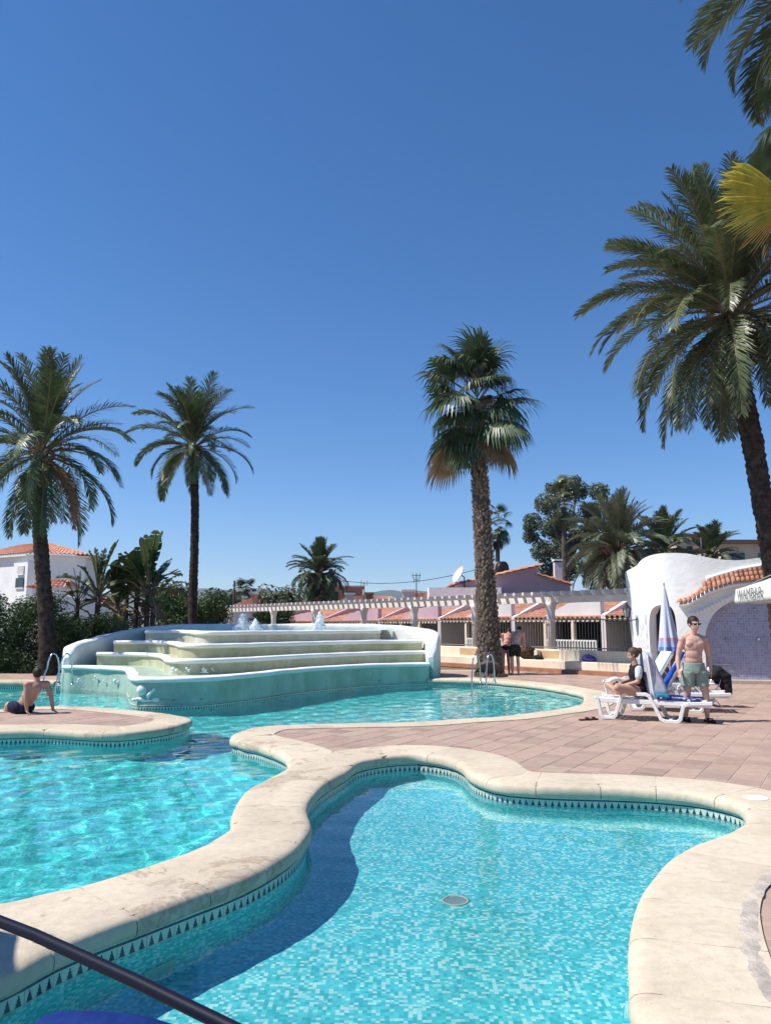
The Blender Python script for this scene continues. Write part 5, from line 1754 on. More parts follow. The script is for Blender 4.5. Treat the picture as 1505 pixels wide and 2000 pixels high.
# blue mosaic back wall of the niche
def blue_mat():
    m, nt, b, out = new_mat('blue_mosaic')
    uv = N(nt, 'ShaderNodeTexCoord').outputs['UV']
    vs = N(nt, 'ShaderNodeVectorMath', operation='SCALE'); vs.inputs['Scale'].default_value = 1 / .075
    nt.links.new(uv, vs.inputs[0])
    fl = N(nt, 'ShaderNodeVectorMath', operation='FLOOR'); nt.links.new(vs.outputs[0], fl.inputs[0])
    w_ = N(nt, 'ShaderNodeTexWhiteNoise', noise_dimensions='2D'); nt.links.new(fl.outputs[0], w_.inputs['Vector'])
    col = ramp(nt, w_.outputs['Value'], [(0, (.255, .26, .375)), (.5, (.315, .32, .435)), (1, (.375, .38, .49))])
    fr = N(nt, 'ShaderNodeVectorMath', operation='FRACTION'); nt.links.new(vs.outputs[0], fr.inputs[0])
    sp = N(nt, 'ShaderNodeSeparateXYZ'); nt.links.new(fr.outputs[0], sp.inputs[0])
    d = math_n(nt, 'MAXIMUM', math_n(nt, 'ABSOLUTE', math_n(nt, 'SUBTRACT', sp.outputs[0], .5)), math_n(nt, 'ABSOLUTE', math_n(nt, 'SUBTRACT', sp.outputs[1], .5)))
    col = mixc(nt, math_n(nt, 'GREATER_THAN', d, .435), col, (.44, .43, .50))
    st = noise_n(nt, uv, 1.4, 5, .65)
    col = mixc(nt, ramp(nt, st, [(.45, 0), (.75, .3)]), col, (.34, .33, .40))
    nt.links.new(col, b.inputs['Base Color']); b.inputs['Roughness'].default_value = .4
    return m
mb = MB()
s0_, s1_ = nichec[0].x - .3, nichec[-1].x + .3
n = int((s1_ - s0_) / .15)
for i in range(n):
    a, b_ = s0_ + (s1_ - s0_) * i / n, s0_ + (s1_ - s0_) * (i + 1) / n
    mb.add([f_at(a, 0, -TH + .02), f_at(b_, 0, -TH + .02), f_at(b_, 2.75, -TH + .02), f_at(a, 2.75, -TH + .02)], [(0, 1, 2, 3)], [[(a, 0), (b_, 0), (b_, 2.75), (a, 2.75)]])
mb.build('mosaic_panel', blue_mat(), sb)
mb = MB(); vs = []
for i in range(n + 1):
    s_ = s0_ + .2 + (s1_ - s0_ - .2) * i / n; vs += [f_at(s_, .0, .16), f_at(s_, .10, .16), f_at(s_, .10, -TH), f_at(s_, .0, -TH)]
mb.add(vs, [(4 * i + j, 4 * i + 4 + j, 4 * i + 5 + j, 4 * i + 1 + j) for i in range(n) for j in range(3)]); mb.build('step', M_mortar, sb, fix=True)
# scalloped white edge over the arch
sc = MB(); sc.smooth = True; sc.ball((0, 0, 0), .07, 8, 6, (1, 1, 1)); sc_me = sc.mesh('scallop', M_white)
ed_ = catmull([sz_of(*p) for p in ((1345, 1200), (1368, 1194), (1384, 1186), (1402, 1177), (1420, 1168), (1436, 1162), (1460, 1157), (1500, 1152))], .11, closed=False)
for p in ed_:
    q = f_at(p.x, p.y, .09); inst('scallop', sc_me, sb, q - sb.location)
# clay canopy roof over the showers: tiles from the eave up to the wall
eave = catmull([sz_of(*p) for p in ((1327, 1181), (1345, 1178), (1362, 1168), (1380, 1157), (1400, 1149), (1425, 1142), (1455, 1139), (1505, 1136))] + [Vector((send, 3.1))], .128, closed=False)
rid = [sz_of(*p) for p in ((1327, 1175), (1350, 1169), (1370, 1152), (1378, 1134), (1400, 1127), (1440, 1116), (1480, 1109), (1505, 1105))] + [Vector((send, 3.5))]
def rid_z(s):
    for a, b_ in zip(rid[:-1], rid[1:]):
        if a.x <= s <= b_.x: return a.y + (b_.y - a.y) * (s - a.x) / max(1e-6, b_.x - a.x)
    return rid[-1].y if s > rid[-1].x else rid[0].y
TL = .30
bme = barrel_me(.066, TL, M_roof)
mb = MB(); soff = []
for k, p in enumerate(eave):
    zr = max(rid_z(p.x), p.y + .10)
    e = f_at(p.x, p.y + .02, .34); r_ = f_at(p.x, zr + .02, .0)
    soff.append((f_at(p.x, p.y - .06, .33), f_at(p.x, p.y - .02, .34), f_at(p.x, zr - .04, -.02), f_at(p.x, p.y - .12, -.02)))
    d = r_ - e; Ld = d.length; d.normalize()
    xx = (f_at(p.x + .05, p.y) - f_at(p.x - .05, p.y)); xx.z = 0; xx.normalize()
    zz = xx.cross(d).normalized(); xx = d.cross(zz)
    if zz.z < 0: zz = -zz; xx = -xx
    M = Matrix((xx, d, zz)).transposed().to_4x4()
    nt_ = max(1, int(math.ceil(Ld / .24)))
    for j in range(nt_):
        o = inst('roof_tile', bme, sb)
        pos = e + d * (j * Ld / nt_) - sb.location + zz * (.012 * (1 if j == 0 else 1))
        o.matrix_basis = Matrix.Translation(pos) @ M @ Matrix.Rotation(random.uniform(-.04, .04), 4, 'Z') @ Matrix.Scale(max(.55, min(1.1, Ld / nt_ / .25)), 4, Vector((0, 1, 0)))
mb.add([v for r in soff for v in r], [(4 * i + j, 4 * i + 4 + j, 4 * i + 4 + (j + 1) % 4, 4 * i + (j + 1) % 4) for i in range(len(soff) - 1) for j in range(4)])
mb.build('canopy', M_white, sb, fix=True)
# plaster lip along the upper end of the tiles
mb = MB(); lp = [f_at(s_, rid_z(s_) + .05, .03) for s_ in [rid[3].x + (send - rid[3].x) * i / 30 for i in range(31)]]
mb.tube(lp, .05, 8); mb.build('plaster_lip', M_white, sb)
# shower heads with pipes
for px, py in ((1413, 1192), (1478, 1188), (1560, 1186)):
    p = sz_of(px, py); a = f_at(p.x, p.y, -TH + .03)
    root = thing('shower', 'wall shower on the blue mosaic, %s' % ('left one of the pair' if px == 1413 else 'right one nearer the parasol' if px == 1478 else 'hidden behind the parasol'), 'shower', a)
    mb = MB(); mb.tube([a, a + Vector((-.06, -.16, .03)), a + Vector((-.07, -.20, .0))], .014, 6); mb.build('arm', M_steel, root)
    mb = MB(); mb.lathe(a + Vector((-.07, -.20, -.05)), [(.045, 0), (.045, .02), (.015, .05)], 10); mb.build('shower_head', M_steel, root)
    k = f_at(p.x + .05, 1.25, -TH + .03); mb = MB(); mb.tube([k, k + Vector((-.02, -.07, 0))], .035, 8); mb.build('tap', M_steel, root)
p0, p1 = sz_of(1385, 1297), sz_of(1428, 1298)
mb = MB(); mb.tube([f_at(p0.x, p0.y, -TH + .1), f_at(p1.x, p1.y, -TH + .1), f_at(p1.x, p1.y, -TH + .02)], .016, 6); mb.build('grab_rail', M_steel, sb)
# faded printed notice on the tower
p = sz_of(1250, 1237)
def sign_mat():
    m, nt, b, out = new_mat('faded_print')
    uv = N(nt, 'ShaderNodeTexCoord').outputs['UV']
    mp = N(nt, 'ShaderNodeMapping'); mp.inputs['Scale'].default_value = (9, 4.2, 1); nt.links.new(uv, mp.inputs[0])
    a = noise_n(nt, mp.outputs[0], 1.0, 2, .5)
    c = mixc(nt, ramp(nt, a, [(.50, 0), (.58, .55)]), (.72, .73, .75), (.42, .45, .52))
    c = mixc(nt, ramp(nt, noise_n(nt, uv, 2.1, 1), [(.60, 0), (.66, .4)]), c, (.62, .36, .42))
    nt.links.new(c, b.inputs['Base Color']); b.inputs['Roughness'].default_value = .5
    return m
mb = MB(); n = 6
for i in range(n):
    a, b_ = p.x - .42 + .84 * i / n, p.x - .42 + .84 * (i + 1) / n
    z0, z1 = .95, 1.98
    mb.add([f_at(a, z0, .008), f_at(b_, z0, .008), f_at(b_, z1, .008), f_at(a, z1, .008)], [(0, 1, 2, 3)], [[(i / n, 0), ((i + 1) / n, 0), ((i + 1) / n, 1), (i / n, 1)]])
tag(mb.build('notice_board', sign_mat()), 'pale faded printed notice on the left side of the white tower', 'notice')
# wall lantern
p = sz_of(1243, 1196)
a = f_at(p.x, p.y, .0); o_ = f_at(p.x, p.y, .30); o_.x -= .02
root = thing('wall_lantern', 'black iron wall lantern on the left edge of the white building', 'lantern', a)
mb = MB(); mb.tube([a + Vector((0, 0, -.22)), o_ + Vector((0, 0, -.26)), o_ + Vector((0, 0, -.16))], .016, 6); mb.build('bracket', M_iron, root)
mb = MB(); mb.lathe(o_ + Vector((0, 0, .12)), [(.15, 0), (.13, .03), (.05, .13), (.015, .2)], 6, False); mb.build('hood', M_iron, root)
mb = MB()
for k in range(6):
    an = PI / 3 * k; d = Vector((math.cos(an), math.sin(an), 0)); mb.bar(o_ + d * .075 + Vector((0, 0, -.16)), o_ + d * .13 + Vector((0, 0, .12)), .014)
mb.lathe(o_ + Vector((0, 0, -.18)), [(.08, 0), (.08, .03)], 6, False); mb.build('frame', M_iron, root)
mb = MB(); mb.lathe(o_ + Vector((0, 0, -.15)), [(.068, 0), (.12, .26)], 6, False); mb.build('glass', plain('lantern_glass', (.30, .33, .36), .15), root)

# ================================================================== WHITE VILLA ON THE LEFT
def vil(px, py, Y): return at_y(px, py, Y)
villa = thing('white_villa', 'two storey white villa with hipped clay roof at the left edge above the hedge', 'house', (-22, 50, 0))
Yv = 48.0
zE = at_y(100, 1084, Yv).z
A, B = Vector((xat(50, Yv), Yv)), Vector((xat(164, Yv + 1), Yv + 1))         # front corner, right corner
D_, E_ = A + Vector((-5.2, 3.2)), B + Vector((-1.8, 7.5))
F_ = D_ + (E_ - B)
mb = MB(); mb.prism([(A.x, A.y), (B.x, B.y), (E_.x, E_.y), (F_.x, F_.y), (D_.x, D_.y)], 0, zE); mb.build('wall', M_white, villa, fix=True)
c = Vector((xat(88, Yv + 4), Yv + 4.2)); zR = at_y(95, 1063, Yv + 4).z
def ov(p, k=1.09): return Vector((c.x + (p.x - c.x) * k, c.y + (p.y - c.y) * k, zE + .02))
mb = MB()
r1, r2 = Vector((c.x - .1, c.y - .5, zR)), Vector((c.x - 2.2, c.y + .9, zR))
tiled(mb, ov(A), ov(B), r1, r1 + Vector((-.02, 0, 0)), .26, .45)
tiled(mb, ov(B), ov(E_), r1 + Vector((0, .02, 0)), r1, .26, .45)
tiled(mb, ov(D_), ov(A), r1, r2, .26, .45)
tag(mb.build('roof_tiles', M_roof, villa), kind='stuff')
mb = MB(); q = [ov(p, 1.085) + Vector((0, 0, -.09)) for p in (A, B, E_, F_, D_)]
mb.slab(q, (0, 0, .08)); mb.build('eaves', M_white, villa, fix=True)
# bay with shutter and window, added, angled left to stand for a sunlit patch
b0, b1 = at_y(14, 1150, 46.6), at_y(49, 1150, 47.4)
zb0, zb1 = at_y(30, 1160, 47).z, at_y(30, 1096, 47).z
nb_ = Vector((-.55, -.83, 0)).normalized()
w0 = Vector((b1.x, 47.6, 0)); dirb = Vector((-.83, .55, 0)); wid = 1.55
corners = [w0, w0 + dirb * wid, w0 + dirb * wid - nb_ * 1.2, w0 - nb_ * 1.2]
mb = MB(); mb.prism([(p.x, p.y) for p in corners], 2.0, zb1); mb.build('sun_catch_bay', M_white, villa, fix=True)
for (u0, u1, y0, y1, nm, mt) in ((.35, 1.05, 1103, 1119, 'shutter', M_palepink), (.30, 1.15, 1127, 1146, 'window', M_glass)):
    z0, z1 = at_y(30, y1, 47).z, at_y(30, y0, 47).z
    p0, p1 = w0 + dirb * u0 + nb_ * .01, w0 + dirb * u1 + nb_ * .01
    mb = MB(); mb.slab([(p0.x, p0.y, z0), (p1.x, p1.y, z0), (p1.x, p1.y, z1), (p0.x, p0.y, z1)], nb_ * .05); w_ = mb.build(nm, mt, villa, fix=True)
    mb = MB(); mb.bar((p0.x, p0.y, z0 - .04), (p1.x, p1.y, z0 - .04), .16, .06); mb.build('sill', M_white, w_)
def low_house(label, px0, px1, ye, yr, Y, depth, wallm, roofm=None, ybase=1300, lean=0.0, name='house'):
    e0, e1 = at_y(px0, ye, Y), at_y(px1, ye, Y)
    r0, r1 = at_y(px0, yr, Y + depth), at_y(px1, yr, Y + depth)
    c_ = (e0 + e1) / 2
    root = thing(name, label, 'house', (c_.x, Y + depth / 2, 0))
    mb = MB(); mb.boxz(e0.x + .2, e1.x - .2, Y + .3, Y + depth * 2, 0, e0.z); mb.build('wall', wallm, root)
    dx = (e1.x - e0.x) * lean
    mb = MB(); tiled(mb, e0, e1, (e1.x - dx, Y + depth, r1.z), (e0.x + dx, Y + depth, r0.z), .26, .5)
    tiled(mb, (e0.x, Y + 2 * depth, e0.z), (e0.x, Y, e0.z), (e0.x + dx + .01, Y + depth, r0.z), (e0.x + dx, Y + depth + .01, r0.z), .26, .5)
    tiled(mb, (e1.x, Y, e1.z), (e1.x, Y + 2 * depth, e1.z), (e1.x - dx, Y + depth + .01, r0.z), (e1.x - dx - .01, Y + depth, r0.z), .26, .5)
    tag(mb.build('roof_tiles', roofm or M_roof, root), kind='stuff')
    return root
low_house('low annex with clay roof in front of the white villa', 52, 122, 1148, 1134, 44.5, 1.6, M_white, lean=.2)
low_house('small clay roof peeping between the paddle leaved plants', 158, 192, 1185, 1165, 41, 2.2, M_white, lean=.4)
wl = thing('garden_wall', 'pale garden wall in shade behind the short paddle leaved plant', 'wall', (xat(130, 40), 40, 0))
mb = MB(); a, b_ = at_y(80, 1150, 40), at_y(215, 1185, 41); mb.slab([(a.x, 40, 0), (b_.x, 41, 0), (b_.x, 41, b_.z), (a.x, 40, a.z)], (0, .25, 0)); mb.build('wall', M_white, wl, fix=True)

# ================================================================== HOUSES IN THE DISTANCE
low_house('far house with faded clay roof right of the pole', 440, 535, 1190, 1170, 78, 5, M_palepink, M_roof2, lean=.35)
low_house('far house half hidden by the slender palm bushes', 395, 452, 1196, 1184, 88, 5, M_palepink, M_roof2, lean=.3)
low_house('far house roof left below the round canary palm', 548, 640, 1178, 1168, 84, 5, M_white, M_roof2, lean=.15)
def blockhouse(label, px0, px1, y0, Y, dp, mat, name='house'):
    a, b_ = at_y(px0, y0, Y), at_y(px1, y0, Y)
    root = thing(name, label, 'house', ((a.x + b_.x) / 2, Y + dp / 2, 0))
    mb = MB(); mb.boxz(a.x, b_.x, Y, Y + dp, 0, a.z); mb.build('wall', mat, root)
    mb = MB(); mb.boxz(a.x - .2, b_.x + .2, Y - .2, Y + dp + .2, a.z, a.z + .22); mb.build('roof_edge', M_roof2, root)
    return root, a, b_
M_orange = varied('orange_render', (0.42, 0.17, 0.10), (0.55, 0.26, 0.16), .5, .9)
r_, a, b_ = blockhouse('orange walled house right behind the round canary palm', 634, 706, 1147, 105, 6, M_orange)
for f in (.25, .7):
    mb = MB(); x = a.x + (b_.x - a.x) * f; mb.boxz(x - .6, x + .6, 104.93, 105.02, a.z - 1.9, a.z - .6); mb.build('window', M_glass, r_)
low_house('far clay roof below the antennas', 660, 780, 1178, 1166, 70, 5, M_palepink, M_roof2, lean=.15)
low_house('far clay roof left of the pink gable house', 790, 890, 1172, 1160, 66, 5, M_palepink, M_roof2, lean=.25)
def chimney(px, y0, y1, Y, w, label, mat):
    a, b_ = at_y(px, y0, Y), at_y(px, y1, Y)
    root = thing('chimney', label, 'chimney', (a.x, Y, b_.z))
    mb = MB(); mb.boxz(a.x - w, a.x + w, Y - w, Y + w, b_.z, a.z - .15); mb.build('stack', mat, root)
    mb = MB(); mb.boxz(a.x - w * 1.25, a.x + w * 1.25, Y - w * 1.25, Y + w * 1.25, a.z - .15, a.z); mb.build('cap', mat, root)
chimney(424, 1170, 1205, 80, .42, 'brick red chimney left of the pergola end', M_brick)
chimney(498, 1160, 1180, 79, .35, 'tall pinkish chimney on the far roof right of the pole', M_roof2)
chimney(683, 1158, 1182, 60, .34, 'pale stubby chimney right of the round canary palm', M_palepink)
chimney(721, 1157, 1182, 60, .3, 'dark chimney between the two antennas', M_brick)
chimney(797, 1152, 1178, 50, .36, 'white chimney close left of the tall antenna', M_palepink)
# beige block on the right
M_beige = varied('beige_render', (0.50, 0.40, 0.31), (0.60, 0.49, 0.38), .3, .9)
root = thing('apartment_block', 'beige flat roofed block with brown cornice behind the white building', 'building', (xat(1440, 75), 79, 0))
for px0, px1, y0, Y in ((1320, 1405, 1050, 80), (1405, 1560, 1062, 74)):
    a, b_ = at_y(px0, y0, Y), at_y(px1, y0, Y)
    mb = MB(); mb.boxz(a.x, b_.x, Y, Y + 9, 0, a.z); mb.build('wall', M_beige, root)
    mb = MB(); mb.boxz(a.x - .4, b_.x + .4, Y - .5, Y + 9.4, a.z, a.z + .35); mb.build('cornice', plain('brown_cornice_%d' % px0, (.16, .09, .07), .8), root)
    x = a.x + 1
    while x < b_.x - 1.5:
        mb = MB(); mb.boxz(x, x + 1.3, Y - .04, Y + .02, a.z - 2.6, a.z - .9); w_ = mb.build('window', M_glass, root)
        mb = MB(); mb.boxz(x - .08, x + 1.38, Y - .10, Y - .045, a.z - 2.7, a.z - 2.6); mb.build('sill', M_beige, w_)
        x += 2.6
# pole and overhead line
a = at_y(458, 1134, 82); b_ = at_y(458, 1215, 82)
root = thing('utility_pole', 'dark wooden utility pole left of the small far fan palm', 'pole', (a.x, 82, 0))
mb = MB(); mb.tube([(a.x, 82, 0), a], [.15, .11], 8); mb.build('post', M_dark, root)
mb = MB(); mb.bar(a + Vector((-.2, 0, -.5)), a + Vector((.5, 0, -.5)), .08); mb.build('crossarm', M_dark, root)
mb = MB()
for (x0, y0, Y0), (x1, y1, Y1), sag in (((668, 1134, 62), (928, 1113, 50), .5),):
    p0, p1 = at_y(x0, y0, Y0), at_y(x1, y1, Y1)
    mb.tube([p0.lerp(p1, t / 12) - Vector((0, 0, sag * 4 * (t / 12) * (1 - t / 12))) for t in range(13)], .022, 5)
tag(mb.build('overhead_cable', M_iron), 'thin black overhead cable sagging from the canary palm to the tall fan palm', 'cable')
# ================================================================== PEOPLE
def skin_mat(name, c1, c2):
    m, nt, b, out = new_mat(name)
    nt.links.new(ramp(nt, noise_n(nt, ocoord(nt), 9, 4), [(.3, c1), (.7, c2)]), b.inputs['Base Color'])
    b.inputs['Roughness'].default_value = .5; b.inputs['Specular IOR Level'].default_value = .35
    b.inputs['Subsurface Weight'].default_value = .08; b.inputs['Subsurface Radius'].default_value = (.02, .008, .005)
    return m
M_skin = skin_mat('fair_skin', (0.53, 0.315, 0.24), (0.61, 0.385, 0.305))
M_skint = skin_mat('tanned_skin', (0.42, 0.235, 0.165), (0.50, 0.295, 0.215))
M_skinr = skin_mat('reddened_skin', (0.46, 0.235, 0.18), (0.54, 0.30, 0.23))
M_hair = varied('dark_hair', (0.014, 0.010, 0.008), (0.035, 0.024, 0.018), 60, .6)
M_hairb = varied('brown_hair', (0.05, 0.028, 0.016), (0.13, 0.08, 0.045), 40, .6)
M_black = plain('black_cloth', (0.010, 0.010, 0.012), .9)
def cloth(name, c1, c2, sc=18): return varied(name, c1, c2, sc, .9, .3, 45, .01, .1, coord='obj')
M_sage = cloth('sage_cloth', (0.21, 0.27, 0.225), (0.27, 0.34, 0.285), 9)
M_navy = cloth('navy_cloth', (0.010, 0.011, 0.03), (0.035, 0.035, 0.07), 16)
M_dgreen = cloth('dark_green_cloth', (0.018, 0.024, 0.016), (0.035, 0.045, 0.028))
def cap(mb, a, b, ra, rb, n=10):
    a, b = Vector(a), Vector(b)
    mb.tube([a, b], [ra, rb], n); mb.ball(a, ra, n, 8); mb.ball(b, rb, n, 8)
def chain(mb, pts, rr, n=10):
    for i in range(len(pts) - 1): cap(mb, pts[i], pts[i + 1], rr[i], rr[i + 1], n)
def hand(mb, w, tip, side, curl=.5, s=1.0):
    """palm and five unequal bent fingers from the wrist towards tip; side = where the thumb leaves"""
    w, d = Vector(w), (Vector(tip) - Vector(w)).normalized()
    sd = Vector(side); sd = (sd - d * sd.dot(d)).normalized(); pn = d.cross(sd)
    palm = w + d * .085 * s
    for k in (-1.2, -.4, .4, 1.2):
        cap(mb, w + sd * k * .008 * s, palm + sd * k * .018 * s, .016 * s, .0135 * s, 8)
    for k, L in ((1.25, .068), (.42, .078), (-.42, .072), (-1.25, .056)):
        a = palm + sd * k * .0185 * s
        b = a + (d + sd * k * .05) * L * .5 * s
        c = b + (d + pn * curl).normalized() * L * .5 * s
        chain(mb, [a, b, c], [.0095 * s, .009 * s, .0078 * s], 7)
    a = w + d * .03 * s + sd * .022 * s
    b = a + (d * .7 + sd * .7).normalized() * .042 * s
    chain(mb, [a, b, b + (d + sd * .15 + pn * .2).normalized() * .032 * s], [.012 * s, .0105 * s, .009 * s], 7)
def head(mb, c, fwd, up=(0, 0, 1), s=1.0):
    c, f, u = Vector(c), Vector(fwd).normalized(), Vector(up)
    r = f.cross(u).normalized(); u = r.cross(f)
    M = Matrix((r, f, u)).transposed()
    def P(x, y, z): return c + M @ Vector((x, y, z)) * s
    def E(x, y, z, rad, sc):
        t = MB(); t.ball((0, 0, 0), rad * s, 14, 10, sc)
        mb.add([P(x, y, z) + M @ Vector(v) for v in t.v], t.f)
    E(0, -.012, .025, .098, (.80, .98, .98))            # skull
    E(0, .028, -.045, .070, (.86, .85, 1.12))           # face
    E(0, .050, -.095, .034, (1.0, .8, .8))              # chin
    E(0, .101, -.028, .0155, (.8, 1.0, 1.7))            # nose
    E(0, .096, -.046, .014, (1.15, .9, .7))
    E(0, .086, .008, .03, (1.7, .5, .45))               # brow
    E(0, .088, -.072, .017, (1.3, .6, .45))             # mouth
    for k in (-1, 1): E(k * .078, -.005, -.015, .026, (.35, .75, 1.2))
    return P, M
def person(label, loc, voxel, skin, build, group=None):
    root = thing('person', label, 'person', loc, group)
    mb = MB()
    ctx = build(mb, Vector(loc))
    o = mb.build('body', skin, root)
    plaster(o, voxel, 2, factor=.4)
    return root, ctx
def garment(nm, mb, mat, root, voxel=.014, lump=.006, ls=9):
    o = mb.build(nm, mat, root); plaster(o, voxel, 2, lump, ls); return o
def hair_cap(c, P, M, mat, root, s=1.0, back=.03, top=.012, full=False):
    mb = MB(); t = MB(); t.ball((0, 0, 0), .104 * s, 20, 14, (.83, 1.0, 1.0))
    keep = []
    vs = []
    for v in t.v:
        q = Vector(v); q = q + Vector((0, -.016 * s, .030 * s))
        vs.append(q)
    for f in t.f:
        m = sum((vs[i] for i in f), Vector((0, 0, 0))) / len(f)
        if m.z > (.045 * s if m.y > .04 * s else (-.02 * s if m.y > -.03 * s and not full else -.075 * s)): keep.append(f)
    mb.smooth = True
    mb.add([Vector(c) + M @ v for v in vs], keep)
    return mb.build('hair', mat, root)

# --- man standing by the loungers
def man_build(mb, L):
    def p(x, y, z): return L + Vector((x, y, z))
    for c, r, sc in (((0, .0, .93), .165, (1.02, .72, .85)), ((0, -.01, 1.04), .155, (1.0, .70, .9)), ((0, -.02, 1.15), .155, (.98, .70, .9)), ((.01, -.01, 1.27), .165, (1.06, .72, .9)), ((.015, .0, 1.36), .165, (1.12, .68, .75))): mb.ball(p(*c), r, 16, 12, sc)
    for k in (-1, 1): mb.ball(p(.015 + k * .085, -.085, 1.325), .072, 12, 8, (1.1, .55, .8))       # chest
    cap(mb, p(-.13, .01, 1.405), p(.165, .01, 1.405), .062, .062)
    cap(mb, p(.02, .01, 1.42), p(.032, -.005, 1.55), .066, .057)
    for k in (-1, 1): cap(mb, p(.02 + k * .02, .025, 1.50), p(.02 + k * .15, .015, 1.435), .045, .042)
    for k, sh, el, wr, tip in ((-1, (-.175, .0, 1.395), (-.25, .03, 1.12), (-.285, -.04, .90), (-.285, -.08, .80)), (1, (.21, .0, 1.395), (.278, .04, 1.12), (.285, -.02, .89), (.275, -.05, .79))):
        mb.ball(p(*sh), .068, 12, 8, (1, .95, 1.05))
        chain(mb, [p(*sh), p(sh[0] * .45 + el[0] * .55, .01, 1.27), p(*el), p(el[0] * .6 + wr[0] * .4, el[1] * .6, 1.05), p(*wr)], [.058, .056, .041, .044, .027])
        hand(mb, p(*wr), p(*tip), (-k * .4, -1, 0), .35)
    chain(mb, [p(-.095, .0, .88), p(-.115, .04, .68), p(-.11, .07, .48), p(-.115, .13, .30), p(-.12, .17, .08)], [.098, .088, .058, .060, .036])
    chain(mb, [p(.095, .0, .88), p(.13, -.02, .68), p(.165, -.04, .47), p(.175, -.01, .30), p(.185, .0, .08)], [.098, .088, .058, .060, .036])
    cap(mb, p(-.12, .18, .045), p(-.15, .04, .03), .04, .034); cap(mb, p(.185, .01, .045), p(.20, -.14, .03), .04, .034)
    return head(mb, p(.035, -.015, 1.672), (.22, -1, -.03), s=1.08)
fm = at_z(1360, 1410, 0)
man, (P, M) = person('man standing bare chested in sage green shorts and sunglasses beside the loungers', fm, .0105, M_skin, man_build)
hair_cap(fm + Vector((.035, -.015, 1.672)), P, M, M_hair, man, 1.08)
gl = MB()
for k in (-1, 1):
    t = MB(); t.box((k * .032, .092, -.002), (.054, .012, .034)); gl.add([P(*v) for v in t.v], t.f)
    t = MB(); t.box((k * .071, .045, .004), (.007, .10, .008)); gl.add([P(*v) for v in t.v], t.f)
t = MB(); t.box((0, .096, .006), (.02, .008, .008)); gl.add([P(*v) for v in t.v], t.f)
gl.build('sunglasses', plain('dark_lens', (.008, .008, .01), .12), man)
def shorts(L, hips, legs, mat, root, wst=.17, r=.125, voxel=.016):
    mb = MB(); mb.ball(L + Vector(hips), wst, 16, 10, (1.06, .78, .62))
    for a, b in legs: cap(mb, L + Vector(a), L + Vector(b), r * .98, r * .92, 12)
    return garment('shorts', mb, mat, root, voxel)
mb = MB()
def ring_tube(mb, secs, n=22):
    """cloth tube through elliptical sections (centre, rx, ry)"""
    vs = []
    for k, (c, rx, ry) in enumerate(secs):
        for i in range(n):
            a = 2 * PI * i / n
            w = 1 + .05 * math.sin(a * 5 + k) * (k / max(1, len(secs) - 1))
            vs.append(Vector(c) + Vector((rx * math.cos(a) * w, ry * math.sin(a) * w, 0)))
    m = len(secs)
    mb.add(vs, [(k * n + i, k * n + (i + 1) % n, (k + 1) * n + (i + 1) % n, (k + 1) * n + i) for k in range(m - 1) for i in range(n)], smooth=True)
ring_tube(mb, [(fm + Vector((0, -.005, 1.0)), .172, .128), (fm + Vector((0, -.005, .95)), .180, .135), (fm + Vector((0, -.005, .88)), .194, .150), (fm + Vector((0, 0, .82)), .200, .150)])
for k, yy, xx in ((-1, .035, -.105), (1, -.015, .115)):
    ring_tube(mb, [(fm + Vector((k * .092, 0, .86)), .112, .146), (fm + Vector((k * .098, yy * .4, .78)), .112, .138), (fm + Vector((xx, yy * .8, .68)), .110, .125), (fm + Vector((xx * 1.03, yy, .60)), .112, .124)])
o = mb.build('shorts', M_sage, man)
bm = bmesh.new(); bm.from_mesh(o.data); bmesh.ops.subdivide_edges(bm, edges=bm.edges, cuts=2, use_grid_fill=True); bm.to_mesh(o.data); bm.free()
for v in o.data.vertices:
    q = Vector((v.co.x * 16, v.co.y * 16, v.co.z * 6 + v.co.x * 5)); v.co += Vector((v.co.x, v.co.y, 0)).normalized() * .010 * (noise.noise(q) + .6 * noise.noise(q * 2.1)) * min(1, max(0, (1.0 - v.co.z) / .12))
for p_ in o.data.polygons: p_.use_smooth = True
o.modifiers.new('thick', 'SOLIDIFY').thickness = .006
mb = MB(); cap(mb, fm + Vector((-.12, .19, .012)), fm + Vector((-.155, -.02, .012)), .045, .045); cap(mb, fm + Vector((.185, .05, .012)), fm + Vector((.205, -.2, .012)), .045, .045)
for c in ((-.14, .08, .05), (.195, -.08, .05)): mb.bar(fm + Vector((c[0] - .05, c[1], c[2] + .005)), fm + Vector((c[0] + .05, c[1], c[2] + .005)), .05, .03)
for i, v in enumerate(mb.v): mb.v[i] = (v[0], v[1], max(v[2], .002) if v[2] > .03 else min(max(v[2], .002), .022))
mb.build('flip_flops', M_black, man)

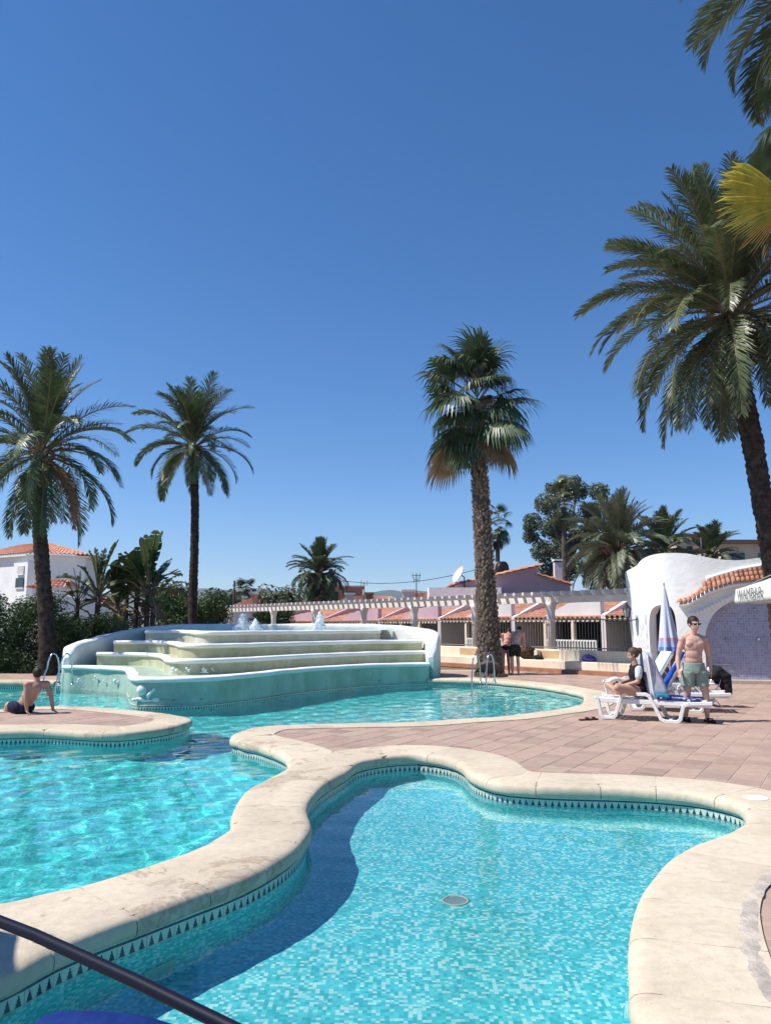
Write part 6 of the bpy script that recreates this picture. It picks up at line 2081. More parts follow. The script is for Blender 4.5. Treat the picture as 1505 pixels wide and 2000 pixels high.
# --- man sitting on the tiled peninsula, leaning back on his arms
fs_ = at_z(46, 1392, .012)
def sit_build(mb, L):
    def p(x, y, z): return L + Vector((x, y, z))
    mb.ball(p(0, 0, .10), .155, 14, 10, (1.0, 1.0, .72))
    mb.ball(p(.05, -.02, .20), .142, 14, 10, (.95, .95, 1.0)); mb.ball(p(.12, -.04, .33), .15, 14, 10, (.95, .98, 1.0)); mb.ball(p(.185, -.055, .455), .16, 14, 10, (1.0, 1.02, .85))
    s1, s2 = p(.12, -.19, .525), p(.37, .09, .525)
    cap(mb, s1, s2, .068, .068)
    cap(mb, p(.23, -.045, .54), p(.225, -.03, .64), .066, .058)
    chain(mb, [s1, p(.14, -.235, .28), p(.165, -.22, .055)], [.058, .043, .029]); hand(mb, p(.165, -.22, .05), p(.22, -.25, .012), (.3, -1, 0), .1)
    chain(mb, [s2, p(.47, .09, .29), p(.53, .06, .05)], [.058, .043, .029]); hand(mb, p(.53, .06, .045), p(.61, .03, .012), (.3, -1, 0), .1)
    for k in (-1, 1):
        o_ = Vector((.65 * .1 * k, .75 * .1 * k, 0))
        chain(mb, [p(0, 0, .09) + o_, p(-.33, .30, .12) + o_, p(-.42, .40, -.06) + o_, p(-.46, .42, -.30) + o_], [.098, .066, .060, .038])
        cap(mb, p(-.46, .42, -.32) + o_, p(-.6, .55, -.36) + o_, .036, .03)
    return head(mb, p(.225, -.02, .715), (-.7, .7, -.12), s=.98)
sit, (P, M) = person('man with a tattooed back sitting on the tiled peninsula leaning on his arms', fs_, .012, M_skint, sit_build)
hair_cap(fs_ + Vector((.225, -.02, .715)), P, M, M_hair, sit, full=True)
mb = MB(); mb.ball(fs_ + Vector((.0, .0, .10)), .172, 14, 10, (1.02, 1.02, .74))
for k in (-1, 1):
    o_ = Vector((.065 * k, .075 * k, 0)); cap(mb, fs_ + o_ + Vector((0, 0, .095)), fs_ + o_ + Vector((-.2, .18, .11)), .112, .10)
garment('swim_shorts', mb, M_navy, sit, .014)
mb = MB(); mb.smooth = True                                      # faded tattoo, printed on a skin-thin patch of the back
tb = fs_ + Vector((.215, -.215, .44))
# --- two people bending over the bench
def bend_build(hx, shx, armx, sc):
    def f(mb, L):
        def p(x, y, z): return L + Vector((x, y, z)) * sc
        mb.ball(p(0, 0, .92), .15, 14, 10, (1.0, .8, .85)); mb.ball(p(.05, .10, 1.06), .135, 14, 10, (1, .85, .95))
        mb.ball(p(.11, .21, 1.20), .145, 14, 10, (1.05, .85, .9)); mb.ball(p(shx, .30, 1.30), .145, 14, 10, (1.1, .85, .8))
        s1, s2 = p(shx - .17, .33, 1.36), p(shx + .17, .33, 1.34)
        cap(mb, s1, s2, .062, .062); cap(mb, p(shx + .02, .36, 1.37), p(shx + .06, .46, 1.42), .06, .055)
        chain(mb, [s1, p(shx - .16, .42, 1.1), p(armx - .12, .55, .90)], [.055, .042, .028]); hand(mb, p(armx - .12, .55, .90), p(armx - .1, .6, .82), (1, 0, 0), .5)
        chain(mb, [s2, p(shx + .22, .40, 1.08), p(armx + .1, .54, .88)], [.055, .042, .028]); hand(mb, p(armx + .1, .54, .88), p(armx + .1, .6, .80), (-1, 0, 0), .5)
        for k in (-1, 1):
            chain(mb, [p(k * .085, 0, .88), p(k * .095, .02, .48), p(k * .10, -.02, .30), p(k * .10, .0, .07)], [.095, .058, .056, .036]); cap(mb, p(k * .1, .0, .04), p(k * .12, .15, .03), .038, .032)
        return head(mb, p(shx + .09, .53, 1.46), (.15, .8, -.6), s=.97 * sc)
    return f
base1, base2 = at_z(988, 1316, 0), at_z(1006, 1318, 0)
pa, (P, M) = person('person in dark briefs with a pink towel bending over the bench, nearer the fan palm', base1, .013, M_skinr, bend_build(0, .13, .3, .97))
hair_cap(base1 + Vector((.22, .53, 1.46)) * .97, P, M, M_hair, pa)
mb = MB(); mb.ball(base1 + Vector((0, 0, .88)), .165, 14, 10, (1.0, .85, .62)); garment('briefs', mb, M_navy, pa)
mb = MB()
tw = [base1 + Vector((-.20, -.06, .92)), base1 + Vector((-.15, -.14, .5)), base1 + Vector((-.13, -.12, .22))]
M_towelp = cloth('pink_towel', (.55, .20, .25), (.78, .55, .56), 22)
chain(mb, tw, [.05, .055, .045]); garment('towel', mb, M_towelp, pa, .016, .012, 14)
pb, (P, M) = person('person in dark green swim shorts bending over the brown bag on the bench', base2, .013, M_skin, bend_build(0, .16, .34, 1.02))
hair_cap(base2 + Vector((.25, .53, 1.46)) * 1.02, P, M, M_hair, pb)
mb = MB(); mb.ball(base2 + Vector((0, 0, .91)), .185, 14, 10, (1.0, .85, .7))
for k in (-1, 1): cap(mb, base2 + Vector((k * .09, 0, .86)), base2 + Vector((k * .10, .02, .68)), .115, .11)
garment('shorts', mb, M_dgreen, pb)
# bags on the bench
def bag(px, py, w, h, mat, label, cat, seed):
    bs = L2(0, 0); c = None
    for k in range(400):                                  # the bench seat place that shows there
        s_ = -5 + k * .04; q = L2(s_, .62)
        if c is None or abs(px_of(Vector((q.x, q.y, .42))).x - px) < abs(px_of(Vector((c.x, c.y, .42))).x - px): c = q
    c = Vector((c.x, c.y, .42))
    root = thing('bag', label, cat, c); r = random.Random(seed)
    mb = MB(); mb.ball(c + Vector((0, 0, h * .45)), 1, 12, 10, (w, w * .6, h * .5)); mb.ball(c + Vector((w * .2, -.03, h * .3)), 1, 12, 8, (w * .85, w * .6, h * .32)); mb.ball(c + Vector((-w * .25, 0, h * .7)), 1, 10, 8, (w * .5, w * .45, h * .32))
    garment('body', mb, mat, root, .022, .03, 5)
    mb = MB(); mb.tube([c + Vector((-w * .5, -.1, h * .7)), c + Vector((-w * .2, -.16, h * 1.08)), c + Vector((w * .3, -.14, h * .8))], .014, 6); mb.build('strap', M_black, root)
bag(1030, 1288, .33, .52, cloth('brown_bag_cloth', (.035, .022, .014), (.10, .065, .04), 8), 'large brown bag standing on the bench under the bending people', 'bag', 1)
bag(1150, 1292, .24, .24, cloth('purple_bag_cloth', (.04, .025, .13), (.10, .07, .26), 8), 'small purple bag lying alone on the bench', 'bag', 2)
bag(1050, 1292, .20, .16, M_black, 'low black pouch at the right foot of the large brown bag', 'bag', 3)

# ================================================================== SUN LOUNGERS
def lounger(label, origin, yaw, back_ang, hinge, cushion, first=True, length=1.92, W=.66):
    O = Vector(origin)
    root = thing('sun_lounger', label, 'sun lounger', O, 'white plastic loungers beside the white building')
    cx, sx = math.cos(yaw), math.sin(yaw)
    def T(s, w, z): return O + Vector((cx * s - sx * w, sx * s + cx * w, z))
    prof = [(0.0, .36), (.03, .34), (.09, .06), (.12, .02), (.30, .02), (.34, .06), (.44, .38), (.50, .43), (.86, .44), (.92, .41), (1.05, .14), (1.10, .03), (1.16, .0), (1.36, .0), (1.41, .04), (1.47, .27), (1.56, .31), (1.92, .33)]
    for w in (-W / 2, W / 2):
        mb = MB()
        P_ = [T(s * length / 1.92, w, z + .018) for s, z in prof]
        up = T(0, 1, 0) - T(0, 0, 0)
        for a, b in zip(P_[:-1], P_[1:]):
            d = (b - a).normalized() * .012
            mb.bar(a - d, b + d, .06, .055, up=up)
        o = mb.build('side_frame', M_plastic, root); bevel_mesh(o.data, .008, 1)
        mb = MB(); mb.bar(T(.03, w * .94, .335), T(1.9, w * .94, .315), .05, .085); o = mb.build('rail', M_plastic, root); bevel_mesh(o.data, .01, 1)
    for s_ in (.2, 1.25):
        mb = MB(); mb.bar(T(s_, -W / 2, .04), T(s_, W / 2, .04), .05, .035); mb.build('foot_bar', M_plastic, root)
    slat = MB(); slat.box((0, 0, 0), (.075, W * .92, .018)); slat_me = slat.mesh('slat', M_plastic)
    s_ = .08
    while s_ < length - .05:
        q = T(s_, 0, .365); inst('slat', slat_me, root, q - O, (0, 0, yaw)); s_ += .095
    # backrest
    ca_, sa_ = math.cos(back_ang), math.sin(back_ang)
    def Bk(u, w, h=0): return T(hinge + ca_ * u - sa_ * h, w, .38 + sa_ * u + ca_ * h)
    mb = MB(); BL = .72
    for w0, w1 in ((-W * .44, -W * .38), (W * .38, W * .44)):
        mb.slab([Bk(0, w0), Bk(0, w1), Bk(BL, w1), Bk(BL, w0)], Bk(0, 0, .03) - Bk(0, 0, 0))
    u = .03
    while u < BL:
        mb.slab([Bk(u, -W * .4), Bk(u, W * .4), Bk(u + .06, W * .4), Bk(u + .06, -W * .4)], Bk(0, 0, .022) - Bk(0, 0, 0)); u += .085
    mb.build('backrest', M_plastic, root, fix=True)
    mb = MB()
    if cushion:
      for w in (-W * .42, W * .42): mb.bar(Bk(.45, w), T(min(hinge + .62, length - .1), w, .36), .025)
    if cushion: mb.build('prop', M_plastic, root)
    if cushion:
        mb = MB(); th = .05
        mb.slab([T(.03, -W * .42, .378), T(hinge - .02, -W * .42, .378), T(hinge - .02, W * .42, .378), T(.03, W * .42, .378)], (0, 0, th))
        o = mb.build('seat_cushion', cushion, root, fix=True); bevel_mesh(o.data, .018)
        mb = MB(); mb.slab([Bk(.02, -W * .42, .03), Bk(BL + .05, -W * .42, .03), Bk(BL + .05, W * .42, .03), Bk(.02, W * .42, .03)], Bk(0, 0, .085) - Bk(0, 0, .03))
        o = mb.build('back_cushion', cushion, root, fix=True); bevel_mesh(o.data, .018)
    return root, T, Bk
M_cush = cloth('pale_blue_cushion', (.50, .60, .66), (.62, .71, .76), 12)
M_cushw = cloth('greyish_white_cushion', (.52, .53, .58), (.66, .67, .71), 12)
LA = at_z(1164, 1404, 0)
la, TA, BA = lounger('front white lounger with blue towel where the woman sits', LA + Vector((.15, .30, 0)), R(-27), R(96), 1.0, None)
LB = at_z(1196, 1368, 0)
lb, TB, BB = lounger('rear white lounger with raised pale blue cushion near the arched door', LB + Vector((0, .3, 0)), R(3), R(57), 1.02, M_cush)
LC = at_z(1228, 1388, 0)
lc, TC, BC = lounger('middle white lounger behind the standing man', LC + Vector((0, .3, 0)), R(-14), R(60), .80, M_cushw)
# grey towel over the front lounger's back, blue patterned towel on its seat
M_towelg = cloth('grey_towel', (.40, .40, .45), (.55, .55, .60), 10)
def drape(nm, pts, mat, label, cat, th=.02, lump=.006, voxel=.02):
    mb = MB(); mb.slab(pts, th if isinstance(th, Vector) else Vector(th) if isinstance(th, tuple) else (0, 0, th))
    c = sum((Vector(p) for p in pts), Vector((0, 0, 0))) / len(pts)
    o = mb.build(nm, mat, loc=c, fix=True)
    bm = bmesh.new(); bm.from_mesh(o.data)
    bmesh.ops.triangulate(bm, faces=bm.faces)
    bmesh.ops.subdivide_edges(bm, edges=bm.edges, cuts=4, use_grid_fill=True)
    bm.to_mesh(o.data); bm.free()
    for v in o.data.vertices:
        q = Vector(v.co) * 7
        v.co += Vector((noise.noise(q), noise.noise(q + Vector((9, 0, 0))), noise.noise(q + Vector((0, 9, 0))))) * lump * 2
    o.data.polygons.foreach_set('use_smooth', [True] * len(o.data.polygons))
    return tag(o, label, cat)
drape('towel', [BA(-.02, -.31, -.03) + Vector((.26, 0, 0)), BA(.0, -.31, .05), BA(.80, -.26, .05), BA(.80, -.20, -.06)], M_towelg, 'grey white towel hanging over the upright back of the front lounger', 'towel', (.0, .5, .0), .008)
def dotted():
    m, nt, b, out = new_mat('blue_dotted_towel')
    v = N(nt, 'ShaderNodeTexVoronoi'); v.inputs['Scale'].default_value = 13
    nt.links.new(ocoord(nt), v.inputs['Vector'])
    nt.links.new(ramp(nt, v.outputs['Distance'], [(.30, (.62, .66, .75)), (.42, (.02, .03, .19))]), b.inputs['Base Color']); b.inputs['Roughness'].default_value = .9
    return m
drape('towel', [TA(1.04, -.34, .40), TA(1.74, -.34, .37), TA(1.74, .30, .37), TA(1.04, .30, .40)], dotted(), 'navy towel with white dots lying on the right end of the front lounger', 'towel', .03, .012)
drape('towel', [TA(1.02, -.36, .41), TA(1.26, -.36, .41), TA(1.22, -.05, .43), TA(1.02, -.05, .43)], cloth('teal_cloth', (.02, .18, .30), (.05, .27, .42)), 'teal cloth bundle at the foot of the grey towel', 'cloth', .06, .015)
M_bluep = cloth('bright_blue_cloth', (.015, .07, .42), (.04, .13, .55), 8)
mb = MB(); chain(mb, [BC(-.05, -.36, .10), BC(.10, -.36, .12), BC(.8, -.35, .10)], [.09, .06, .035])
o = mb.build('blue_towel', M_bluep, loc=BC(.3, -.36, .1)); plaster(o, .018, 2, .01, 9); tag(o, 'rolled bright blue towel on the edge of the middle lounger back', 'towel')
drape('towel', [TB(.25, -.33, .44), TB(.95, -.33, .44), TB(.95, .2, .44), TB(.25, .2, .44)], cloth('grey_patterned_cloth', (.18, .22, .28), (.60, .64, .68), 9), 'grey patterned towel on the seat of the rear lounger', 'towel', .02, .008)
drape('towel', [TC(.22, -.33, .44), TC(.74, -.33, .44), TC(.74, .25, .44), TC(.22, .25, .44)], cloth('pink_cloth', (.56, .25, .22), (.70, .42, .36), 9), 'pink cloth on the seat of the middle lounger', 'cloth', .03, .012)
# chair frame with black clothes, right of the man
cf = at_z(1400, 1382, 0)
root = thing('folding_chair', 'light folding chair frame under black clothes right of the man', 'chair', cf)
mb = MB()
for w in (0, .42):
    mb.tube([cf + Vector((.10, w, 0)), cf + Vector((-.30, w, .46))], .014, 6); mb.tube([cf + Vector((-.32, w, 0)), cf + Vector((.06, w, .44)), cf + Vector((.16, w, .74))], .014, 6)
for x, z in ((.10, .02), (-.32, .02), (.16, .74), (-.3, .46)): mb.tube([cf + Vector((x, 0, z)), cf + Vector((x, .42, z))], .012, 6)
mb.build('frame', M_steel, root)
mb = MB(); mb.slab([cf + Vector((-.3, 0, .45)), cf + Vector((.08, 0, .45)), cf + Vector((.08, .42, .45)), cf + Vector((-.3, .42, .45))], (0, 0, .015)); mb.build('seat', M_cushw, root, fix=True)
mb = MB()
r_ = random.Random(8)
chain(mb, [cf + Vector((-.06, .02, .60)), cf + Vector((.10, .05, .72)), cf + Vector((.22, .02, .60)), cf + Vector((.25, -.02, .28))], [.07, .10, .10, .06])
chain(mb, [cf + Vector((.06, .2, .75)), cf + Vector((.17, .1, .5)), cf + Vector((.16, .05, .32))], [.09, .09, .05])
mb.ball(cf + Vector((.12, .1, .58)), .15, 10, 8, (1, .8, 1.1))
o = mb.build('black_clothes', M_black, loc=cf + Vector((.1, .1, .6))); plaster(o, .02, 2, .03, 8); tag(o, 'black clothes hung over the folding chair frame', 'clothes')
c = at_z(1389, 1352, 0); c = at_y(1389, 1307, cf.y + .25)
mb = MB(); mb.ball(c, .085, 12, 8, (1.2, 1, .8)); mb.ball(c + Vector((.05, -.03, -.04)), .07, 10, 8); o = mb.build('white_hat', M_plastic, loc=c); plaster(o, .015, 2); tag(o, 'white sun hat behind the standing man hand', 'hat')
mb = MB(); mb.tube([c + Vector((0, 0, -.05)), Vector((c.x, c.y, .72))], .03, 6)
# swim ring
c = at_y(1199, 1337, LB.y - .1)
mb = MB(); mb.smooth = True
n, m = 20, 10
tl = Matrix.Rotation(R(-62), 3, 'X') @ Matrix.Identity(3)
vs = []
for i in range(n):
    for j in range(m):
        a, b = 2 * PI * i / n, 2 * PI * j / m
        vs.append(c + tl @ Vector(((.14 + .055 * math.cos(b)) * math.cos(a), (.14 + .055 * math.cos(b)) * math.sin(a), .055 * math.sin(b))))
mb.add(vs, [(i * m + j, ((i + 1) % n) * m + j, ((i + 1) % n) * m + (j + 1) % m, i * m + (j + 1) % m) for i in range(n) for j in range(m)])
tag(mb.build('swim_ring', M_plastic, loc=c), 'white inflatable swim ring in front of the seated woman', 'swim ring')
# pair of sandals
c = at_z(1150, 1407, .0)
root = thing('sandals', 'dark sandals left of the front lounger foot', 'sandals', c)
for k in (0, 1):
    mb = MB(); q = c + Vector((-.07 + .13 * k, .06 * k, .014)); mb.box(q, (.22, .08, .025), R(18)); mb.bar(q + Vector((.03, -.04, .03)), q + Vector((.03, .04, .03)), .05, .02)
    mb.build('sandal', cloth('brown_leather_%d' % k, (.08, .04, .035), (.14, .08, .07)), root)

# --- seated woman
wv = TA(.70, -.12, .40)
def woman_build(mb, L):
    def p(x, y, z): return L + Vector((x, y, z))
    mb.ball(p(0, 0, .10), .155, 14, 10, (.95, 1.05, .75)); mb.ball(p(-.01, 0, .24), .125, 14, 10, (.85, 1.05, 1)); mb.ball(p(-.02, 0, .40), .14, 14, 10, (.8, 1.1, .95))
    s1, s2 = p(-.02, -.165, .50), p(-.02, .165, .50)
    cap(mb, s1, s2, .058, .058); cap(mb, p(-.02, 0, .50), p(-.04, 0, .62), .055, .05)
    chain(mb, [s1, p(-.06, -.22, .27), p(-.29, -.12, .20)], [.050, .038, .026]); hand(mb, p(-.29, -.12, .20), p(-.38, -.08, .21), (0, .3, 1), .4, .9)
    chain(mb, [s2, p(-.08, .2, .27), p(-.30, .1, .22)], [.050, .038, .026]); hand(mb, p(-.30, .1, .22), p(-.38, .06, .22), (0, -.3, 1), .4, .9)
    chain(mb, [p(-.03, -.09, .10), p(-.44, -.25, .17), p(-.30, -.02, .07), p(-.12, .12, .06)], [.092, .062, .052, .034])
    chain(mb, [p(-.03, .09, .10), p(-.46, .24, .18), p(-.34, .02, .08), p(-.2, -.14, .06)], [.092, .062, .052, .034])
    cap(mb, p(-.12, .12, .05), p(-.02, .2, .05), .034, .028); cap(mb, p(-.2, -.14, .05), p(-.1, -.2, .05), .034, .028)
    return head(mb, p(-.055, 0, .735), (-1, .25, -.15), s=.95)
wo, (P, M) = person('woman with bun of brown hair in black top sitting cross legged on the front lounger', wv, .011, M_skint, woman_build)
hair_cap(wv + Vector((-.055, 0, .735)), P, M, M_hairb, wo, .97, full=True)
mb = MB(); mb.ball(wv + Vector((.055, -.01, .80)), .058, 12, 8); o = mb.build('hair_bun', M_hairb, wo); plaster(o, .012, 1, .012, 30)
mb = MB(); mb.ball(wv + Vector((-.01, 0, .24)), .142, 14, 10, (.88, 1.08, 1.0)); mb.ball(wv + Vector((-.02, 0, .40)), .155, 14, 10, (.85, 1.12, .95)); cap(mb, wv + Vector((-.02, -.15, .50)), wv + Vector((-.02, .15, .50)), .07, .07); mb.ball(wv + Vector((0, 0, .11)), .166, 12, 8, (1, 1.06, .78))
garment('black_top', mb, M_black, wo, .014)
mb = MB(); cap(mb, wv + Vector((-.02, -.17, .49)), wv + Vector((-.045, -.205, .36)), .066, .060); garment('white_sleeve', mb, M_cushw, wo, .012)

# ================================================================== PARASOLS
cb = at_y(1308, 1300, 20.0); cb.z = 0
root = thing('closed_parasol', 'closed parasol in pale blue and white stripes standing before the arched door', 'parasol', cb)
mb = MB(); mb.tube([cb, cb + Vector((-.06, 0, 2.72))], .022, 8); mb.build('pole', M_steel, root)
mb = MB(); mb.lathe(cb, [(.24, 0), (.24, .06), (.08, .09), (.05, .2)], 14); mb.build('base', M_mortar, root)
def stripes():
    m, nt, b, out = new_mat('striped_parasol_cloth')
    uv = N(nt, 'ShaderNodeTexCoord').outputs['UV']; sp = N(nt, 'ShaderNodeSeparateXYZ'); nt.links.new(uv, sp.inputs[0])
    band = math_n(nt, 'FRACT', math_n(nt, 'MULTIPLY', sp.outputs[0], 5))
    col = ramp(nt, band, [(0, (.46, .50, .66)), (.5, (.72, .74, .82))], 'CONSTANT')
    foot = ramp(nt, sp.outputs[1], [(0, (.14, .20, .50)), (.085, (.34, .44, .68)), (.17, (.62, .30, .36)), (.22, (.70, .74, .84))], 'CONSTANT')
    k = math_n(nt, 'LESS_THAN', sp.outputs[1], .22)
    k = math_n(nt, 'MULTIPLY', k, math_n(nt, 'GREATER_THAN', band, .25))
    nt.links.new(mixc(nt, k, col, foot), b.inputs['Base Color']); b.inputs['Roughness'].default_value = .85
    return m
mb = MB(); mb.smooth = True; n, K = 40, 12
tip, low = cb + Vector((-.06, 0, 2.68)), cb + Vector((-.01, 0, .95))
vs, uvs, fs = [], [], []
for k in range(K + 1):
    t = k / K; c = tip.lerp(low, t); rr = .018 + .235 * t ** .85
    for i in range(n + 1):
        a = 2 * PI * i / n
        q = rr * (1 + .20 * t * math.sin(a * 8 + .6 * math.sin(a)) + .05 * math.sin(a * 3 + t * 3))
        vs.append(c + Vector((math.cos(a) * q, math.sin(a) * q * .9, .05 * math.sin(a * 8) * (k == K))))
for k in range(K):
    for i in range(n):
        fs.append((k * (n + 1) + i, (k + 1) * (n + 1) + i, (k + 1) * (n + 1) + i + 1, k * (n + 1) + i + 1))
        uvs.append([(i / n, 1 - k / K), (i / n, 1 - (k + 1) / K), ((i + 1) / n, 1 - (k + 1) / K), ((i + 1) / n, 1 - k / K)])
mb.add(vs, fs, uvs); mb.build('canopy', stripes(), root)
mb = MB(); mb.ball(tip + Vector((0, 0, .05)), .03, 8, 6); mb.build('finial', M_plastic, root)

# open white parasol with lettered valance, reaching in from the right
M_canvas = leaf_mat('white_canvas', (.76, .75, .70), (.82, .81, .77), 2, .8, .25, 0)
c1 = at_y(1437, 1151, 16.0)                     # far left corner
zc = c1.z
c2 = Vector((6.75, 12.9, zc))                   # near left corner
e = (c2 - c1); side = e.length; e.normalize(); outv = Vector((-e.y, e.x, 0)); outv = outv if outv.x > 0 else -outv
c4, c3 = c1 + outv * side, c2 + outv * side
cen = (c1 + c3) / 2
root = thing('open_parasol', 'open square white canvas parasol with grey lettering at the right edge', 'parasol', (cen.x, cen.y, 0))
apex = cen + Vector((0, 0, .85))
mb = MB(); K = 8
cs = [c1, c2, c3, c4]
for i in range(4):
    a, b = cs[i], cs[(i + 1) % 4]
    for k in range(K):
        t0, t1 = k / K, (k + 1) / K
        sg = lambda t: Vector((0, 0, -.10 * math.sin(PI * t)))
        mb.add([a.lerp(apex, t0) + sg(t0), b.lerp(apex, t0) + sg(t0), b.lerp(apex, t1) + sg(t1), a.lerp(apex, t1) + sg(t1)], [(0, 1, 2, 3)])
cn = mb.build('canopy', M_canvas, root); cn.modifiers.new('thick', 'SOLIDIFY').thickness = .006
for i in range(4):
    a, b = cs[i], cs[(i + 1) % 4]
    mb = MB(); mb.smooth = True; n = 40
    d = (b - a).normalized(); nr = Vector((d.y, -d.x, 0)); nr = nr if nr.dot(a - cen) > 0 else -nr
    vs = []
    for k in range(n + 1):
        p = a.lerp(b, k / n)
        for j in range(5):
            f = j / 4
            vs.append(p + nr * (.012 + .010 * f * math.sin(k * .9) + .05 * f) - Vector((0, 0, .29 * f - .012 * math.sin(k * 1.57) * (j == 4))))
    mb.add(vs, [(k * 5 + j, k * 5 + 5 + j, k * 5 + 6 + j, k * 5 + 1 + j) for k in range(n) for j in range(4)])
    v_ = mb.build('valance', M_canvas, root); v_.modifiers.new('thick', 'SOLIDIFY').thickness = .004
    if i == 0: valance = (a, b, d, nr)
mb = MB(); mb.tube([Vector((cen.x, cen.y, 0)), apex], .03, 10); mb.build('pole', M_steel, root)
for c in cs:
    mb = MB(); mb.tube([c + Vector((0, 0, -.01)), apex - Vector((0, 0, .05))], .012, 6); mb.build('rib', M_steel, root)
a, b, d, nr = valance
fc = bpy.data.curves.new('lettering', 'FONT'); fc.body = 'WAMBAR'; fc.size = .30; fc.extrude = .001; fc.space_character = 1.04
fo = bpy.data.objects.new('lettering', fc); C.objects.link(fo)
ex = d if (px_of(a + d) - px_of(a)).x > 0 else -d
ez = Vector((0, 0, 1)); en = ex.cross(ez)
bpy.context.view_layer.update()
me = bpy.data.meshes.new_from_object(fo.evaluated_get(bpy.context.evaluated_depsgraph_get()))
bpy.data.objects.remove(fo); me.name = 'lettering'
me.materials.clear(); me.materials.append(plain('grey_print', (.13, .14, .12), .8))
st = a + ex * .34 + nr * .085 - Vector((0, 0, .235))
lean_in = Matrix((ex, ez, nr)).transposed().to_4x4()
o = bpy.data.objects.new('lettering', me); C.objects.link(o); o.parent = root
xs = [v.co.x for v in me.vertices]
o.matrix_basis = Matrix.Translation(st - root.location) @ lean_in @ Matrix.Scale(1.62 / max(xs), 4, Vector((1, 0, 0)))

# unseen parasol added beyond the left frame edge to throw shade on the near coping
pc = Vector((-4.4, 3.37, 2.3))
root = thing('added_shade_parasol', 'unseen blue parasol added beyond the left edge to shade the near coping', 'parasol', (pc.x, pc.y, 0))
mb = MB(); mb.tube([(pc.x, pc.y, 0), pc + Vector((0, 0, .35))], .022, 8); mb.build('pole', M_steel, root)
mb = MB(); n = 8
rim = [pc + Vector((1.12 * math.cos(2 * PI * i / n), 1.12 * math.sin(2 * PI * i / n), 0)) for i in range(n)]
mb.add([pc + Vector((0, 0, .36))] + rim, [(0, 1 + i, 1 + (i + 1) % n) for i in range(n)])
o = mb.build('canopy', cloth('parasol_blue', (.015, .05, .30), (.03, .08, .38)), root); o.modifiers.new('thick', 'SOLIDIFY').thickness = .005
for q in rim:
    mb = MB(); mb.tube([pc + Vector((0, 0, .34)), q], .008, 5); mb.build('rib', M_steel, root)
# ================================================================== POOL FITTINGS
def ladder(px0, px1, py_pool, py_deck, label, h=.62):
    a0, a1 = at_z(px0, py_pool, 0), at_z(px1, py_pool, 0)
    c = (a0 + a1) / 2
    root = thing('pool_ladder', label, 'pool ladder', c, 'steel ladders at the large pool')
    back = Vector((.46, .44, 0))
    for a in (a0, a1):
        pts = [a + Vector((-.02, -.12, -1.0)), a + Vector((-.02, -.12, -.1)), a + Vector((.0, -.06, .30))]
        for k in range(9):
            an = PI * k / 8
            pts.append(a + back * (.06 + .44 * (1 - math.cos(an)) / 2 * 1.15) + Vector((0, 0, .42 + (h - .42) * math.sin(an) + .05 * (1 - k / 8))))
        pts.append(a + back * .62 + Vector((0, 0, 0.0)))
        mb = MB(); mb.tube(pts, .021, 8); mb.build('rail', M_steel, root)
        mb = MB(); mb.lathe(a + back * .62, [(.05, .0), (.05, .02), (.028, .035)], 10); mb.build('flange', M_steel, root)
    for z in (-.3, -.6, -.9):
        mb = MB(); mb.bar(a0 + Vector((-.02, -.12, z)), a1 + Vector((-.02, -.12, z)), .08, .03); mb.build('tread', M_steel, root)
ladder(921, 949, 1335.5, 1326, 'steel pool ladder in front of the tall fan palm', .80)
ladder(88, 114, 1338.5, 1330, 'steel pool ladder left of the fountain behind the seated man', .84)

def refr(px, py, zf):
    """place on the pool floor that shows through the water at a point of the photograph"""
    w = at_z(px, py, WATER_Z); d = (w - Vector((0, 0, CAM_H))).normalized()
    n1 = 1 / 1.333; ci = -d.z; st2 = n1 * n1 * (1 - ci * ci)
    t = d * n1 + Vector((0, 0, 1)) * (n1 * ci - math.sqrt(1 - st2))
    return w + t * ((zf - w.z) / t.z)
p = refr(889, 1759, ZS)
root = thing('floor_drain', 'round dark floor drain under water in the middle of the shallow pool', 'drain', p)
mb = MB(); mb.lathe(p, [(.105, .001), (.105, .012), (.085, .016), (.083, .006)], 28); mb.build('ring', plain('pale_ring', (.55, .58, .56), .4), root)
mb = MB(); mb.lathe(p, [(.083, .002), (.083, .0075)], 24, False); mb.build('grate', plain('grey_grate', (.30, .45, .50), .5), root)
gm = MB()
for k in range(-5, 6):
    w = math.sqrt(max(0, .08 ** 2 - (k * .015) ** 2)); gm.bar(p + Vector((k * .015, -w, .0095)), p + Vector((k * .015, w, .0095)), .006, .004)
gm.build('grate_bars', plain('grate_slots', (.20, .33, .38), .6), root)
for px, py, r, mt, lab in ((1475, 1558.5, .115, M_plastic, 'round white skimmer lid set in the right coping'), (602, 1465, .13, M_coping, 'round cream coloured lid in the paving near the peninsula neck')):
    p = at_z(px, py, .011)
    mb = MB(); mb.lathe(p, [(r, .0), (r, .004), (r * .93, .007), (r * .90, .0045), (r * .86, .006)], 28, False); root = tag(mb.build('skimmer_lid', mt, loc=p), lab, 'lid')
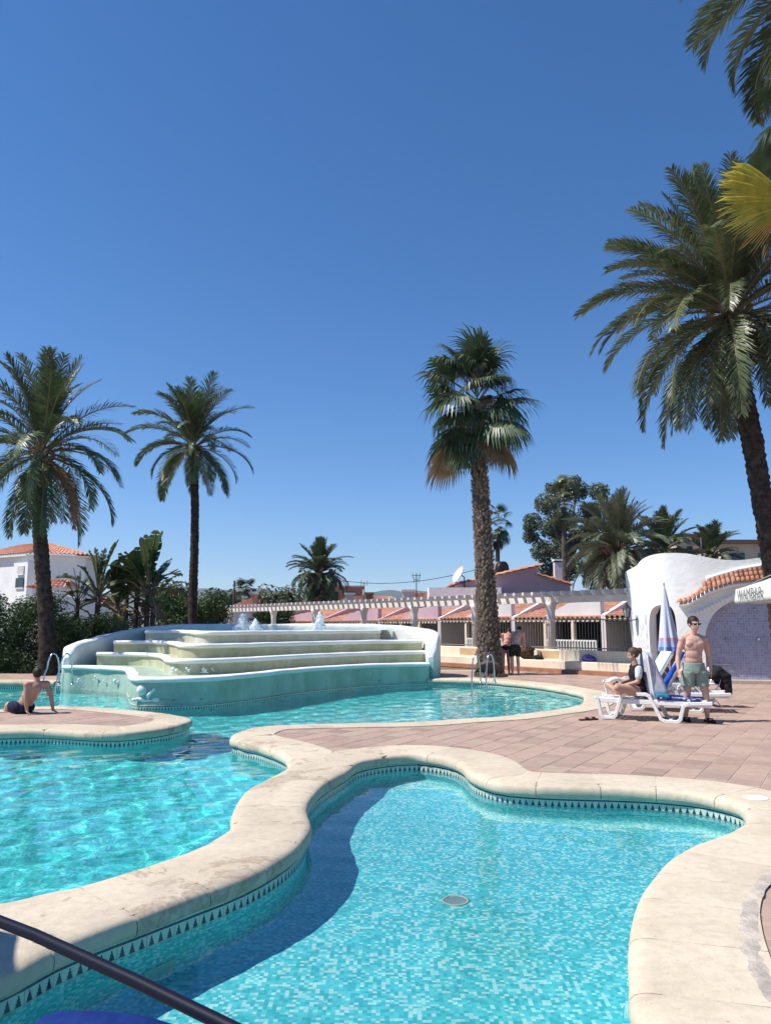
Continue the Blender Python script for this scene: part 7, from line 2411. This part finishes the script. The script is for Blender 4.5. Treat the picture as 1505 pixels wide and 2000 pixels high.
# pale return grille on the shaded pool wall
best = None
for k in range(80):
    z = -.30 - .005 * k
    q = refr(315, 1897, z)
    if best is None or near_outline(q.xy) < best[0]: best = (near_outline(q.xy), q)
q = best[1]
i0 = min(range(len(SMALL)), key=lambda i: (SMALL[i] - q.xy).length)
nrm = -normals2(SMALL)[i0]
gc = Vector((SMALL[i0].x, SMALL[i0].y, q.z)) + Vector((nrm.x, nrm.y, 0)) * .012
root = thing('return_grille', 'pale square water inlet grille on the shaded wall of the shallow pool', 'grille', gc)
tx = Vector((nrm.y, -nrm.x, 0)); M_gr = plain('pale_grille', (.40, .78, .68), .5)
gm = MB()
for k in range(-6, 7):
    gm.bar(gc + tx * k * .018 + Vector((0, 0, -.09)), gc + tx * k * .018 + Vector((0, 0, .09)), .008, .006)
for k in range(-4, 5):
    gm.bar(gc + Vector((nrm.x, nrm.y, 0)) * .003 - tx * .11 + Vector((0, 0, k * .021)), gc + Vector((nrm.x, nrm.y, 0)) * .003 + tx * .11 + Vector((0, 0, k * .021)), .006, .008)
gm.build('lattice', M_gr, root)

# ================================================================== FOREGROUND: dark tube and blue canvas of a chair
pa_, pb_ = at_y(-90, 1765, 2.25), at_y(520, 2041, 1.62)
dv = (pb_ - pa_).normalized()
root = thing('canvas_chair', 'blue canvas chair with dark tube frame crossing the bottom left corner', 'chair', (pa_.x, pa_.y, 0))
M_tube = plain('dark_navy_tube', (.006, .008, .020), .5, 0, .12)
mid = [pa_ - dv * .5, pa_, pa_.lerp(pb_, .33) + Vector((0, 0, .012)), pa_.lerp(pb_, .66) + Vector((0, 0, .010)), pb_, pb_ + dv * .25]
mb = MB(); mb.tube(mid, .0140, 18)
mb.build('arm_tube', M_tube, root)
for e_ in (mid[0], mid[-1]):
    mb = MB(); mb.tube([e_, Vector((e_.x - .05, e_.y - .1, .0))], .02, 10); mb.build('leg', M_tube, root)
M_canv = varied('blue_canvas', (.009, .028, .15), (.016, .042, .20), 30, .85, .3, 300, .002, .1)
Yc = 1.72
top_ = [at_y(60, 2010, Yc), at_y(80, 1992, Yc), at_y(110, 1979.5, Yc), at_y(160, 1977.5, Yc), at_y(210, 1978.5, Yc), at_y(260, 1984, Yc), at_y(300, 1992, Yc), at_y(345, 2006, Yc)]
tc = catmull([Vector((p.x, p.z)) for p in top_], .01, closed=False)
mb = MB(); mb.smooth = True
vs = []
for p in tc:
    for j in range(6): vs.append((p.x, Yc - .09 * j, p.y - .02 * j - .05 * (j / 5) ** 2 * 5))
mb.add(vs, [(k * 6 + j, k * 6 + 6 + j, k * 6 + 7 + j, k * 6 + 1 + j) for k in range(len(tc) - 1) for j in range(5)])
o = mb.build('canvas', M_canv, root); o.modifiers.new('thick', 'SOLIDIFY').thickness = .004
mb = MB()
for k in range(2, len(tc) - 1, 1):
    p = tc[k]; mb.ball((p.x, Yc - .012, p.y - .004), .0022, 5, 4)
mb.build('stitching', plain('pale_thread', (.10, .13, .34), .8), root)

for o_ in bpy.data.objects:                     # things under or in the water take the sun through its surface
    r_ = o_
    while r_.parent: r_ = r_.parent
    if o_.type == 'MESH' and r_.name.split('.')[0] in ('floor_drain', 'return_grille', 'pool_ladder'): o_.cycles.is_caustics_receiver = True
# ================================================================== AIR
mb = MB(); mb.boxz(-5200, 5200, -60, 5200, -2.6, 420)
hz = mb.build('haze', [], fix=True)
hm = bpy.data.materials.new('air'); hm.use_nodes = True
ht = hm.node_tree
for n_ in list(ht.nodes):
    if n_.type == 'BSDF_PRINCIPLED': ht.nodes.remove(n_)
pv = ht.nodes.new('ShaderNodeVolumePrincipled')
pv.inputs['Color'].default_value = (0.62, 0.78, 1.0, 1)
pv.inputs['Density'].default_value = 0.00012
pv.inputs['Anisotropy'].default_value = 0.2
ht.links.new(pv.outputs[0], next(n_ for n_ in ht.nodes if n_.type == 'OUTPUT_MATERIAL').inputs['Volume'])
hz.data.materials.append(hm)
tag(hz, kind='stuff')
